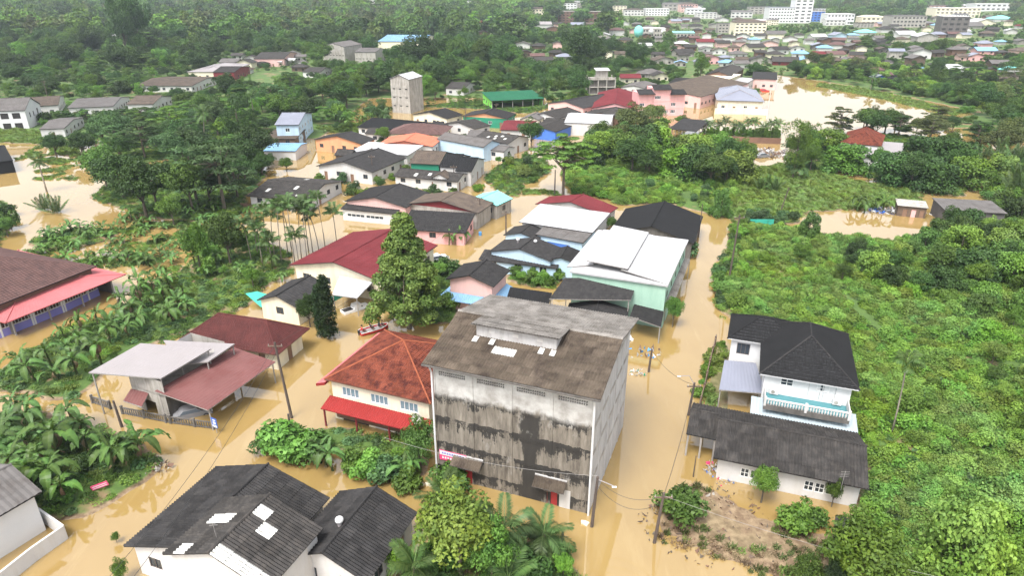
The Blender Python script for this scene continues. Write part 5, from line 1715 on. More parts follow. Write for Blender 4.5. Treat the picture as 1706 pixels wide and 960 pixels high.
# tall spire-shaped leafy tree (centre)
g = np.random.default_rng(160)
bl = []
for i in range(190):
    z = g.uniform(1.8, 14.6)
    rr = 4.9 * (1 - ((z - 3.4) / 11.6) ** 1.05 if z > 3.4 else .55 + .45 * (z - 1.8) / 1.6)
    a, r_ = g.uniform(0, 6.28), rr * math.sqrt(g.uniform(.35, 1)) * g.uniform(.8, 1.1)
    b = g.uniform(.55, 1.05)
    bl.append((math.cos(a) * r_, math.sin(a) * r_, z, b, b, b * .8))
add_kind('spire', trunk_mesh('trunk', 13, .34, [b[:3] for b in bl[::7]], g), crown('crown', bl, 270, .38, .24, 261, 'leaf_golden', up=.35), 15.0, 5.0)
for s in range(2):      # columnar
    g = np.random.default_rng(170 + s)
    bl = []
    for i in range(70):
        z = g.uniform(.7, 10.2)
        rr = 1.15 * (1 - (z / 10.8) ** 2.2) + .12
        a, r_ = g.uniform(0, 6.28), rr * g.uniform(.2, .8)
        b = g.uniform(.4, .62)
        bl.append((math.cos(a) * r_, math.sin(a) * r_, z, b, b, b * 1.5))
    add_kind('column', trunk_mesh('trunk', 9, .14, [], g), crown('crown', bl, 260, .34, .13, 271 + s, 'leaf_cypress', up=-.3, spread=.4, down=1.5), 10.8, 1.3)
for s in range(3):      # creeper-draped hummock
    g = np.random.default_rng(180 + s)
    bl = []
    for i in range(46):
        a, z = g.uniform(0, 6.28), g.uniform(.2, 3.4)
        rr = 2.9 * math.sqrt(max(.04, 1 - (z / 3.9) ** 2)) * g.uniform(.4, 1.0)
        b = g.uniform(.5, 1.1)
        bl.append((math.cos(a) * rr, math.sin(a) * rr * .9, z, b, b, b * .85))
    add_kind('vine', trunk_mesh('trunk', 2.6, .14, [], g), crown('crown', bl, 170, .3, .24, 281 + s, 'leaf_vine', up=.5, down=.5), 4.2, 3.2)
for s in range(3):      # bush
    g = np.random.default_rng(190 + s)
    bl = ellip_blobs(g, 22, 1.5, 1.05, 1.0, .52, .35, .85, .25)
    add_kind('bush', trunk_mesh('trunk', .8, .07, [b[:3] for b in bl[:5]], g), crown('crown', bl, 330, .27, .17, 291 + s, 'leaf_mid'), 2.1, 1.5)
for s in range(2):      # feathery / bamboo-like
    g = np.random.default_rng(300 + s)
    bl = []
    for i in range(40):
        z = g.uniform(2, 8.5)
        a, r_ = g.uniform(0, 6.28), g.uniform(.2, 1) * (1.6 + z * .16)
        b = g.uniform(.5, 1.0)
        bl.append((math.cos(a) * r_, math.sin(a) * r_, z, b, b, b * 1.1))
    add_kind('feather', trunk_mesh('trunk', 7, .16, [b[:3] for b in bl[::6]], g), crown('crown', bl, 150, .5, .1, 311 + s, 'leaf_bright', down=1.0, spread=.7), 9.2, 2.9)
# thin spreading umbrella tree
g = np.random.default_rng(330)
bl = []
for lay, (z, r0, r1, n) in enumerate(((6.2, 1.5, 5.4, 30), (7.3, .5, 5.0, 26), (8.3, .3, 3.4, 14), (9.0, 0, 1.8, 6))):
    for _ in range(n):
        a, r_ = g.uniform(0, 6.28), g.uniform(r0, r1)
        bl.append((math.cos(a) * r_, math.sin(a) * r_, z + g.normal() * .25 - r_ * .06, g.uniform(.55, 1.0), g.uniform(.55, 1.0), .2))
add_kind('umbrella', trunk_mesh('trunk', 8.2, .24, [b[:3] for b in bl[::2]], g), crown('crown', bl, 330, .32, .17, 331, 'leaf_bright', up=1.0, spread=.3, low=-.1), 9.3, 5.6)


def frond_mesh(name, L, arch, pairs, leaf, wd, mat, seed, lift=.5, twist=.9):
    rng = np.random.default_rng(seed)
    V_, Q, T = [], [], []
    def p(t):
        return np.array([L * t * math.cos(arch * t * .6), 0, L * (lift * t - arch * .55 * t * t)])
    n = 0
    for i in range(6):
        a, b = p(i / 6), p((i + 1) / 6)
        w = .05 * (1 - i / 7)
        V_ += [a + [0, w, 0], a - [0, w, 0], b - [0, w, 0], b + [0, w, 0]]
        Q.append([n, n + 1, n + 2, n + 3])
        T += [.9] * 4
        n += 4
    for i in range(pairs):
        t = .1 + .9 * (i + .5) / pairs
        c = p(t)
        d = p(min(1, t + .05)) - p(t - .05)
        d /= np.linalg.norm(d)
        ll = leaf * (math.sin(math.pi * min(1, t * .85 + .12)) ** .6) * rng.uniform(.85, 1.1)
        for sgn in (-1, 1):
            out = np.array([d[0] * .55, sgn * .85, -.35 * twist + rng.normal() * .1])
            out /= np.linalg.norm(out)
            w = d * wd * .5
            tip = c + out * ll + np.array([0, 0, -.12 * ll])
            mid = c + out * ll * .5
            V_ += [c - w, mid - w * 1.2, tip, mid + w * 1.2]
            Q.append([n, n + 1, n + 2, n + 3])
            T += [rng.uniform(.1, .8)] * 4
            n += 4
    return raw_mesh(name, np.array(V_), np.array(Q), np.array(T), mat)


def paddle_mesh(name, L, wd, arch, mat, seed):
    """arching banana leaf with torn, uneven edges"""
    rng = np.random.default_rng(seed)
    V_, Q, T = [], [], []
    N = 9
    def mid(t):
        return np.array([L * (t - .2 * arch * t * t), 0, L * (.8 * t - arch * .8 * t * t)])
    for i in range(N):
        t0, t1 = i / N, (i + 1) / N
        a, b = mid(t0), mid(t1)
        for sg in (-1, 1):
            w0 = wd * (.07 if t0 < .1 else max(.05, math.sin(math.pi * (t0 - .05) / .97) ** .5)) * .5 * rng.uniform(.72, 1.05)
            w1 = wd * (.1 if t1 < .12 else max(.03, math.sin(math.pi * min(.99, t1 - .03) / .97) ** .5)) * .5 * rng.uniform(.72, 1.05)
            dz = rng.normal() * .07 * wd
            k = len(V_)
            V_ += [a, a + [.03 * L, sg * w0, w0 * .15 + dz], b + [.05 * L, sg * w1, w1 * .1 + dz - .06], b]
            Q.append([k, k + 1, k + 2, k + 3])
            e = rng.uniform(.1, .6)
            T += [.85, e, e, .85]
    return raw_mesh(name, np.array(V_), np.array(Q), np.array(T), mat)


def joined(name, me, mats4, mat, extra=None):
    """one mesh from several placements of a leaf mesh (for plants too small to show their leaves singly)"""
    n = len(me.vertices)
    co = np.empty(n * 3, np.float32)
    me.vertices.foreach_get('co', co)
    co = co.reshape(-1, 3)
    q = np.empty(len(me.loops), np.int32)
    me.loops.foreach_get('vertex_index', q)
    q = q.reshape(-1, 4)
    t = np.empty(n, np.float32)
    me.attributes['tint'].data.foreach_get('value', t)
    VV, QQ, TT = [], [], []
    for i, m in enumerate(mats4):
        a = np.array(m)
        VV.append(co @ a[:3, :3].T + a[:3, 3])
        QQ.append(q + n * i)
        TT.append(t)
    return raw_mesh(name, np.concatenate(VV), np.concatenate(QQ), np.concatenate(TT), mat)


FR_COCO = [frond_mesh('frond', 3.6, .95, 24, 1.05, .12, 'leaf_palm', 1), frond_mesh('frond', 3.2, 1.35, 22, .95, .12, 'leaf_palm', 2, .35)]
FR_ARECA = [frond_mesh('frond', 1.9, 1.2, 13, .75, .13, 'leaf_palm', 3, .75)]
FR_NIPA = [frond_mesh('frond', 5.2, .75, 26, 1.1, .14, 'leaf_palm', 4, 1.0)]
LF_BAN = [paddle_mesh('leaf', 2.7, .8, 1.15, 'leaf_banana', 5), paddle_mesh('leaf', 2.4, .75, 1.45, 'leaf_banana', 6), paddle_mesh('leaf', 2.0, .55, .55, 'leaf_banana', 7)]
LF_DRY = paddle_mesh('leaf', 1.7, .4, 2.0, 'leaf_dry', 8)


def palm_places(n, z, tilt0, tilt1, rng, x=0, y=0):
    out = []
    for i in range(n):
        a = 2.399 * i + rng.normal() * .15
        f = i / max(1, n - 1)
        tl = tilt0 + (tilt1 - tilt0) * f
        out.append(Matrix.Translation((x, y, z)) @ Matrix.Rotation(a, 4, 'Z') @ Matrix.Rotation(tl, 4, 'Y') @ Matrix.Scale(rng.uniform(.85, 1.12), 4))
    return out


def palm(kind, px, py, h, label, group=None, s=1.0, parts=True, seed=0, pos=None, name=None):
    rng = np.random.default_rng(seed + int(px) * 7)
    p = pos or at(px, py)
    nm = name or {'coco': 'coconut_palm', 'areca': 'areca_palm', 'nipa': 'trunkless_palm'}[kind]
    o = empty(nm, (p.x, p.y, max(-.3, land_z(p.x, p.y) - .1)), rng.uniform(0, 6.28))
    tag(o, label, 'palm', group)
    fr = {'coco': FR_COCO, 'areca': FR_ARECA, 'nipa': FR_NIPA}[kind]
    lx, ly = rng.normal() * h * .06, rng.normal() * h * .06
    if kind != 'nipa':
        r0 = .17 if kind == 'coco' else .08
        mb = MB().tube([(0, 0, -.8), (lx * .15, ly * .15, h * .35), (lx * .5, ly * .5, h * .7), (lx, ly, h)], [r0 * 1.5, r0 * 1.05, r0 * .9, r0 * .8], 7)
        part('trunk', mb.mesh('trunk', 'bark_pale', True), o)
    n = {'coco': 17, 'areca': 9, 'nipa': 14}[kind]
    zt = h if kind != 'nipa' else .2
    t0, t1 = {'coco': (-.9, .75), 'areca': (-.8, .3), 'nipa': (-.95, .1)}[kind]
    pl = palm_places(n, zt, t0, t1, rng, lx if kind != 'nipa' else 0, ly if kind != 'nipa' else 0)
    pl = [m @ Matrix.Scale(s, 4) for m in pl]
    if parts:
        for i, m in enumerate(pl):
            part('frond', fr[(i // 6) % len(fr)], o, m)
    else:
        part('fronds', joined('fronds', fr[0], pl, 'leaf_palm'), o)
    if kind == 'areca':
        part('crownshaft', MB().tube([(lx, ly, h - .9), (lx, ly, h + .1)], [.1, .07], 6).mesh('crownshaft', 'leaf_bright'), o)
    return o


def banana_places(rng, n):
    out = []
    for i in range(n):
        a = 2.399 * i + rng.normal() * .2
        tl = -.55 + .85 * i / n
        out.append(Matrix.Rotation(a, 4, 'Z') @ Matrix.Rotation(tl, 4, 'Y') @ Matrix.Scale(rng.uniform(.8, 1.15), 4))
    return out


STEM = {}


def banana_stem(h):
    k = round(h, 1)
    if k not in STEM:
        STEM[k] = MB().tube([(0, 0, -.6), (0, 0, k * .5), (.05, 0, k)], [.17, .13, .07], 7).mesh('stem', 'leaf_olive')
    return STEM[k]


def banana(pos, h, label, group, parts=True, seed=0, s=1.0, name='banana_plant'):
    rng = np.random.default_rng(seed)
    o = empty(name, (pos.x, pos.y, max(-.3, land_z(pos.x, pos.y))), rng.uniform(0, 6.28))
    o.rotation_euler = (rng.normal() * .1, rng.normal() * .1, rng.uniform(0, 6.28))
    s *= rng.uniform(.72, 1.15)
    o.scale = (s, s, s)
    tag(o, label, 'banana plant', group)
    part('stem', banana_stem(h), o)
    n = int(rng.integers(8, 11))
    pl = [Matrix.Translation((0, 0, h - .15)) @ m for m in banana_places(rng, n)]
    if parts:
        for i, m in enumerate(pl):
            part('leaf', LF_BAN[0 if i > n * .6 else (2 if i < 2 else 1)], o, m)
        for _ in range(int(rng.integers(1, 4))):
            part('dry_leaf', LF_DRY, o, Matrix.Translation((0, 0, h - .3)) @ Matrix.Rotation(rng.uniform(0, 6), 4, 'Z') @ Matrix.Rotation(.9, 4, 'Y'))
    else:
        part('leaves', BAN_JOIN[int(rng.integers(0, len(BAN_JOIN)))], o, Matrix.Translation((0, 0, h - .15)))
    return o


BAN_JOIN = [joined('leaves', LF_BAN[i % 2], banana_places(np.random.default_rng(40 + i), 8), 'leaf_banana') for i in range(3)]


def tree(kind, pos, h, label, group=None, mat=None, seed=0, wide=1.0, name='tree', cat='tree', z=None):
    v = PLANT[kind]
    tr, cr, nh, nr = v[seed % len(v)]
    s = h / nh
    zz = (max(-.35, land_z(pos.x, pos.y)) if z is None else z)
    o = empty(name, (pos.x, pos.y, zz), (seed * 1.7) % 6.28)
    o.scale = (s * wide, s * wide, s)
    tag(o, label, cat, group)
    part('trunk', tr, o)
    c = part('crown', cr, o)
    if mat:
        c.material_slots[0].link = 'OBJECT'
        c.material_slots[0].material = M[mat]
    return o


def free(x, y, m=1.0):
    for (cx, cy, a, w, d, hh) in FOOT:
        dx, dy = x - cx, y - cy
        if abs(dx) > 40 or abs(dy) > 40:
            continue
        u, v_ = dx * math.cos(a) + dy * math.sin(a), -dx * math.sin(a) + dy * math.cos(a)
        if abs(u) < w + m and abs(v_) < d + m:
            return False
    return True


def sight(x, y, zt=1.2, ymin=185):
    """tallest growth at x, y that still leaves the houses behind it in the open, as in the photograph"""
    hm = 99.0
    for (cx, cy, a, w, d, hh) in FOOT:
        if cy < ymin or y >= cy or y < cy * .72:
            continue
        if abs(x * cy / y - cx) < max(w, d) * .9 + 1.5:
            hm = min(hm, zt + (CAM_Z - zt) * (1 - y / (cy - d)))
    return hm


# ---------------------------------------------------------------- trees that stand out, one by one: kind, x, y foot, y top, width factor, material, label, name
T1 = [
    ('spire', 682, 548, 352, 1.0, None, 'tall yellowish-green leafy tree in the middle beside the cream tiled house', 'leafy_tree'),
    ('column', 549, 566, 448, 1.15, None, 'tall dark columnar tree, right one of the pair by the boat', 'columnar_tree'),
    ('column', 536, 558, 468, 1.1, None, 'dark columnar tree, left one of the pair by the boat', 'columnar_tree'),
    ('big', 517, 545, 487, .55, 'leaf_dark', 'round dark tree left of the two columnar trees', 'round_tree'),
    ('umbrella', 938, 330, 222, 1.0, None, 'wide flat-crowned light green tree beside the flooded street', 'umbrella_tree'),
    ('broad', 768, 968, 835, .95, 'leaf_yellow', 'round yellow-green tree at the bottom in front of the warehouse', 'round_tree'),
    ('broad', 820, 995, 885, .6, 'leaf_mid', 'green tree behind the coconut palms at the bottom', 'round_tree'),
    ('bush', 750, 812, 768, .9, 'leaf_mid', 'small umbrella-shaped bush before the left warehouse door', 'shrub'),
    ('broad', 1268, 838, 775, .7, 'leaf_bright', 'small bright tree before the long white bungalow', 'small_tree'),
    ('broad', 1385, 845, 798, .55, 'leaf_mid', 'dark glossy shrub at the right end of the bungalow front', 'small_tree'),
    ('big', 385, 445, 358, .62, 'leaf_mid', 'dense round tree above the left banana island', 'round_tree'),
    ('big', 335, 452, 380, .6, 'leaf_mid', 'rounded tree at the left end of the banana island', 'round_tree'),
    ('broad', 885, 252, 198, .75, 'leaf_dark', 'round dark tree beside the yellow wall in the village', 'round_tree'),
    ('broad', 1120, 545, 490, .55, 'leaf_mid', 'small tree leaning over the lane by the dark lean-to', 'small_tree'),
    ('broad', 1018, 385, 358, .8, 'leaf_mid', 'green bush tree between the white roofs', 'small_tree'),
    ('bush', 1128, 420, 385, 1.3, 'leaf_blue', 'grey-green shrub at the back corner of the white roof', 'shrub'),
    ('broad', 1580, 400, 345, .7, 'leaf_dark', 'dark tree standing before the grey metal shed', 'round_tree'),
    ('feather', 405, 262, 160, 1.0, 'leaf_dark', 'tall dark tree at the edge of the left wood', 'tall_tree'),
    ('layered', 375, 352, 240, .85, 'leaf_blue', 'wide tree with grey-green layered boughs in the left wood', 'layered_tree'),
    ('layered', 330, 345, 246, .8, 'leaf_blue', 'layered grey-green tree left of the widest one', 'layered_tree'),
    ('big', 245, 365, 260, .8, 'leaf_dark', 'large dark tree at the bank of the left pond', 'round_tree'),
    ('broad', 180, 318, 245, .9, 'leaf_mid', 'tree leaning over the left pond', 'round_tree'),
    ('broad', 290, 375, 322, .8, 'leaf_bright', 'bright bushy tree at the foot of the left wood', 'round_tree'),
    ('broad', 630, 310, 290, .9, 'leaf_bright', 'small round tree at the corner of the flooded lane', 'small_tree'),
    ('bush', 608, 330, 312, 1.2, 'leaf_bright', 'round bush beside the dark gable roof', 'shrub'),
    ('broad', 640, 240, 208, .9, 'leaf_bright', 'bright round tree between orange house and black roof', 'small_tree'),
    ('bush', 480, 760, 700, 1.15, 'leaf_bright', 'large leafy shrub by the street before the tiled house, left one', 'shrub'),
    ('bush', 510, 762, 715, 1.0, 'leaf_mid', 'leafy shrub by the street, second from the left', 'shrub'),
    ('bush', 455, 750, 712, 1.0, 'leaf_mid', 'leafy shrub at the street corner', 'shrub'),
    ('bush', 590, 782, 750, 1.1, 'leaf_bright', 'round pruned shrub in the hedge row, left one', 'shrub'),
    ('bush', 617, 792, 756, 1.1, 'leaf_bright', 'round pruned shrub in the hedge row, middle one', 'shrub'),
    ('bush', 645, 798, 762, 1.1, 'leaf_blue', 'round pruned shrub in the hedge row, right one', 'shrub'),
    ('bush', 680, 815, 782, 1.0, 'leaf_bright', 'low shrub at the end of the hedge row', 'shrub'),
    ('broad', 700, 782, 705, .7, 'leaf_mid', 'leafy tree at the left corner of the warehouse', 'small_tree'),
    ('bush', 1133, 862, 822, 1.25, 'leaf_mid', 'broad flowering hedge bush beside the lane pole', 'shrub'),
    ('bush', 1320, 885, 848, 1.0, 'leaf_bright', 'small shrub in the flooded garden, left one', 'shrub'),
    ('bush', 1350, 872, 838, .9, 'leaf_mid', 'small shrub in the flooded garden, right one', 'shrub'),
    ('vine', 1590, 965, 850, .6, 'leaf_vine', 'yellowish creeper-covered stump at the lower right', 'creeper_mound'),
    ('broad', 1420, 1010, 880, .9, 'leaf_bright', 'leafy tree at the bottom beside the field edge', 'round_tree'),
    ('broad', 1340, 990, 925, .6, 'leaf_mid', 'leafy bush at the bottom edge of the plot', 'small_tree'),
    ('feather', 1320, 300, 200, .9, 'leaf_bright', 'tall creeper-hung tree beside the junk heap', 'tall_tree'),
    ('broad', 1440, 230, 180, 1.0, 'leaf_mid', 'rounded tree behind the red hip-roofed house', 'round_tree'),
    ('vine', 1200, 362, 310, .45, 'leaf_mid', 'creeper-covered post tree at the head of the right lane', 'creeper_mound'),
    ('vine', 1345, 402, 360, .6, 'leaf_mid', 'pointed creeper mound at the edge of the field', 'creeper_mound'),
    ('big', 235, 100, -20, .5, 'leaf_dark', 'giant dark creeper-hung tree at the top left', 'giant_tree'),
    ('big', 215, 104, 5, .45, 'leaf_dark', 'giant dark tree left of the tallest one', 'giant_tree'),
    ('feather', 905, 175, 118, .9, 'leaf_dark', 'dark feathery tree at the end of the green canteen', 'tall_tree'),
    ('broad', 195, 905, 900, .5, 'leaf_bright', 'young shrub at the eave of the lower-left roof', 'shrub'),
    ('broad', 205, 970, 930, .55, 'leaf_bright', 'shrub under the eave of the lower-left roof', 'shrub'),
    ('broad', 1165, 140, 88, .6, 'leaf_mid', 'upright tree beside the far street', 'tall_tree'),
    ('broad', 1085, 215, 170, 1.2, 'leaf_olive', 'olive-yellow tree in front of the pink school', 'round_tree'),
    ('broad', 1050, 232, 175, 1.1, 'leaf_olive', 'olive tree left of the one before the pink school', 'round_tree'),
    ('broad', 1000, 240, 200, 1.1, 'leaf_mid', 'tree right of the wide flat-crowned one', 'round_tree'),
    ('broad', 790, 520, 470, .0, None, None, None)]
for i, (k, x, yb, yt, wd, mt, lb, nm) in enumerate(T1):
    if lb is None:
        continue
    p = at(x, yb)
    h = max(1.6, height_at(x, yb, yt))
    if p.y > 440:
        tree(k, p, h, lb, None, mt, i, wd, nm, z=far_z(p.x, p.y))
    else:
        tree(k, p, h, lb, None, mt, i, wd, nm, 'shrub' if nm == 'shrub' else 'tree')

# coconut, areca and other palms
for i, (x, y, yt, lb) in enumerate(((835, 950, 835, 'coconut palm at the bottom, behind the yellow-green tree'), (905, 935, 852, 'coconut palm at the bottom before the warehouse'), (690, 985, 905, 'coconut palm at the bottom left of the yellow-green tree'),
                                    (845, 1010, 925, 'coconut palm cut by the bottom edge'), (742, 850, 815, 'young palm left of the yellow-green tree'))):
    palm('coco', x, y, max(1.6, height_at(x, y, yt) - 2.9), lb, s=.95, seed=i)
palm('coco', 78, 320, 7.5, 'slender coconut palm rising from the left pond', s=.8, seed=8)
palm('coco', 345, 262, 12, 'coconut palm with drooping crown in the left wood', s=1.1, seed=9)
palm('areca', 1482, 735, 8.6, 'slender single palm in the field right of the balcony house', s=1.25, seed=11)
palm('coco', 645, 218, 5.5, 'coconut palm before the concrete tower', s=.9, seed=12)
palm('coco', 425, 205, 9, 'coconut palm beside the left meadow', s=.9, seed=13)
palm('coco', 1450, 150, 6, 'coconut palm beyond the pond', s=.9, seed=14)
palm('coco', 1273, 118, 5, 'coconut palm above the pink pond house', s=.9, seed=15)
palm('coco', 1330, 300, 3, 'low coconut palm below the junk heap', s=1.0, seed=16)
AX = [(430, 428, 365), (445, 425, 350), (458, 432, 355), (470, 440, 340), (480, 425, 335), (492, 442, 330), (502, 430, 338), (512, 438, 345), (522, 425, 332), (532, 420, 350), (455, 450, 400), (500, 452, 385), (543, 420, 322), (562, 412, 345), (420, 440, 372), (438, 445, 380), (486, 415, 342), (514, 418, 335)]
for i, (x, y, yt) in enumerate(AX):
    lb = 'slim areca palm at the right end of the flooded palm row' if i == 13 else 'slim areca palm in the flooded row left of the maroon roof'
    palm('areca', x, y, max(3, height_at(x, y, yt) - .6), lb, None if i == 13 else 'areca palms in the flooded row', s=1.4, seed=20 + i)
for i in range(24):
    x = 1172 + i * 5.4
    tree('column', at(x, 231 + (i % 3) * 1.5), 3.6 + (i * 7 % 5) * .25, 'bushy columnar shrub in the hedge row below the pond', 'columnar hedge below the pond', 'leaf_bright' if i % 3 else 'leaf_mid', i, 1.9, 'hedge_shrub', 'shrub')
for i in range(11):
    palm('coco', 1170 + i * 12.5, 222 + (i % 3) * 2, 3.0 + (i % 4) * .5, 'small palm behind the hedge row below the pond', 'palms behind the hedge below the pond', s=.75, parts=False, seed=60 + i, name='hedge_palm')
for i, (x, y) in enumerate(((1655, 300), (1690, 285), (1665, 268), (1700, 312), (1720, 290), (1632, 282), (1690, 330))):
    palm('nipa', x, y, 3, 'big trunkless palm clump at the right-edge creek', 'palms by the right-edge creek', s=1.15, seed=90 + i)
for i, (x, y) in enumerate(((95, 355), (75, 350))):
    palm('nipa', x, y, 3, 'half-drowned trunkless palm in the left pond', 'drowned palms in the left pond', s=.7, seed=100 + i)
for i, (x, y) in enumerate(((1278, 318), (1290, 322), (1265, 320))):
    palm('nipa', x, y, 3, 'yellowing palm tuft in the meadow', 'yellowing palms in the meadow', s=.55, seed=110 + i)

# ---------------------------------------------------------------- banana plants
NB = [(30, 735), (55, 742), (80, 752), (20, 765), (50, 775), (78, 790), (100, 770), (118, 745), (140, 740), (150, 765), (205, 775), (218, 790), (190, 795), (235, 778), (110, 815), (90, 830), (75, 812), (30, 800), (10, 790), (130, 720), (60, 705), (25, 712), (8, 740), (228, 755), (45, 830), (115, 845),
      (545, 778), (555, 785), (535, 772), (690, 795), (672, 802), (765, 408), (756, 402), (775, 404), (748, 408), (768, 398)]
for i, (x, y) in enumerate(NB):
    zone = ('banana plant in the thicket left of the street', 'banana plants in the bottom-left thicket') if x < 300 else (('banana plant among the shrubs before the tiled house', 'banana plants before the tiled house') if y > 500 else ('banana plant in the clump by the flooded street', 'banana clump by the flooded street'))
    banana(at(x, y), 2.1 + (i * 37 % 10) * .12, zone[0], zone[1], True, 300 + i, (.95 + (i * 29 % 7) * .06) if x < 300 else .8)
NB2 = [(100, 640), (130, 630), (60, 640), (90, 620), (120, 600), (150, 590), (170, 610), (110, 570), (140, 560), (165, 550), (190, 560), (205, 545), (225, 540), (240, 520), (260, 515), (255, 500), (275, 505), (285, 485), (240, 492), (265, 480), (300, 520), (310, 500), (215, 570), (185, 580), (235, 555), (40, 628),
       (205, 525), (270, 535), (290, 540), (320, 535), (70, 605), (345, 470), (360, 450), (330, 460), (400, 465), (420, 470), (455, 455), (470, 470)]
for i, (x, y) in enumerate(NB2):
    banana(at(x, y), 2.0 + (i * 53 % 10) * .12, 'banana plant on the green island beside the temple hall', 'banana plants on the left island', i < 30, 400 + i, .95)
rg = np.random.default_rng(77)
n = 0
bf = gpoly([(60, 470), (30, 420), (120, 385), (260, 350), (330, 345), (425, 335), (420, 365), (360, 385), (300, 430), (280, 450), (180, 440)])
while n < 95:
    x, y = rg.uniform(40, 430), rg.uniform(345, 460)
    p = at(x, y)
    if not inpoly(np.array(p.x), np.array(p.y), bf) or not free(p.x, p.y):
        continue
    banana(p, rg.uniform(1.0, 1.9), 'small half-drowned banana plant in the left flooded plantation', 'drowned banana plantation', False, 500 + n, rg.uniform(.65, .95))
    n += 1
for i, (x, y) in enumerate(((560, 205), (575, 210), (590, 200), (605, 208), (620, 198), (632, 206), (585, 215), (1440, 355), (1452, 350), (1428, 352), (1470, 352), (540, 222), (648, 215))):
    banana(at(x, y), 2.2, 'banana plant behind the village' if x < 1000 else 'banana plant beside the plank shack', 'banana plants behind the village' if x < 1000 else 'banana plants beside the shack', False, 700 + i, 1.1)


TONE = {'leaf_mid': 'mid-green', 'leaf_dark': 'dark green', 'leaf_bright': 'bright green', 'leaf_vine': 'yellow-green', 'leaf_blue': 'grey-green', 'leaf_olive': 'olive-green', 'leaf_grass': 'grass-green'}


# ---------------------------------------------------------------- stands of trees: photo polygon of the feet, how many, kinds, heights, materials, label
def stand(poly, count, kinds, h0, h1, mats, label, group, gap=3.0, seed=1, name='tree', wide=(.8, 1.15), cat='tree', m=1.5, hide=False):
    gp = gpoly(poly)
    g = np.random.default_rng(seed)
    xs, ys = [q[0] for q in poly], [q[1] for q in poly]
    done, tries = [], 0
    while len(done) < count and tries < count * 60:
        tries += 1
        p = at(g.uniform(min(xs), max(xs)), g.uniform(min(ys), max(ys)))
        if not inpoly(np.array(p.x), np.array(p.y), gp) or not free(p.x, p.y, m):
            continue
        if any((p.x - q[0]) ** 2 + (p.y - q[1]) ** 2 < gap * gap for q in done):
            continue
        hm = sight(p.x, p.y, 2.2) if p.y > 175 and not hide else 99
        if hm < 1.6:
            continue
        done.append((p.x, p.y))
        k = kinds[int(g.integers(0, len(kinds)))]
        mt = mats[int(g.integers(0, len(mats)))]
        tone = TONE.get(mt, 'green')
        tree(k, p, min(hm, g.uniform(h0, h1)), tone + ' ' + label, tone + ' ' + group, mt, int(g.integers(0, 1000)), g.uniform(*wide), name, cat)


G_, D_, B_, BL, OL = 'leaf_mid', 'leaf_dark', 'leaf_bright', 'leaf_blue', 'leaf_olive'
stand([(200, 330), (300, 268), (430, 262), (440, 300), (400, 350), (330, 365), (240, 355)], 16, ['broad', 'big', 'layered'], 7, 11, [G_, D_, BL, D_], 'tree in the dense left wood by the pond', 'trees of the left pond wood', 4, 1)
stand([(190, 240), (330, 205), (440, 195), (450, 235), (300, 262), (200, 275)], 16, ['broad', 'big', 'layered', 'feather'], 6, 11, [G_, D_, BL, B_], 'tree in the wood above the left pond', 'trees above the left pond', 4, 2)
stand([(440, 300), (520, 290), (470, 262), (440, 250), (400, 262), (420, 300)], 8, ['broad', 'big'], 4, 7, [G_, D_], 'tree beside the low dark patched roof', 'trees beside the dark patched roof', 3, 3)
stand([(480, 200), (650, 180), (650, 215), (560, 222), (520, 225)], 12, ['broad', 'feather', 'bush'], 3, 7, [G_, B_, BL], 'tree behind the orange-walled house', 'trees behind the orange house', 3, 4)
stand([(400, 190), (480, 150), (640, 128), (650, 175), (520, 195), (460, 215)], 18, ['broad', 'big', 'layered', 'feather'], 7, 11, [G_, D_, BL, D_], 'tree in the wood left of the concrete tower', 'trees left of the concrete tower', 4.5, 5)
stand([(705, 175), (800, 150), (800, 130), (700, 120)], 16, ['broad', 'big', 'layered', 'feather'], 7, 11, [G_, D_, B_], 'tree right of the concrete tower', 'trees right of the concrete tower', 4.5, 6)
stand([(800, 155), (900, 148), (960, 150), (1000, 128), (1100, 105), (1060, 95), (900, 100), (800, 115)], 24, ['broad', 'big', 'layered', 'feather'], 7, 12, [G_, D_, OL, D_], 'tree in the wood behind the green canteen', 'trees behind the green canteen', 5, 7)
stand([(945, 282), (1000, 240), (1100, 236), (1190, 245), (1235, 275), (1240, 310), (1190, 318), (1100, 300), (1000, 300)], 29, ['broad', 'vine', 'big', 'vine'], 6.5, 10, [G_, B_, D_, 'leaf_vine'], 'creeper-hung tree in the central jungle', 'trees of the central jungle', 3.6, 8)
stand([(940, 262), (980, 230), (1110, 225), (1130, 240), (1000, 262)], 12, ['broad', 'big'], 6, 8.5, [OL, G_, D_], 'tree at the back of the central jungle', 'back trees of the central jungle', 3.5, 9)
stand([(1300, 262), (1400, 240), (1420, 270), (1520, 275), (1600, 262), (1612, 330), (1520, 318), (1400, 288), (1320, 290)], 25, ['broad', 'vine', 'big', 'vine'], 5, 8.5, [G_, D_, B_, D_], 'tree in the grove round the red hip-roofed house', 'trees round the red hip-roofed house', 3.5, 10)
stand([(1360, 235), (1420, 212), (1520, 215), (1640, 215), (1640, 250), (1540, 262), (1490, 245), (1400, 232)], 17, ['broad', 'big', 'layered'], 6, 9.5, [G_, D_, D_, OL], 'tree between the pond and the red hip-roofed house', 'trees below the pond', 4, 11)
stand([(1330, 128), (1420, 128), (1500, 150), (1620, 178), (1700, 190), (1706, 130), (1600, 130), (1500, 118), (1400, 115), (1330, 115)], 28, ['broad', 'big', 'feather', 'layered'], 6, 10, [G_, D_, OL, D_], 'tree on the far bank of the pond', 'trees on the far pond bank', 5, 12, hide=True)
stand([(1600, 260), (1640, 225), (1706, 200), (1800, 195), (1800, 260), (1706, 262), (1650, 275)], 16, ['broad', 'big'], 7, 10, [D_, G_, OL], 'tree at the right-edge creek', 'trees at the right-edge creek', 4.5, 13)
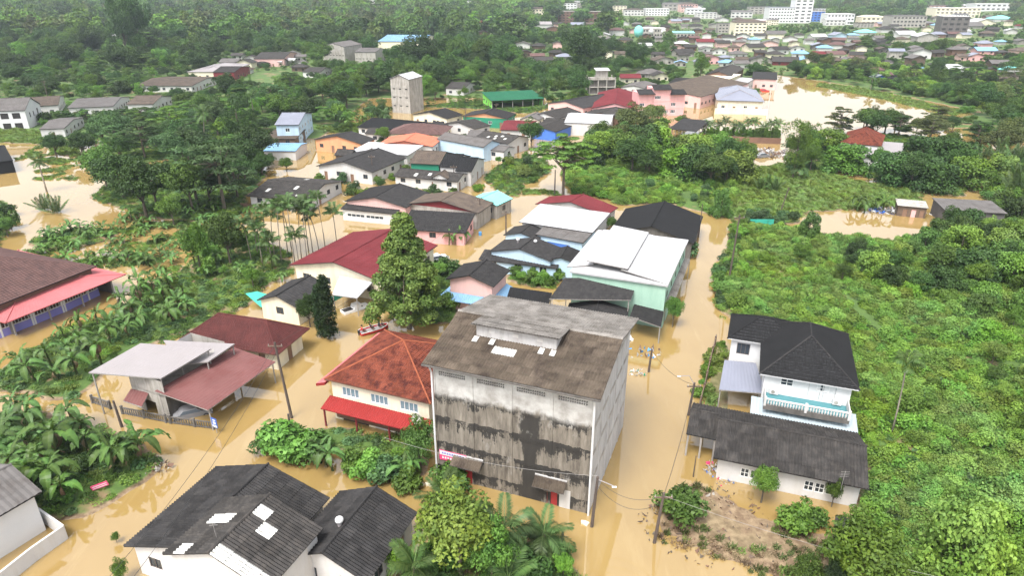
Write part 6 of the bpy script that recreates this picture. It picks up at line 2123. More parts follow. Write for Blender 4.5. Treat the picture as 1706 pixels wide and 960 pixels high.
stand([(0, 205), (130, 215), (220, 195), (215, 178), (100, 185), (0, 190)], 14, ['broad', 'bush', 'layered'], 4, 7, [G_, D_, BL], 'tree near the white apartment block', 'trees near the apartment block', 4, 14)
stand([(90, 260), (130, 225), (230, 190), (330, 180), (330, 205), (200, 235), (140, 270)], 16, ['broad', 'big', 'layered', 'feather'], 6, 10, [G_, D_, BL, B_], 'tree in the belt below the left houses', 'trees below the left houses', 4.5, 15)
stand([(1400, 410), (1560, 405), (1640, 395), (1706, 360), (1720, 460), (1640, 500), (1520, 500), (1440, 470)], 34, ['vine', 'broad', 'vine', 'broad'], 3, 5.8, [G_, 'leaf_vine', D_, B_], 'creeper-hung tree at the top of the right field', 'creeper trees of the right field', 3, 16)
stand([(1340, 400), (1420, 400), (1520, 470), (1500, 510), (1420, 480), (1330, 440)], 10, ['vine', 'broad'], 2, 3.6, [G_, D_, 'leaf_vine'], 'dark creeper bush in the upper field', 'creeper bushes of the upper field', 3, 17)
stand([(1600, 500), (1706, 460), (1760, 700), (1706, 760), (1620, 640)], 15, ['vine', 'broad'], 2.2, 4.2, ['leaf_vine', B_, G_], 'leafy mound at the right edge of the field', 'leafy mounds at the right edge', 3, 18)
stand([(1440, 560), (1600, 520), (1680, 800), (1620, 960), (1480, 960), (1450, 800)], 14, ['bush', 'vine'], 1.0, 2.0, ['leaf_vine', B_, 'leaf_vine'], 'low leafy mound in the right field', 'low mounds of the right field', 3, 19, 'leafy_mound', cat='shrub')
stand([(930, 320), (1010, 305), (1190, 322), (1210, 345), (1110, 340), (1020, 335)], 22, ['bush', 'bush', 'vine'], 1.2, 2.4, [BL, G_, B_], 'bushy undergrowth clump behind the black roof', 'undergrowth behind the black roof', 2.2, 20, 'shrub', cat='shrub')
stand([(800, 305), (845, 268), (905, 265), (915, 285), (870, 318)], 22, ['bush', 'feather'], 1.4, 2.6, [BL, OL, G_, 'leaf_grass'], 'tall weed clump on the vacant lot by the street', 'weeds on the vacant lot', 1.8, 21, 'shrub', cat='shrub')
stand([(850, 450), (905, 450), (945, 460), (915, 482), (860, 470)], 14, ['bush'], 1.4, 2.2, [G_, B_], 'garden shrub between pink house and mint workshop', 'garden shrubs of the middle block', 1.5, 22, 'shrub', cat='shrub', m=.1)
stand([(740, 432), (770, 470), (755, 545), (700, 545), (640, 525), (655, 500)], 16, ['bush', 'broad'], 1.6, 3.4, [G_, D_, B_], 'shrub under the tall leafy tree', 'shrubs under the tall tree', 1.6, 23, 'shrub', cat='shrub', m=.3)
stand([(1196, 515), (1190, 480), (1208, 430), (1225, 375), (1240, 380), (1225, 450), (1215, 525)], 20, ['bush'], 1.2, 2.2, [G_, B_, BL], 'roadside bush along the right lane', 'bushes along the right lane', 1.6, 24, 'shrub', cat='shrub')
stand([(320, 400), (420, 395), (480, 420), (470, 470), (420, 490), (340, 470)], 16, ['bush', 'broad'], 1.8, 3.6, [B_, G_], 'leafy shrub on the left banana island', 'shrubs on the left island', 2, 25, 'shrub', cat='shrub')
stand([(650, 960), (720, 905), (850, 900), (940, 920), (975, 985), (700, 1000)], 16, ['bush', 'broad'], 1.5, 3, [G_, D_, B_], 'shrub in the garden at the bottom edge', 'shrubs of the bottom garden', 1.8, 26, 'shrub', cat='shrub', m=.3)
stand([(1400, 900), (1450, 850), (1480, 960), (1380, 990)], 10, ['bush', 'broad'], 1.6, 3, [B_, G_, BL], 'shrub beside the little tin roof', 'shrubs beside the tin roof', 1.8, 27, 'shrub', cat='shrub')
stand([(0, 700), (130, 700), (230, 770), (150, 850), (60, 840), (0, 800)], 14, ['bush'], .9, 1.6, [G_, D_], 'low weeds under the bottom-left banana plants', 'weeds under the bottom-left bananas', 2, 28, 'shrub', cat='shrub')
stand([(-40, 425), (-30, 350), (10, 345), (28, 372), (10, 410)], 8, ['broad', 'bush'], 2.5, 4.5, [D_, G_], 'dark shrub at the left edge of the pond', 'shrubs at the left pond edge', 2.5, 29, 'shrub', cat='shrub')
stand([(1160, 660), (1170, 620), (1185, 575), (1205, 578), (1195, 610), (1190, 660)], 9, ['bush'], .8, 1.6, [B_, 'leaf_grass'], 'garden shrub along the villa fence', 'garden shrubs along the villa fence', 1.4, 30, 'shrub', cat='shrub', m=.2)
stand([(1240, 360), (1330, 365), (1330, 375), (1240, 378)], 9, ['bush'], 1.5, 2.4, [BL], 'grey-green cane clump at the field head', 'cane clumps at the field head', 2, 31, 'shrub', cat='shrub')


stand([(500, 320), (520, 250), (640, 205), (760, 190), (890, 195), (900, 235), (830, 290), (790, 330), (690, 390), (640, 370)], 46, ['bush', 'bush', 'broad'], 1.4, 3.0, [G_, B_, D_, BL], 'garden bush squeezed between the village houses', 'garden bushes of the middle village', 2.2, 41, 'shrub', cat='shrub', m=.5)
stand([(930, 215), (1010, 205), (1060, 200), (1180, 195), (1190, 215), (1120, 225), (1000, 225)], 12, ['broad', 'bush'], 2, 4, [OL, G_, B_], 'bush below the pink school', 'bushes below the pink school', 2.5, 42, 'shrub', cat='shrub', m=.5)


# ---------------------------------------------------------------- ground cover and far forest (uncountable)
LIB = bpy.data.collections.new('plant_sources')


def scatter(name, pts, rot, scl, idx, sources, label=None):
    """one object: plants instanced on points through geometry nodes"""
    coll = bpy.data.collections.new(name + '_sources')
    for i, me in enumerate(sources):
        o = bpy.data.objects.new('%s_%02d' % (name, i), me)
        coll.objects.link(o)
    me = bpy.data.meshes.new(name)
    me.vertices.add(len(pts))
    me.vertices.foreach_set('co', np.asarray(pts, np.float32).ravel())
    a = me.attributes.new('rot', 'FLOAT_VECTOR', 'POINT')
    r3 = np.zeros((len(pts), 3), np.float32)
    r3[:, 2] = rot
    a.data.foreach_set('vector', r3.ravel())
    a = me.attributes.new('scl', 'FLOAT_VECTOR', 'POINT')
    a.data.foreach_set('vector', np.asarray(scl, np.float32).ravel())
    a = me.attributes.new('idx', 'INT', 'POINT')
    a.data.foreach_set('value', np.asarray(idx, np.int32))
    me.update()
    o = link(bpy.data.objects.new(name, me))
    tag(o, label, kind='stuff')
    ng = bpy.data.node_groups.new(name, 'GeometryNodeTree')
    ng.interface.new_socket('Geometry', in_out='INPUT', socket_type='NodeSocketGeometry')
    ng.interface.new_socket('Geometry', in_out='OUTPUT', socket_type='NodeSocketGeometry')
    N = ng.nodes
    gi, go = N.new('NodeGroupInput'), N.new('NodeGroupOutput')
    ci = N.new('GeometryNodeCollectionInfo')
    ci.inputs['Collection'].default_value = coll
    ci.inputs['Separate Children'].default_value = True
    ci.inputs['Reset Children'].default_value = True
    ip = N.new('GeometryNodeInstanceOnPoints')
    ip.inputs['Pick Instance'].default_value = True
    for nm, tp, sock in (('rot', 'FLOAT_VECTOR', 'Rotation'), ('scl', 'FLOAT_VECTOR', 'Scale'), ('idx', 'INT', 'Instance Index')):
        na = N.new('GeometryNodeInputNamedAttribute')
        na.data_type = tp
        na.inputs['Name'].default_value = nm
        ng.links.new(na.outputs['Attribute'], ip.inputs[sock])
    ng.links.new(gi.outputs[0], ip.inputs['Points'])
    ng.links.new(ci.outputs[0], ip.inputs['Instance'])
    ng.links.new(ip.outputs[0], go.inputs[0])
    md = o.modifiers.new('scatter', 'NODES')
    md.node_group = ng
    return o


def clump(seed, R_, hh, n, L, Wd, mat, up=.9):
    g = np.random.default_rng(seed)
    a, r_ = g.uniform(0, 6.28, n), R_ * np.sqrt(g.uniform(0, 1, n))
    z = hh * (1 - (r_ / R_) ** 2 * .7) * g.uniform(.35, 1.0, n)
    c = np.stack([np.cos(a) * r_, np.sin(a) * r_, z], 1)
    nn = unit(np.stack([np.cos(a) * .35, np.sin(a) * .35, np.full(n, up)], 1) + g.normal(size=(n, 3)) * .35)
    t = np.clip(g.uniform(0, .6) * .6 + g.uniform(0, .6, n), 0, 1)
    v, q, t = leaf_quads(c, nn, L, Wd, g, t)
    return raw_mesh('clump', v, q, t, mat)


def grass_tuft(seed, R_, hh, n, mat):
    g = np.random.default_rng(seed)
    V_, Q, T = [], [], []
    for i in range(n):
        a, r_ = g.uniform(0, 6.28), R_ * math.sqrt(g.uniform(0, 1))
        b = np.array([math.cos(a) * r_, math.sin(a) * r_, -.05])
        d = np.array([g.normal() * .35, g.normal() * .35, 1.0]) * hh * g.uniform(.6, 1.1)
        s = np.array([-d[1], d[0], 0]) + g.normal(size=3) * .05
        s = s / (np.linalg.norm(s) + 1e-6) * .035
        k = len(V_)
        V_ += [b - s, b + s, b + d * .6 + s, b + d + [d[0] * .5, d[1] * .5, -.1 * hh]]
        Q.append([k, k + 1, k + 2, k + 3])
        T += [g.uniform(0, 1)] * 4
    return raw_mesh('tuft', np.array(V_), np.array(Q), np.array(T), mat)


CL = [clump(1, .95, .75, 210, .23, .17, 'leaf_vine'), clump(2, .85, .55, 200, .19, .15, 'leaf_vine'), clump(3, .8, 1.0, 190, .24, .18, 'leaf_bright'), clump(4, .9, .6, 190, .19, .15, 'leaf_mid'), clump(5, .8, .5, 130, .3, .24, 'leaf_blue')]
for s in range(3):
    g = np.random.default_rng(610 + s)
    CL.append(crown('mound', [(g.normal() * .55, g.normal() * .55, g.uniform(.25, 1.0), r_, r_, r_ * .8) for r_ in g.uniform(.4, .85, 12)], 330, .21, .16, 620 + s, ('leaf_vine', 'leaf_bright', 'leaf_vine')[s], up=.7))
TF = [grass_tuft(1, .6, .5, 90, 'leaf_grass'), grass_tuft(2, .5, .75, 80, 'leaf_grass'), clump(6, .7, .25, 80, .2, .12, 'leaf_grass')]
DR = [grass_tuft(3, .5, .5, 60, 'leaf_dry'), grass_tuft(4, .4, .6, 50, 'leaf_olive'), clump(7, .6, .2, 50, .2, .1, 'leaf_dry')]


BANKP = gpoly([(1330, 132), (1420, 133), (1500, 153), (1620, 182), (1760, 197), (1760, 140), (1600, 130), (1500, 118), (1400, 114), (1330, 114)])


def fill(area_polys, step, seed, prob=1.0, zmin=-.02, noise_s=None, thr=0.0, m=.4):
    g = np.random.default_rng(seed)
    P = []
    for poly in area_polys:
        xs, ys = np.array([q[0] for q in poly]), np.array([q[1] for q in poly])
        X, Y = np.meshgrid(np.arange(xs.min(), xs.max(), step), np.arange(ys.min(), min(ys.max(), 430), step))
        X = X.ravel() + g.uniform(-.5, .5, X.size) * step
        Y = Y.ravel() + g.uniform(-.5, .5, Y.size) * step
        k = inpoly(X, Y, poly) & (g.uniform(0, 1, X.size) < prob)
        k &= np.abs(X) < Y * .82 + 14
        if noise_s:
            k &= smooth_noise(X + 500, Y + 500, noise_s, seed) > thr
        P.append(np.stack([X[k], Y[k]], 1))
    P = np.concatenate(P)
    out = [(x, y, land_z(x, y)) for x, y in P if free(x, y, m)]
    return np.array([p for p in out if p[2] > zmin])


def scat(name, label, P, sources, s0, s1, seed, weights=None):
    g = np.random.default_rng(seed)
    n = len(P)
    s = g.uniform(s0, s1, n)
    scl = np.stack([s, s, s * g.uniform(.7, 1.3, n)], 1)
    idx = g.choice(len(sources), n, p=weights)
    return scatter(name, P, g.uniform(0, 6.28, n), scl, idx, sources, label)


LAWN = gpoly([(1225, 395), (1330, 400), (1420, 470), (1380, 505), (1250, 505), (1205, 480)])
vp = fill([AREA['field'], AREA['jungle']], .82, 1, noise_s=6.0, thr=.17)
vp = vp[~(inpoly(vp[:, 0], vp[:, 1], LAWN) & (np.random.default_rng(3).uniform(0, 1, len(vp)) < .62))]
scat('creeper_cover', 'creeping vines and broad-leaved weeds over the right field', vp, CL, .55, 1.2, 2, [.27, .26, .15, .11, .05, .06, .05, .05])
gp_ = fill([AREA['meadow'], LAWN, AREA['pond_weed'], AREA['school_green'], AREA['northwest'], AREA['east_strip'], AREA['villa_lawn']], .95, 5, .85, -.9, m=.1)
wd_ = inpoly(gp_[:, 0], gp_[:, 1], AREA['pond_weed'])
gp_ = gp_[(gp_[:, 2] > -.12) | inpoly(gp_[:, 0], gp_[:, 1], AREA['villa_lawn']) | wd_]
gp_[inpoly(gp_[:, 0], gp_[:, 1], AREA['pond_weed']), 2] = 0.0
vl = inpoly(gp_[:, 0], gp_[:, 1], AREA['villa_lawn'])
gp_[vl, 2] = .13
scat('grass', 'bright green grass on the meadow and lawns', gp_, TF, .7, 1.3, 6)
ip_ = fill([AREA['west_island'], AREA['southwest_patch'], AREA['west_wood'], AREA['banana_field'], AREA['lot'], AREA['pink_garden'], AREA['middle_garden'], AREA['south_garden'], AREA['hedge_garden'], AREA['house_grove'], AREA['west_scrub'], AREA['center_north'], AREA['north_bank']], 1.0, 7, .9, -.05, m=.1)
scat('undergrowth', 'low green undergrowth between the houses', ip_, [CL[1], CL[3], CL[4], TF[0], TF[2]], .6, 1.15, 8)
dp_ = fill([AREA['plot']], .6, 9, .6, -9, 3.5, .42)
dp_[:, 2] = np.maximum(dp_[:, 2], 0.0)
scat('flood_debris_weeds', 'dry weeds and sodden litter on the flooded plot by the lane', dp_, DR + [TF[0]], .5, 1.1, 10, [.35, .3, .2, .15])

bk = fill([BANKP, AREA['east_bank'], gpoly([(1600, 260), (1640, 225), (1760, 200), (1760, 300), (1690, 300), (1640, 290)])], 2.6, 33, .8, .0)
g = np.random.default_rng(34)
hb = np.array([min(1.0, sight(x, y, 1.5) / 3.0) for x, y, z in bk])
bk = bk[hb > .3]
scat('bank_thicket', 'thicket of bushes on the far pond bank and by the creek', bk, [PLANT['bush'][0][1], PLANT['bush'][1][1], CL[0], CL[3], PLANT['vine'][0][1]], .8, 1.7, 35, [.32, .3, .15, .15, .08])
wf = fill([gpoly([(30, 440), (60, 400), (200, 380), (330, 352), (430, 340), (440, 380), (330, 400), (300, 450), (200, 470), (80, 470)]), gpoly([(60, 300), (20, 270), (60, 245), (150, 262), (180, 300), (120, 300)]), gpoly([(860, 300), (920, 300), (940, 330), (880, 340)])], .8, 15, .9, -9, 4.0, .56)
wf[:, 2] = 0.0
scat('flooded_weeds', 'weeds and grass tips standing out of the left flood water', wf, [CL[1], CL[3], TF[0], TF[1]], .5, 1.0, 16)

# far forest
FAR = []
for s in range(5):
    g = np.random.default_rng(900 + s)
    bl = ellip_blobs(g, 26, 4.6, 3.6, 5.2, 1.5, .5, .85, .2)
    FAR.append(crown('forest_crown', bl, 15, 1.05, .7, 950 + s, ('leaf_dark', 'leaf_mid', 'leaf_mid', 'leaf_bright', 'leaf_olive')[s], up=.5))
FAR.append(crown('forest_crown', ellip_blobs(np.random.default_rng(970), 16, 2.6, 5.0, 6, 1.2), 18, .9, .5, 971, 'leaf_dark'))
g = np.random.default_rng(5)
P = []
y = 205.0
TOWN = gpoly([(1120, 130), (1140, 95), (1150, 70), (1280, 60), (1430, 60), (1440, 118), (1330, 122), (1290, 122), (1180, 135)])
TOWN2 = gpoly([(1030, 75), (1180, 62), (1440, 66), (1720, 100), (1720, 12), (1020, 12)])
ROADV = gpoly([(1128, 150), (1160, 75), (1172, 58), (1180, 58), (1172, 76), (1146, 150)])
while y < 3300:
    step = 7.0 if y < 560 else (9.0 if y < 900 else (11 + (y - 900) * .007))
    xs = np.arange(-y * .86 - 30, y * .86 + 30, step)
    xs = xs + g.uniform(-.5, .5, len(xs)) * step
    ys = y + g.uniform(-.5, .5, len(xs)) * step
    P.append(np.stack([xs, ys, np.full(len(xs), step)], 1))
    y += step * .95
P = np.concatenate(P)
k = ~inpoly(P[:, 0], P[:, 1], POND) & ~inpoly(P[:, 0], P[:, 1], ROADV)
k &= ~(inpoly(P[:, 0], P[:, 1], TOWN) & (g.uniform(0, 1, len(P)) < .72))
k &= is_land(P[:, 0], P[:, 1])
k &= (P[:, 1] > 215)
for nm in ('meadow', 'pond_weed', 'northwest', 'jungle'):
    k &= ~inpoly(P[:, 0], P[:, 1], AREA[nm])
k &= (smooth_noise(P[:, 0] + 5000, P[:, 1] + 500, 60, 31) > .15) | (P[:, 1] < 420)
P = P[k]
MEAD = gpoly([(420, 165), (420, 125), (500, 118), (520, 135), (470, 150), (455, 180)])
P = P[~inpoly(P[:, 0], P[:, 1], MEAD)]


FS = [t for t in FOOT if t[1] > 200]
kk = np.array([free(p[0], p[1], 2.0) for p in P])
P = P[kk]
HM = np.full(len(P), 99.0)
for (cx, cy, a_, w, d_, hh) in FS:
    sel = (P[:, 1] < cy) & (P[:, 1] > cy * .72) & (np.abs(P[:, 0] * cy / P[:, 1] - cx) < max(w, d_) * .9 + 2.5)
    HM[sel] = np.minimum(HM[sel], 1.3 + 43.7 * (1 - P[sel, 1] / (cy - d_)))
BANK = gpoly([(1330, 132), (1420, 130), (1500, 152), (1620, 180), (1760, 195), (1760, 140), (1600, 132), (1500, 120), (1400, 116), (1330, 116)])
HM = np.where(inpoly(P[:, 0], P[:, 1], BANK), np.maximum(HM, 6.0), HM)
HM = np.where((P[:, 0] < -60) & (P[:, 1] < 420), np.maximum(HM, 3.4), HM)
HM = np.where(g.uniform(0, 1, len(P)) < .12, np.maximum(HM, 4.5), HM)
P, HM = P[HM > 1.2], HM[HM > 1.2]
Z = np.array([far_z(x, y_) if y_ > 440 else max(0, land_z(x, y_)) for x, y_ in P[:, :2]])
near = P[:, 1] < 560
sc = P[:, 2] / 6.5 * (.5 + 1.15 * g.uniform(0, 1, len(P)) ** 1.8) * np.where(P[:, 1] < 380, .62, .95)
sc *= .65 + .8 * smooth_noise(P[:, 0] + 300, P[:, 1] + 300, 85, 51)
sc = np.where((g.uniform(0, 1, len(P)) < .03) & (P[:, 1] > 420), sc * 1.6, sc)
sc = np.minimum(sc, HM / 9.0)
sc *= np.where(inpoly(P[:, 0], P[:, 1], TOWN), .55, 1.0) * np.where(inpoly(P[:, 0], P[:, 1], TOWN2), .5, 1.0)
scl = np.stack([sc, sc, np.minimum(sc, 2.1) * g.uniform(.75, 1.3, len(P))], 1)
big_n = smooth_noise(P[:, 0] + 900, P[:, 1] + 900, 90, 41)
idx = np.where(big_n > .5, g.choice([0, 2, 5, 1], len(P)), g.choice([1, 3, 4, 0], len(P)))
XYZ = np.column_stack([P[:, :2], Z - .6])
rt_ = g.uniform(0, 6.28, len(P))
f = ~near
scatter('far_forest', XYZ[f], rt_[f], scl[f], idx[f], FAR, 'far forest and tree belts beyond the village')
NEARC = [PLANT['broad'][0][1], PLANT['big'][0][1], PLANT['broad'][1][1], PLANT['layered'][0][1], PLANT['feather'][0][1], PLANT['broad'][2][1]]
scatter('tree_belt', XYZ[near], rt_[near], scl[near] * .9, idx[near], NEARC, 'belt of mixed trees round the village edge')


# ---------------------------------------------------------------- poles, wires, lamps
POLES = {}


def pole(key, px, yb, yt, label, lean=(0, 0), arm=True, lamp=None, r=.14, mat='pole'):
    p = at(px, yb)
    h = height_at(px, yb, yt)
    o = empty('utility_pole', (p.x, p.y, 0), 0)
    tag(o, label, 'pole')
    top = Vector((lean[0], lean[1], h))
    MB().tube([(0, 0, -1), top], [r * 1.2, r * .8], 8).build('shaft', mat, o)
    if arm:
        a = MB().box(top.x - .8, top.x + .8, top.y - .06, top.y + .06, h - .55, h - .42).build('crossarm', 'wood', o)
        for k in (-.7, 0, .7):
            MB().tube([(top.x + k, top.y, h - .42), (top.x + k, top.y, h - .2)], [.05, .03], 6).build('insulator', 'conc', a)
    if lamp:
        q = top + Vector(lamp)
        MB().tube([top - Vector((0, 0, .3)), top + Vector((lamp[0] * .4, lamp[1] * .4, lamp[2] + .2)), q], .045, 5).build('lamp_arm', 'silver', o)
        MB().box(q.x - .3, q.x + .1, q.y - .07, q.y + .07, q.z - .06, q.z + .03).build('lamp_head', 'white_clean', o)
    POLES[key] = Vector((p.x, p.y, 0)) + top - Vector((0, 0, .3))
    return o


pole('a', 487, 697, 572, 'tall dark utility pole between the maroon roof and the tiled house', (-.7, 0.2))
pole('b', 490, 752, 690, 'short dark pole standing in the street-corner shrubs', (0, 0), False)
pole('c', 204, 712, 668, 'dark pole before the open house with silver roof', (-.2, 0), False)
pole('d', 985, 878, 795, 'dark pole at the right front corner of the warehouse', (.3, 0), False, lamp=(1.5, -.6, -.6))
pole('e', 1089, 905, 822, 'leaning pole with blue pipe at the corner of the flooded plot', (.4, 0))
pole('f', 1146, 692, 638, 'lane pole with a curved street lamp near the black-roofed house', (.3, 0), True, (-1.6, 0.4, .6))
pole('g', 1080, 620, 582, 'short pole beside the lane at the warehouse side', (.2, 0), False)
pole('h', 1212, 480, 358, 'slim pole on the field side of the right lane', (.3, 0))
pole('i', 936, 922, 886, 'low dark post among the palms at the bottom', (0, 0), False)
pole('j', 843, 390, 352, 'pole at the flooded street by the blue house', (0, 0))
pole('k', 800, 372, 330, 'pole before the maroon-gabled house', (0, 0))
pole('l', 924, 325, 283, 'pole beside the trunk of the wide flat-crowned tree', (0, 0), False)
pole('m', 757, 312, 275, 'pole before the stepped row of houses', (0, 0))
pole('n', 622, 300, 258, 'pole before the veranda house', (0, 0))
pole('o', 1277, 198, 150, 'tall white post at the pond corner', (0, 0), False, mat='white')
o = pole('p', 1155, 795, 760, 'thin dark stake in the lane water', (0, 0), False, None, .06)
o.name = 'stake'
o['category'] = 'stake'
pole('q', 84, 178, 134, 'utility pole behind the apartment block', (0, 0))
pole('r', 180, 156, 128, 'utility pole in the trees on the left', (0, 0))
pole('s', 1164, 395, 340, 'thin pole at the corner of the plain black roof', (0, 0), False, None, .09)
o = pole('t', 1298, 355, 312, 'bare leaning dead trunk at the field head', (1.2, 0), False, None, .13)
o.name = 'dead_trunk'
o['category'] = 'tree'
pole('u', 776, 215, 180, 'utility pole in the middle village', (0, 0))
pole('v', 827, 205, 172, 'utility pole by the teal-walled house', (0, 0))


def wire(a, b, label, sag=.8, off=(0, 0, 0), r=.022, mat='wire'):
    A, B = (POLES[a] if isinstance(a, str) else a) + Vector(off), (POLES[b] if isinstance(b, str) else b) + Vector(off)
    pts = []
    for i in range(13):
        t = i / 12
        pts.append(A.lerp(B, t) - A - Vector((0, 0, sag * 4 * t * (1 - t))))
    o = MB().tube(pts, r, 4).build('power_line', mat)
    o.location = A
    tag(o, label, 'cable')


off = at(60, 1100, 7.5)
wire('d', 'e', 'cable crossing the lane from the warehouse corner to the leaning pole', 1.2)
wire('d', 'e', 'lower cable crossing the lane from the warehouse corner', 1.6, (0, 0, -.7))
wire('d', at(640, 735, 5.0), 'pale cable along the warehouse front to the tiled house', .8, (0, 0, .4), .018, 'pale_wire')
wire('e', at(1800, 1010, 3), 'pale cable from the leaning pole across the field at the lower right', 1.0, (0, 0, 0), .016, 'pale_wire')
wire('e', 'f', 'cable along the lane from the leaning pole to the lamp pole', 1.2)
wire('f', 'g', 'cable across the lane from the lamp pole to the short pole', .8)
wire('a', off, 'upper cable along the flooded street to the lower left', 1.5)
wire('a', off + Vector((.8, 0, -.5)), 'lower cable along the flooded street to the lower left', 1.7, (.4, 0, -.3))
wire('a', 'k', 'cable along the flooded street to the maroon-gabled house', 1.5)
wire('k', 'm', 'cable between the poles of the middle village', 1)
wire('h', at(1212, 350, 7), 'cable along the right lane', .6)

# street sign beside the baluster fence
p = at(362, 722)
o = empty('street_sign', (p.x, p.y, 0), R(-28))
tag(o, 'blue bus-stop sign on a post at the corner of the baluster fence', 'sign')
MB().tube([(0, 0, -.6), (-.1, 0, 1.9)], .04, 6).build('post', 'post', o)
b_ = MB().box(-.5, .35, -.06, -.02, .75, 1.95).build('board', 'sign_blue', o)
MB().box(-.42, .27, -.066, -.06, .8, 1.05).build('white_panel', 'white_clean', b_)
MB().box(-.27, .15, -.066, -.06, 1.2, 1.5).build('bus_symbol', 'white_clean', b_)
MB().box(-.3, .18, -.066, -.06, 1.62, 1.78).build('symbol_bar', 'white_clean', b_)

# small red board in the bottom-left thicket
p = at(172, 822)
o = MB().box(-.75, .75, -.03, .03, .25, .75).build('notice_board', 'sign_pink')
o.location = (p.x, p.y, max(0, land_z(p.x, p.y)))
o.rotation_euler = (0, R(-12), R(20))
tag(o, 'small red and white notice board in the weeds left of the street', 'sign')
for k in range(2):
    MB().box(-.65, .65, -.036, -.03, .34 + .2 * k, .42 + .2 * k).build('white_stripe', 'white_clean', o)


# ---------------------------------------------------------------- people and boat
def person(px, py, z, face, pose, shirt, label, lift=0.0):
    p = at(px, py)
    me = bpy.data.meshes.new('person')
    if pose == 'stand':
        J = {'pel': (0, 0, .92), 'spine': (0, 0, 1.12), 'chest': (0, -.02, 1.34), 'neck': (0, 0, 1.48), 'head': (0, -.02, 1.62), 'crown': (0, -.01, 1.74),
             'kl': (.1, -.03, .5), 'fl': (.11, .02, .08), 'tl': (.12, -.14, .04), 'kr': (-.1, -.03, .5), 'fr': (-.11, .05, .08), 'tr': (-.12, -.1, .04)}
    else:
        J = {'pel': (0, .1, .42), 'spine': (0, .1, .62), 'chest': (0, .04, .84), 'neck': (0, .03, .98), 'head': (0, 0, 1.12), 'crown': (0, .01, 1.24),
             'kl': (.13, -.32, .46), 'fl': (.13, -.34, .08), 'tl': (.13, -.48, .04), 'kr': (-.13, -.32, .46), 'fr': (-.13, -.34, .08), 'tr': (-.13, -.48, .04)}
    c = Vector(J['chest'])
    for s, n_ in ((1, 'l'), (-1, 'r')):
        J['s' + n_] = tuple(c + Vector((.19 * s, 0, .06)))
        J['e' + n_] = tuple(c + Vector((.26 * s, -.04, -.22)))
        J['h' + n_] = tuple(c + Vector((.2 * s, -.26, -.32)))
        J['g' + n_] = tuple(c + Vector((.18 * s, -.34, -.34)))
    ks = list(J)
    rad = {'pel': (.155, .12), 'spine': (.14, .1), 'chest': (.17, .11), 'neck': (.055, .055), 'head': (.085, .1), 'crown': (.06, .07)}
    E = [('pel', 'spine'), ('spine', 'chest'), ('chest', 'neck'), ('neck', 'head'), ('head', 'crown')]
    for n_ in 'lr':
        E += [('pel', 'k' + n_), ('k' + n_, 'f' + n_), ('f' + n_, 't' + n_), ('chest', 's' + n_), ('s' + n_, 'e' + n_), ('e' + n_, 'h' + n_), ('h' + n_, 'g' + n_)]
        rad.update({'k' + n_: (.075, .075), 'f' + n_: (.05, .05), 't' + n_: (.035, .03), 's' + n_: (.065, .065), 'e' + n_: (.048, .048), 'h' + n_: (.036, .036), 'g' + n_: (.04, .022)})
    me.from_pydata([J[k] for k in ks], [(ks.index(a), ks.index(b)) for a, b in E], [])
    tmp = bpy.data.objects.new('tmp', me)
    COL.objects.link(tmp)
    bpy.context.view_layer.objects.active = tmp
    sm = tmp.modifiers.new('skin', 'SKIN')
    for i, k in enumerate(ks):
        me.skin_vertices[0].data[i].radius = rad[k]
        me.skin_vertices[0].data[i].use_root = (k == 'pel')
    sb = tmp.modifiers.new('sub', 'SUBSURF')
    sb.levels = sb.render_levels = 1
    dg = bpy.context.evaluated_depsgraph_get()
    m2 = bpy.data.meshes.new_from_object(tmp.evaluated_get(dg))
    bpy.data.objects.remove(tmp)
    for m in (shirt, 'skin', 'cloth_dark'):
        m2.materials.append(M[m])
    zc, zp = J['chest'][2], J['pel'][2]
    for f in m2.polygons:
        q = f.center
        f.use_smooth = True
        f.material_index = 1 if q.z > J['neck'][2] - .03 or (abs(q.x) > .22 and q.z < zc - .1 and q.z > zp - .2) or q.z < .12 else (2 if q.z < zp + .03 else 0)
        if pose != 'stand' and q.z < zp + .1 and q.y < -.1 and abs(q.x) < .22:
            f.material_index = 2
    o = bpy.data.objects.new('person', m2)
    link(o)
    o.location = (p.x, p.y, z)
    o.rotation_euler = (0, 0, face)
    tag(o, label, 'person')
    mb = MB()
    hd = J['head']
    sphere(mb, (hd[0], hd[1] + .025, hd[2] + .06), .112, 10, 6)
    mb.build('hair', 'hair', o, True)
    mb = MB()
    mb.tube([(hd[0], hd[1] - .1, hd[2] + .03), (hd[0], hd[1] - .13, hd[2] - .01)], [.012, .02], 5)
    mb.build('nose', 'skin', o)
    return o


bc = at(623, 552)
bv = at(643, 545) - at(604, 556)
ba = math.atan2(bv.y, bv.x)
boat = empty('boat', (bc.x, bc.y, 0), ba)
tag(boat, 'small red open boat carrying people on the flooded street', 'boat')
st = [(-2.1, .62, .05), (-1.9, .72, .1), (-.5, .8, .1), (1.0, .74, .12), (1.8, .42, .2), (2.2, .08, .3)]
mb = MB()
rows = []
for x, w, l in st:
    rows.append([(x, -w, .42 + l), (x, -w * .85, .1), (x, 0, -.12), (x, w * .85, .1), (x, w, .42 + l)])
for i in range(len(rows) - 1):
    for j in range(4):
        mb.poly([rows[i][j], rows[i + 1][j], rows[i + 1][j + 1], rows[i][j + 1]])
mb.poly(rows[0])
mb.build('hull', 'car_red', boat)
mb = MB()
for s in (0, 4):
    mb.tube([r_[s] for r_ in rows], .05, 5)
mb.build('gunwale', 'white_clean', boat)
MB().poly([(-2.05, -.62, .3), (-.5, -.74, .3), (1.0, -.68, .32), (1.8, -.38, .36), (1.8, .38, .36), (1.0, .68, .32), (-.5, .74, .3), (-2.05, .62, .3)]).build('deck', 'silver', boat)
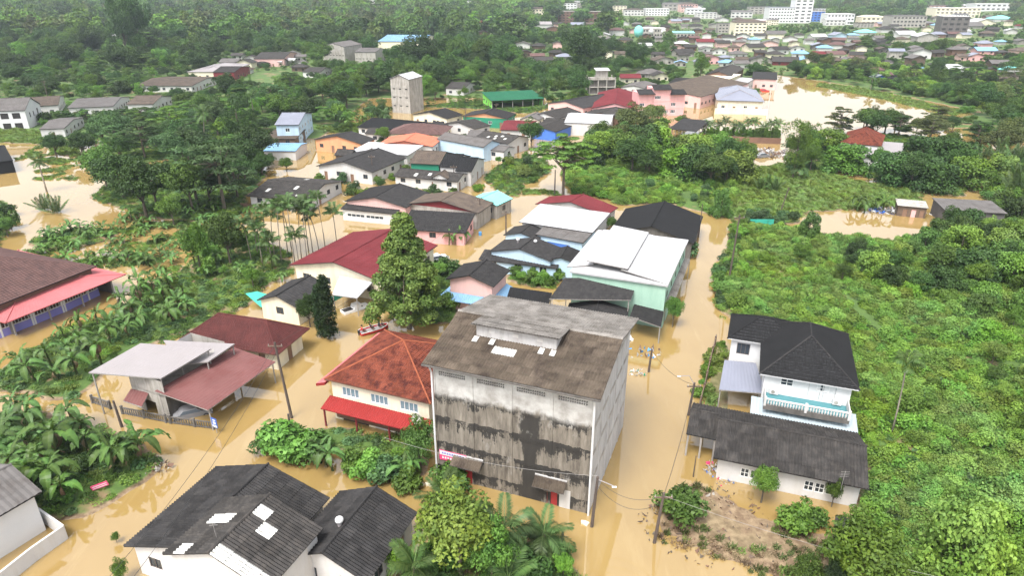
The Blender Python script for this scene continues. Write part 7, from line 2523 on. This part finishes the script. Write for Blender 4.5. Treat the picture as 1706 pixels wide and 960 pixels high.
for x in (-1.3, -.1, 1.0):
    MB().box(x - .15, x + .15, -.7, .7, .42, .48).build('seat', 'wood', boat)
mt = MB().box(-2.35, -2.1, -.15, .15, .3, .75).build('outboard_motor', 'rubber', boat)
MB().tube([(-2.25, 0, .3), (-2.3, 0, -.5)], .06, 6).build('motor_leg', 'rubber', mt)
fx_, fy_ = math.cos(ba), math.sin(ba)


def on_boat(x, y):
    return Vector((bc.x + fx_ * x - fy_ * y, bc.y + fy_ * x + fx_ * y, 0))


for (x, y, z, ps, sh, lb, fc) in ((-1.7, .0, .0, 'sit', 'cloth_red', 'person in a red shirt sitting at the left end of the boat', ba + R(90)), (-.3, .3, .0, 'sit', 'cloth_dark', 'person in dark clothes sitting in the middle of the boat', ba + R(90)),
                                  (.9, .2, .12, 'stand', 'cloth_orange', 'person in an orange top standing at the right end of the boat', ba + R(100)), (1.3, -.2, .0, 'sit', 'cloth_dark', 'person in dark clothes crouching at the bow of the boat', ba + R(80))):
    q = on_boat(x, y)
    o = person(623, 552, z, fc, ps, sh, lb)
    o.location = (q.x, q.y, .3 if ps == 'stand' else .1)
    o.scale = (1.1, 1.1, 1.1)


# ---------------------------------------------------------------- vehicles
def car(px, py, ang, paint, label, pickup=False, s=1.0, sink=.35, name='car'):
    p = at(px, py)
    o = empty(name, (p.x, p.y, -sink), ang)
    o.scale = (s, s, s)
    tag(o, label, 'pickup truck' if pickup else 'car')
    if pickup:
        prof = [(-2.5, .45), (-2.5, 1.05), (-.5, 1.05), (-.35, 1.75), (.9, 1.75), (1.5, 1.15), (2.45, 1.0), (2.55, .45)]
    else:
        prof = [(-2.1, .4), (-2.15, .95), (-1.6, 1.05), (-1.0, 1.5), (.45, 1.5), (1.15, 1.0), (2.0, .88), (2.15, .4)]
    mb = MB()
    w0, w1 = .85, .66
    L_ = [(x, -(w0 if z < 1.1 else w1), z) for x, z in prof]
    Rr = [(x, (w0 if z < 1.1 else w1), z) for x, z in prof]
    mb.poly(L_)
    mb.poly(Rr[::-1])
    for i in range(len(prof)):
        j = (i + 1) % len(prof)
        mb.poly([L_[j], L_[i], Rr[i], Rr[j]])
    mb.build('body', paint, o)
    if pickup:
        MB().poly([(-2.4, -.72, 1.06), (-.6, -.72, 1.06), (-.6, .72, 1.06), (-2.4, .72, 1.06)]).build('load_bed', 'dark', o)
        gl = [(.93, 1.7), (1.42, 1.2)]
        sd_ = [(-.3, 1.12), (-.25, 1.68), (.8, 1.68), (1.25, 1.15)]
    else:
        gl = [(.5, 1.46), (1.1, 1.05)]
        sd_ = [(-1.4, 1.08), (-.95, 1.44), (.42, 1.44), (1.0, 1.06)]
    (xa, za), (xb, zb) = gl
    MB().poly([(xa + .02, -.6, za + .01), (xb + .02, -.72, zb + .02), (xb + .02, .72, zb + .02), (xa + .02, .6, za + .01)]).build('windscreen', 'glass', o)
    for sg in (-1, 1):
        MB().poly([(x, sg * ((w0 if z < 1.1 else w1 + .13 * (1.5 - z)) + .015), z) for x, z in sd_]).build('side_window', 'glass', o)
        for x in (-1.35, 1.4):
            wh = MB().tube([(x, sg * .62, .33), (x, sg * .88, .33)], .33, 12).build('wheel', 'rubber', o)
            MB().tube([(x, sg * .88, .33), (x, sg * .9, .33)], .18, 8).build('rim', 'silver', wh)
        MB().box(2.08 if not pickup else 2.5, 2.17 if not pickup else 2.57, sg * .6 - .15, sg * .6 + .15, .7, .84).build('headlight', 'white_clean', o)


car(796, 372, R(60), 'car_white', 'white pickup truck parked beside the maroon-gabled house', True, 1.1, name='pickup_truck')
car(728, 434, R(35), 'car_white', 'white car half under the maroon roof by the street', False)
car(1272, 152, R(0), 'car_red', 'red car standing in the flood before the pink pond house', False, 1.15, .6)
car(322, 690, R(25), 'car_grey', 'grey car under the maroon carport roof', False, .95, .4)
car(1033, 566, R(10), 'car_white', 'white and red car wreck under the lean-to beside the lane', False, .8, .4)
car(1270, 262, R(15), 'car_grey', 'grey car beside the junk heap', False, 1.0, .2)
car(592, 516, R(40), 'car_white', 'white pickup truck under the white awning', True, .85, .5, 'pickup_truck')

# ---------------------------------------------------------------- nets, tarps, tanks, debris
p = at(440, 515, 0)
o = MB().slab([(-2.6, .4, 2.4), (.2, -1.6, 1.1), (2.2, -1.2, 1.0), (2.0, .2, 1.9), (-1.0, 1.0, 2.5)], .03).build('green_net', 'net')
o.location = (p.x, p.y, 0)
tag(o, 'green shade net hung from the small cream gable house', 'net')
p = at(565, 508)
o = MB().slab([(-1.2, -.6, 1.6), (1.4, .6, 2.2), (1.4, .9, 1.4), (-1.2, -.2, .4)], .03).build('green_net', 'net')
o.location = (p.x, p.y, 0)
tag(o, 'green shade net right of the columnar trees', 'net')
p = at(1603, 372)
o = MB().slab([(-3, -1.2, 1.3), (3, -1.2, 1.3), (3.2, 1.2, 1.9), (-2.6, 1.2, 1.9)], .05).build('tarpaulin', 'tarp')
o.location = (p.x, p.y, 0)
tag(o, 'blue tarpaulin before the grey metal shed', 'tarpaulin')
p = at(1268, 378)
o = MB().box(-2.4, 2.4, -.05, .05, 0, 1.6).build('net_screen', 'net')
o.location = (p.x, p.y, 0)
tag(o, 'dark green net screen at the field head', 'screen')
g = np.random.default_rng(55)


def heap(name, label, px, py, n, rx, ry, mats, s0=.15, s1=.6, hmax=.5):
    p = at(px, py)
    mb = MB()
    for i in range(n):
        a, r_ = g.uniform(0, 6.28), math.sqrt(g.uniform(0, 1))
        x, y = math.cos(a) * r_ * rx, math.sin(a) * r_ * ry
        s = g.uniform(s0, s1)
        z = g.uniform(0, hmax) * (1 - r_)
        q = [Vector((x, y, z)) + Vector(g.normal(size=3)) * s * .6 for _ in range(4)]
        k = int(g.integers(0, len(mats)))
        mb.poly([q[0], q[1], q[2]], k), mb.poly([q[0], q[2], q[3]], k), mb.poly([q[0], q[3], q[1]], k), mb.poly([q[1], q[3], q[2]], k)
    o = mb.build(name, mats)
    o.location = (p.x, p.y, max(0, land_z(p.x, p.y)))
    tag(o, label, kind='stuff')
    return o


heap('junk_heap', 'heap of white and rusty junk at the dark brown wall', 1262, 256, 420, 13, 6, ['white', 'conc', 'brownw', 'wood', 'silver'], .3, .9, 1.0)
heap('rubbish_bags', 'white rubbish round the plank shack', 1480, 352, 130, 4, 2, ['white', 'white_clean', 'conc', 'blue'], .3, .7, .8)
heap('rubbish_bags', 'white and dark bags in front of the plank shack', 1525, 356, 70, 3, 1.2, ['white', 'blue', 'conc'], .3, .6, .6)
heap('flood_litter', 'colourful sacks and litter at the bungalow door', 1200, 790, 110, 1.5, 1.9, ['white', 'sign_pink', 'blue', 'conc', 'conc'], .12, .34, .5)
heap('flood_litter', 'white sacks and weeds beside the lane by the warehouse', 1062, 622, 30, 1.2, 1.0, ['white', 'conc', 'green', 'white'], .12, .3, .3)
heap('floating_planks', 'planks and scrap floating beside the warehouse', 1068, 588, 40, 3, 1.6, ['wood', 'conc', 'brownw', 'tarp', 'white'], .2, .6, .25)
heap('floating_debris', 'brown twigs and debris on the flooded plot', 1190, 880, 170, 7, 5, ['wood', 'brownw', 'wood', 'bark'], .08, .28, .06)
heap('floating_debris', 'scattered debris beside the plot bank', 1170, 830, 60, 3.5, 1.8, ['wood', 'bark', 'brownw', 'conc'], .08, .3, .1)
heap('floating_debris', 'rubbish at the edge of the bottom-left thicket', 258, 785, 60, 1.6, 1.0, ['wood', 'brownw', 'conc'], .1, .4, .3)
for i, (x, y, lb) in enumerate(((1155, 848, 'blue plastic drum in the weeds of the flooded plot'), (800, 392, 'blue drum by the flooded street'))):
    p = at(x, y)
    o = empty('plastic_drum', (p.x, p.y, .0), .4)
    tag(o, lb, 'drum')
    MB().tube([(0, 0, -.2), (0, 0, .7)], .3, 12).build('barrel', 'tarp', o)
    MB().tube([(0, 0, .3), (0, 0, .36)], .32, 12).build('hoop', 'tarp', o)
for i, (x, y) in enumerate(((972, 872), (977, 874), (712, 808), (717, 809))):
    p = at(x, y)
    o = MB().box(-.22, .22, -.18, .18, -.05, .16).build('floating_box', 'cream')
    o.location = (p.x, p.y, 0)
    o.rotation_euler = (0, R(8), i)
    tag(o, 'pale foam box floating near the %s' % ('warehouse corner pole' if i < 2 else 'left warehouse door'), 'box', 'foam boxes near the %s' % ('pole' if i < 2 else 'door'))
p = at(1402, 812, 2.8)
o = empty('television_aerial', p)
tag(o, 'thin television aerial on the long bungalow roof', 'aerial')
MB().tube([(0, 0, -.4), (0, 0, 1.8)], .025, 5).build('mast', 'pale_wire', o)
for k in range(4):
    MB().tube([(-.4, 0, 1.2 + .18 * k), (.4, 0, 1.2 + .18 * k)], .015, 4).build('element', 'pale_wire', o)
p = at(364, 905, 6.5)
o = empty('television_aerial', p)
tag(o, 'thin pale aerial on the patched roof at the lower left', 'aerial')
MB().tube([(0, 0, -.4), (-.1, 0, 1.9)], .03, 5).build('mast', 'pale_wire', o)
MB().tube([(-.4, 0, 1.7), (.25, 0, 1.75)], .02, 4).build('element', 'pale_wire', o)

# ---------------------------------------------------------------- haze
hz = MB().box(-5200, 5200, -400, 6200, -4, 260).build('haze', 'glass')
hz.data.materials.clear()
m, nt, out = newmat('haze_air')
v = nt.nodes.new('ShaderNodeVolumePrincipled')
v.inputs['Color'].default_value = (0.80, 0.90, 1.0, 1)
v.inputs['Density'].default_value = 0.00014
v.inputs['Anisotropy'].default_value = 0.2
nt.links.new(v.outputs[0], out.inputs['Volume'])
hz.data.materials.append(m)
tag(hz, kind='stuff')
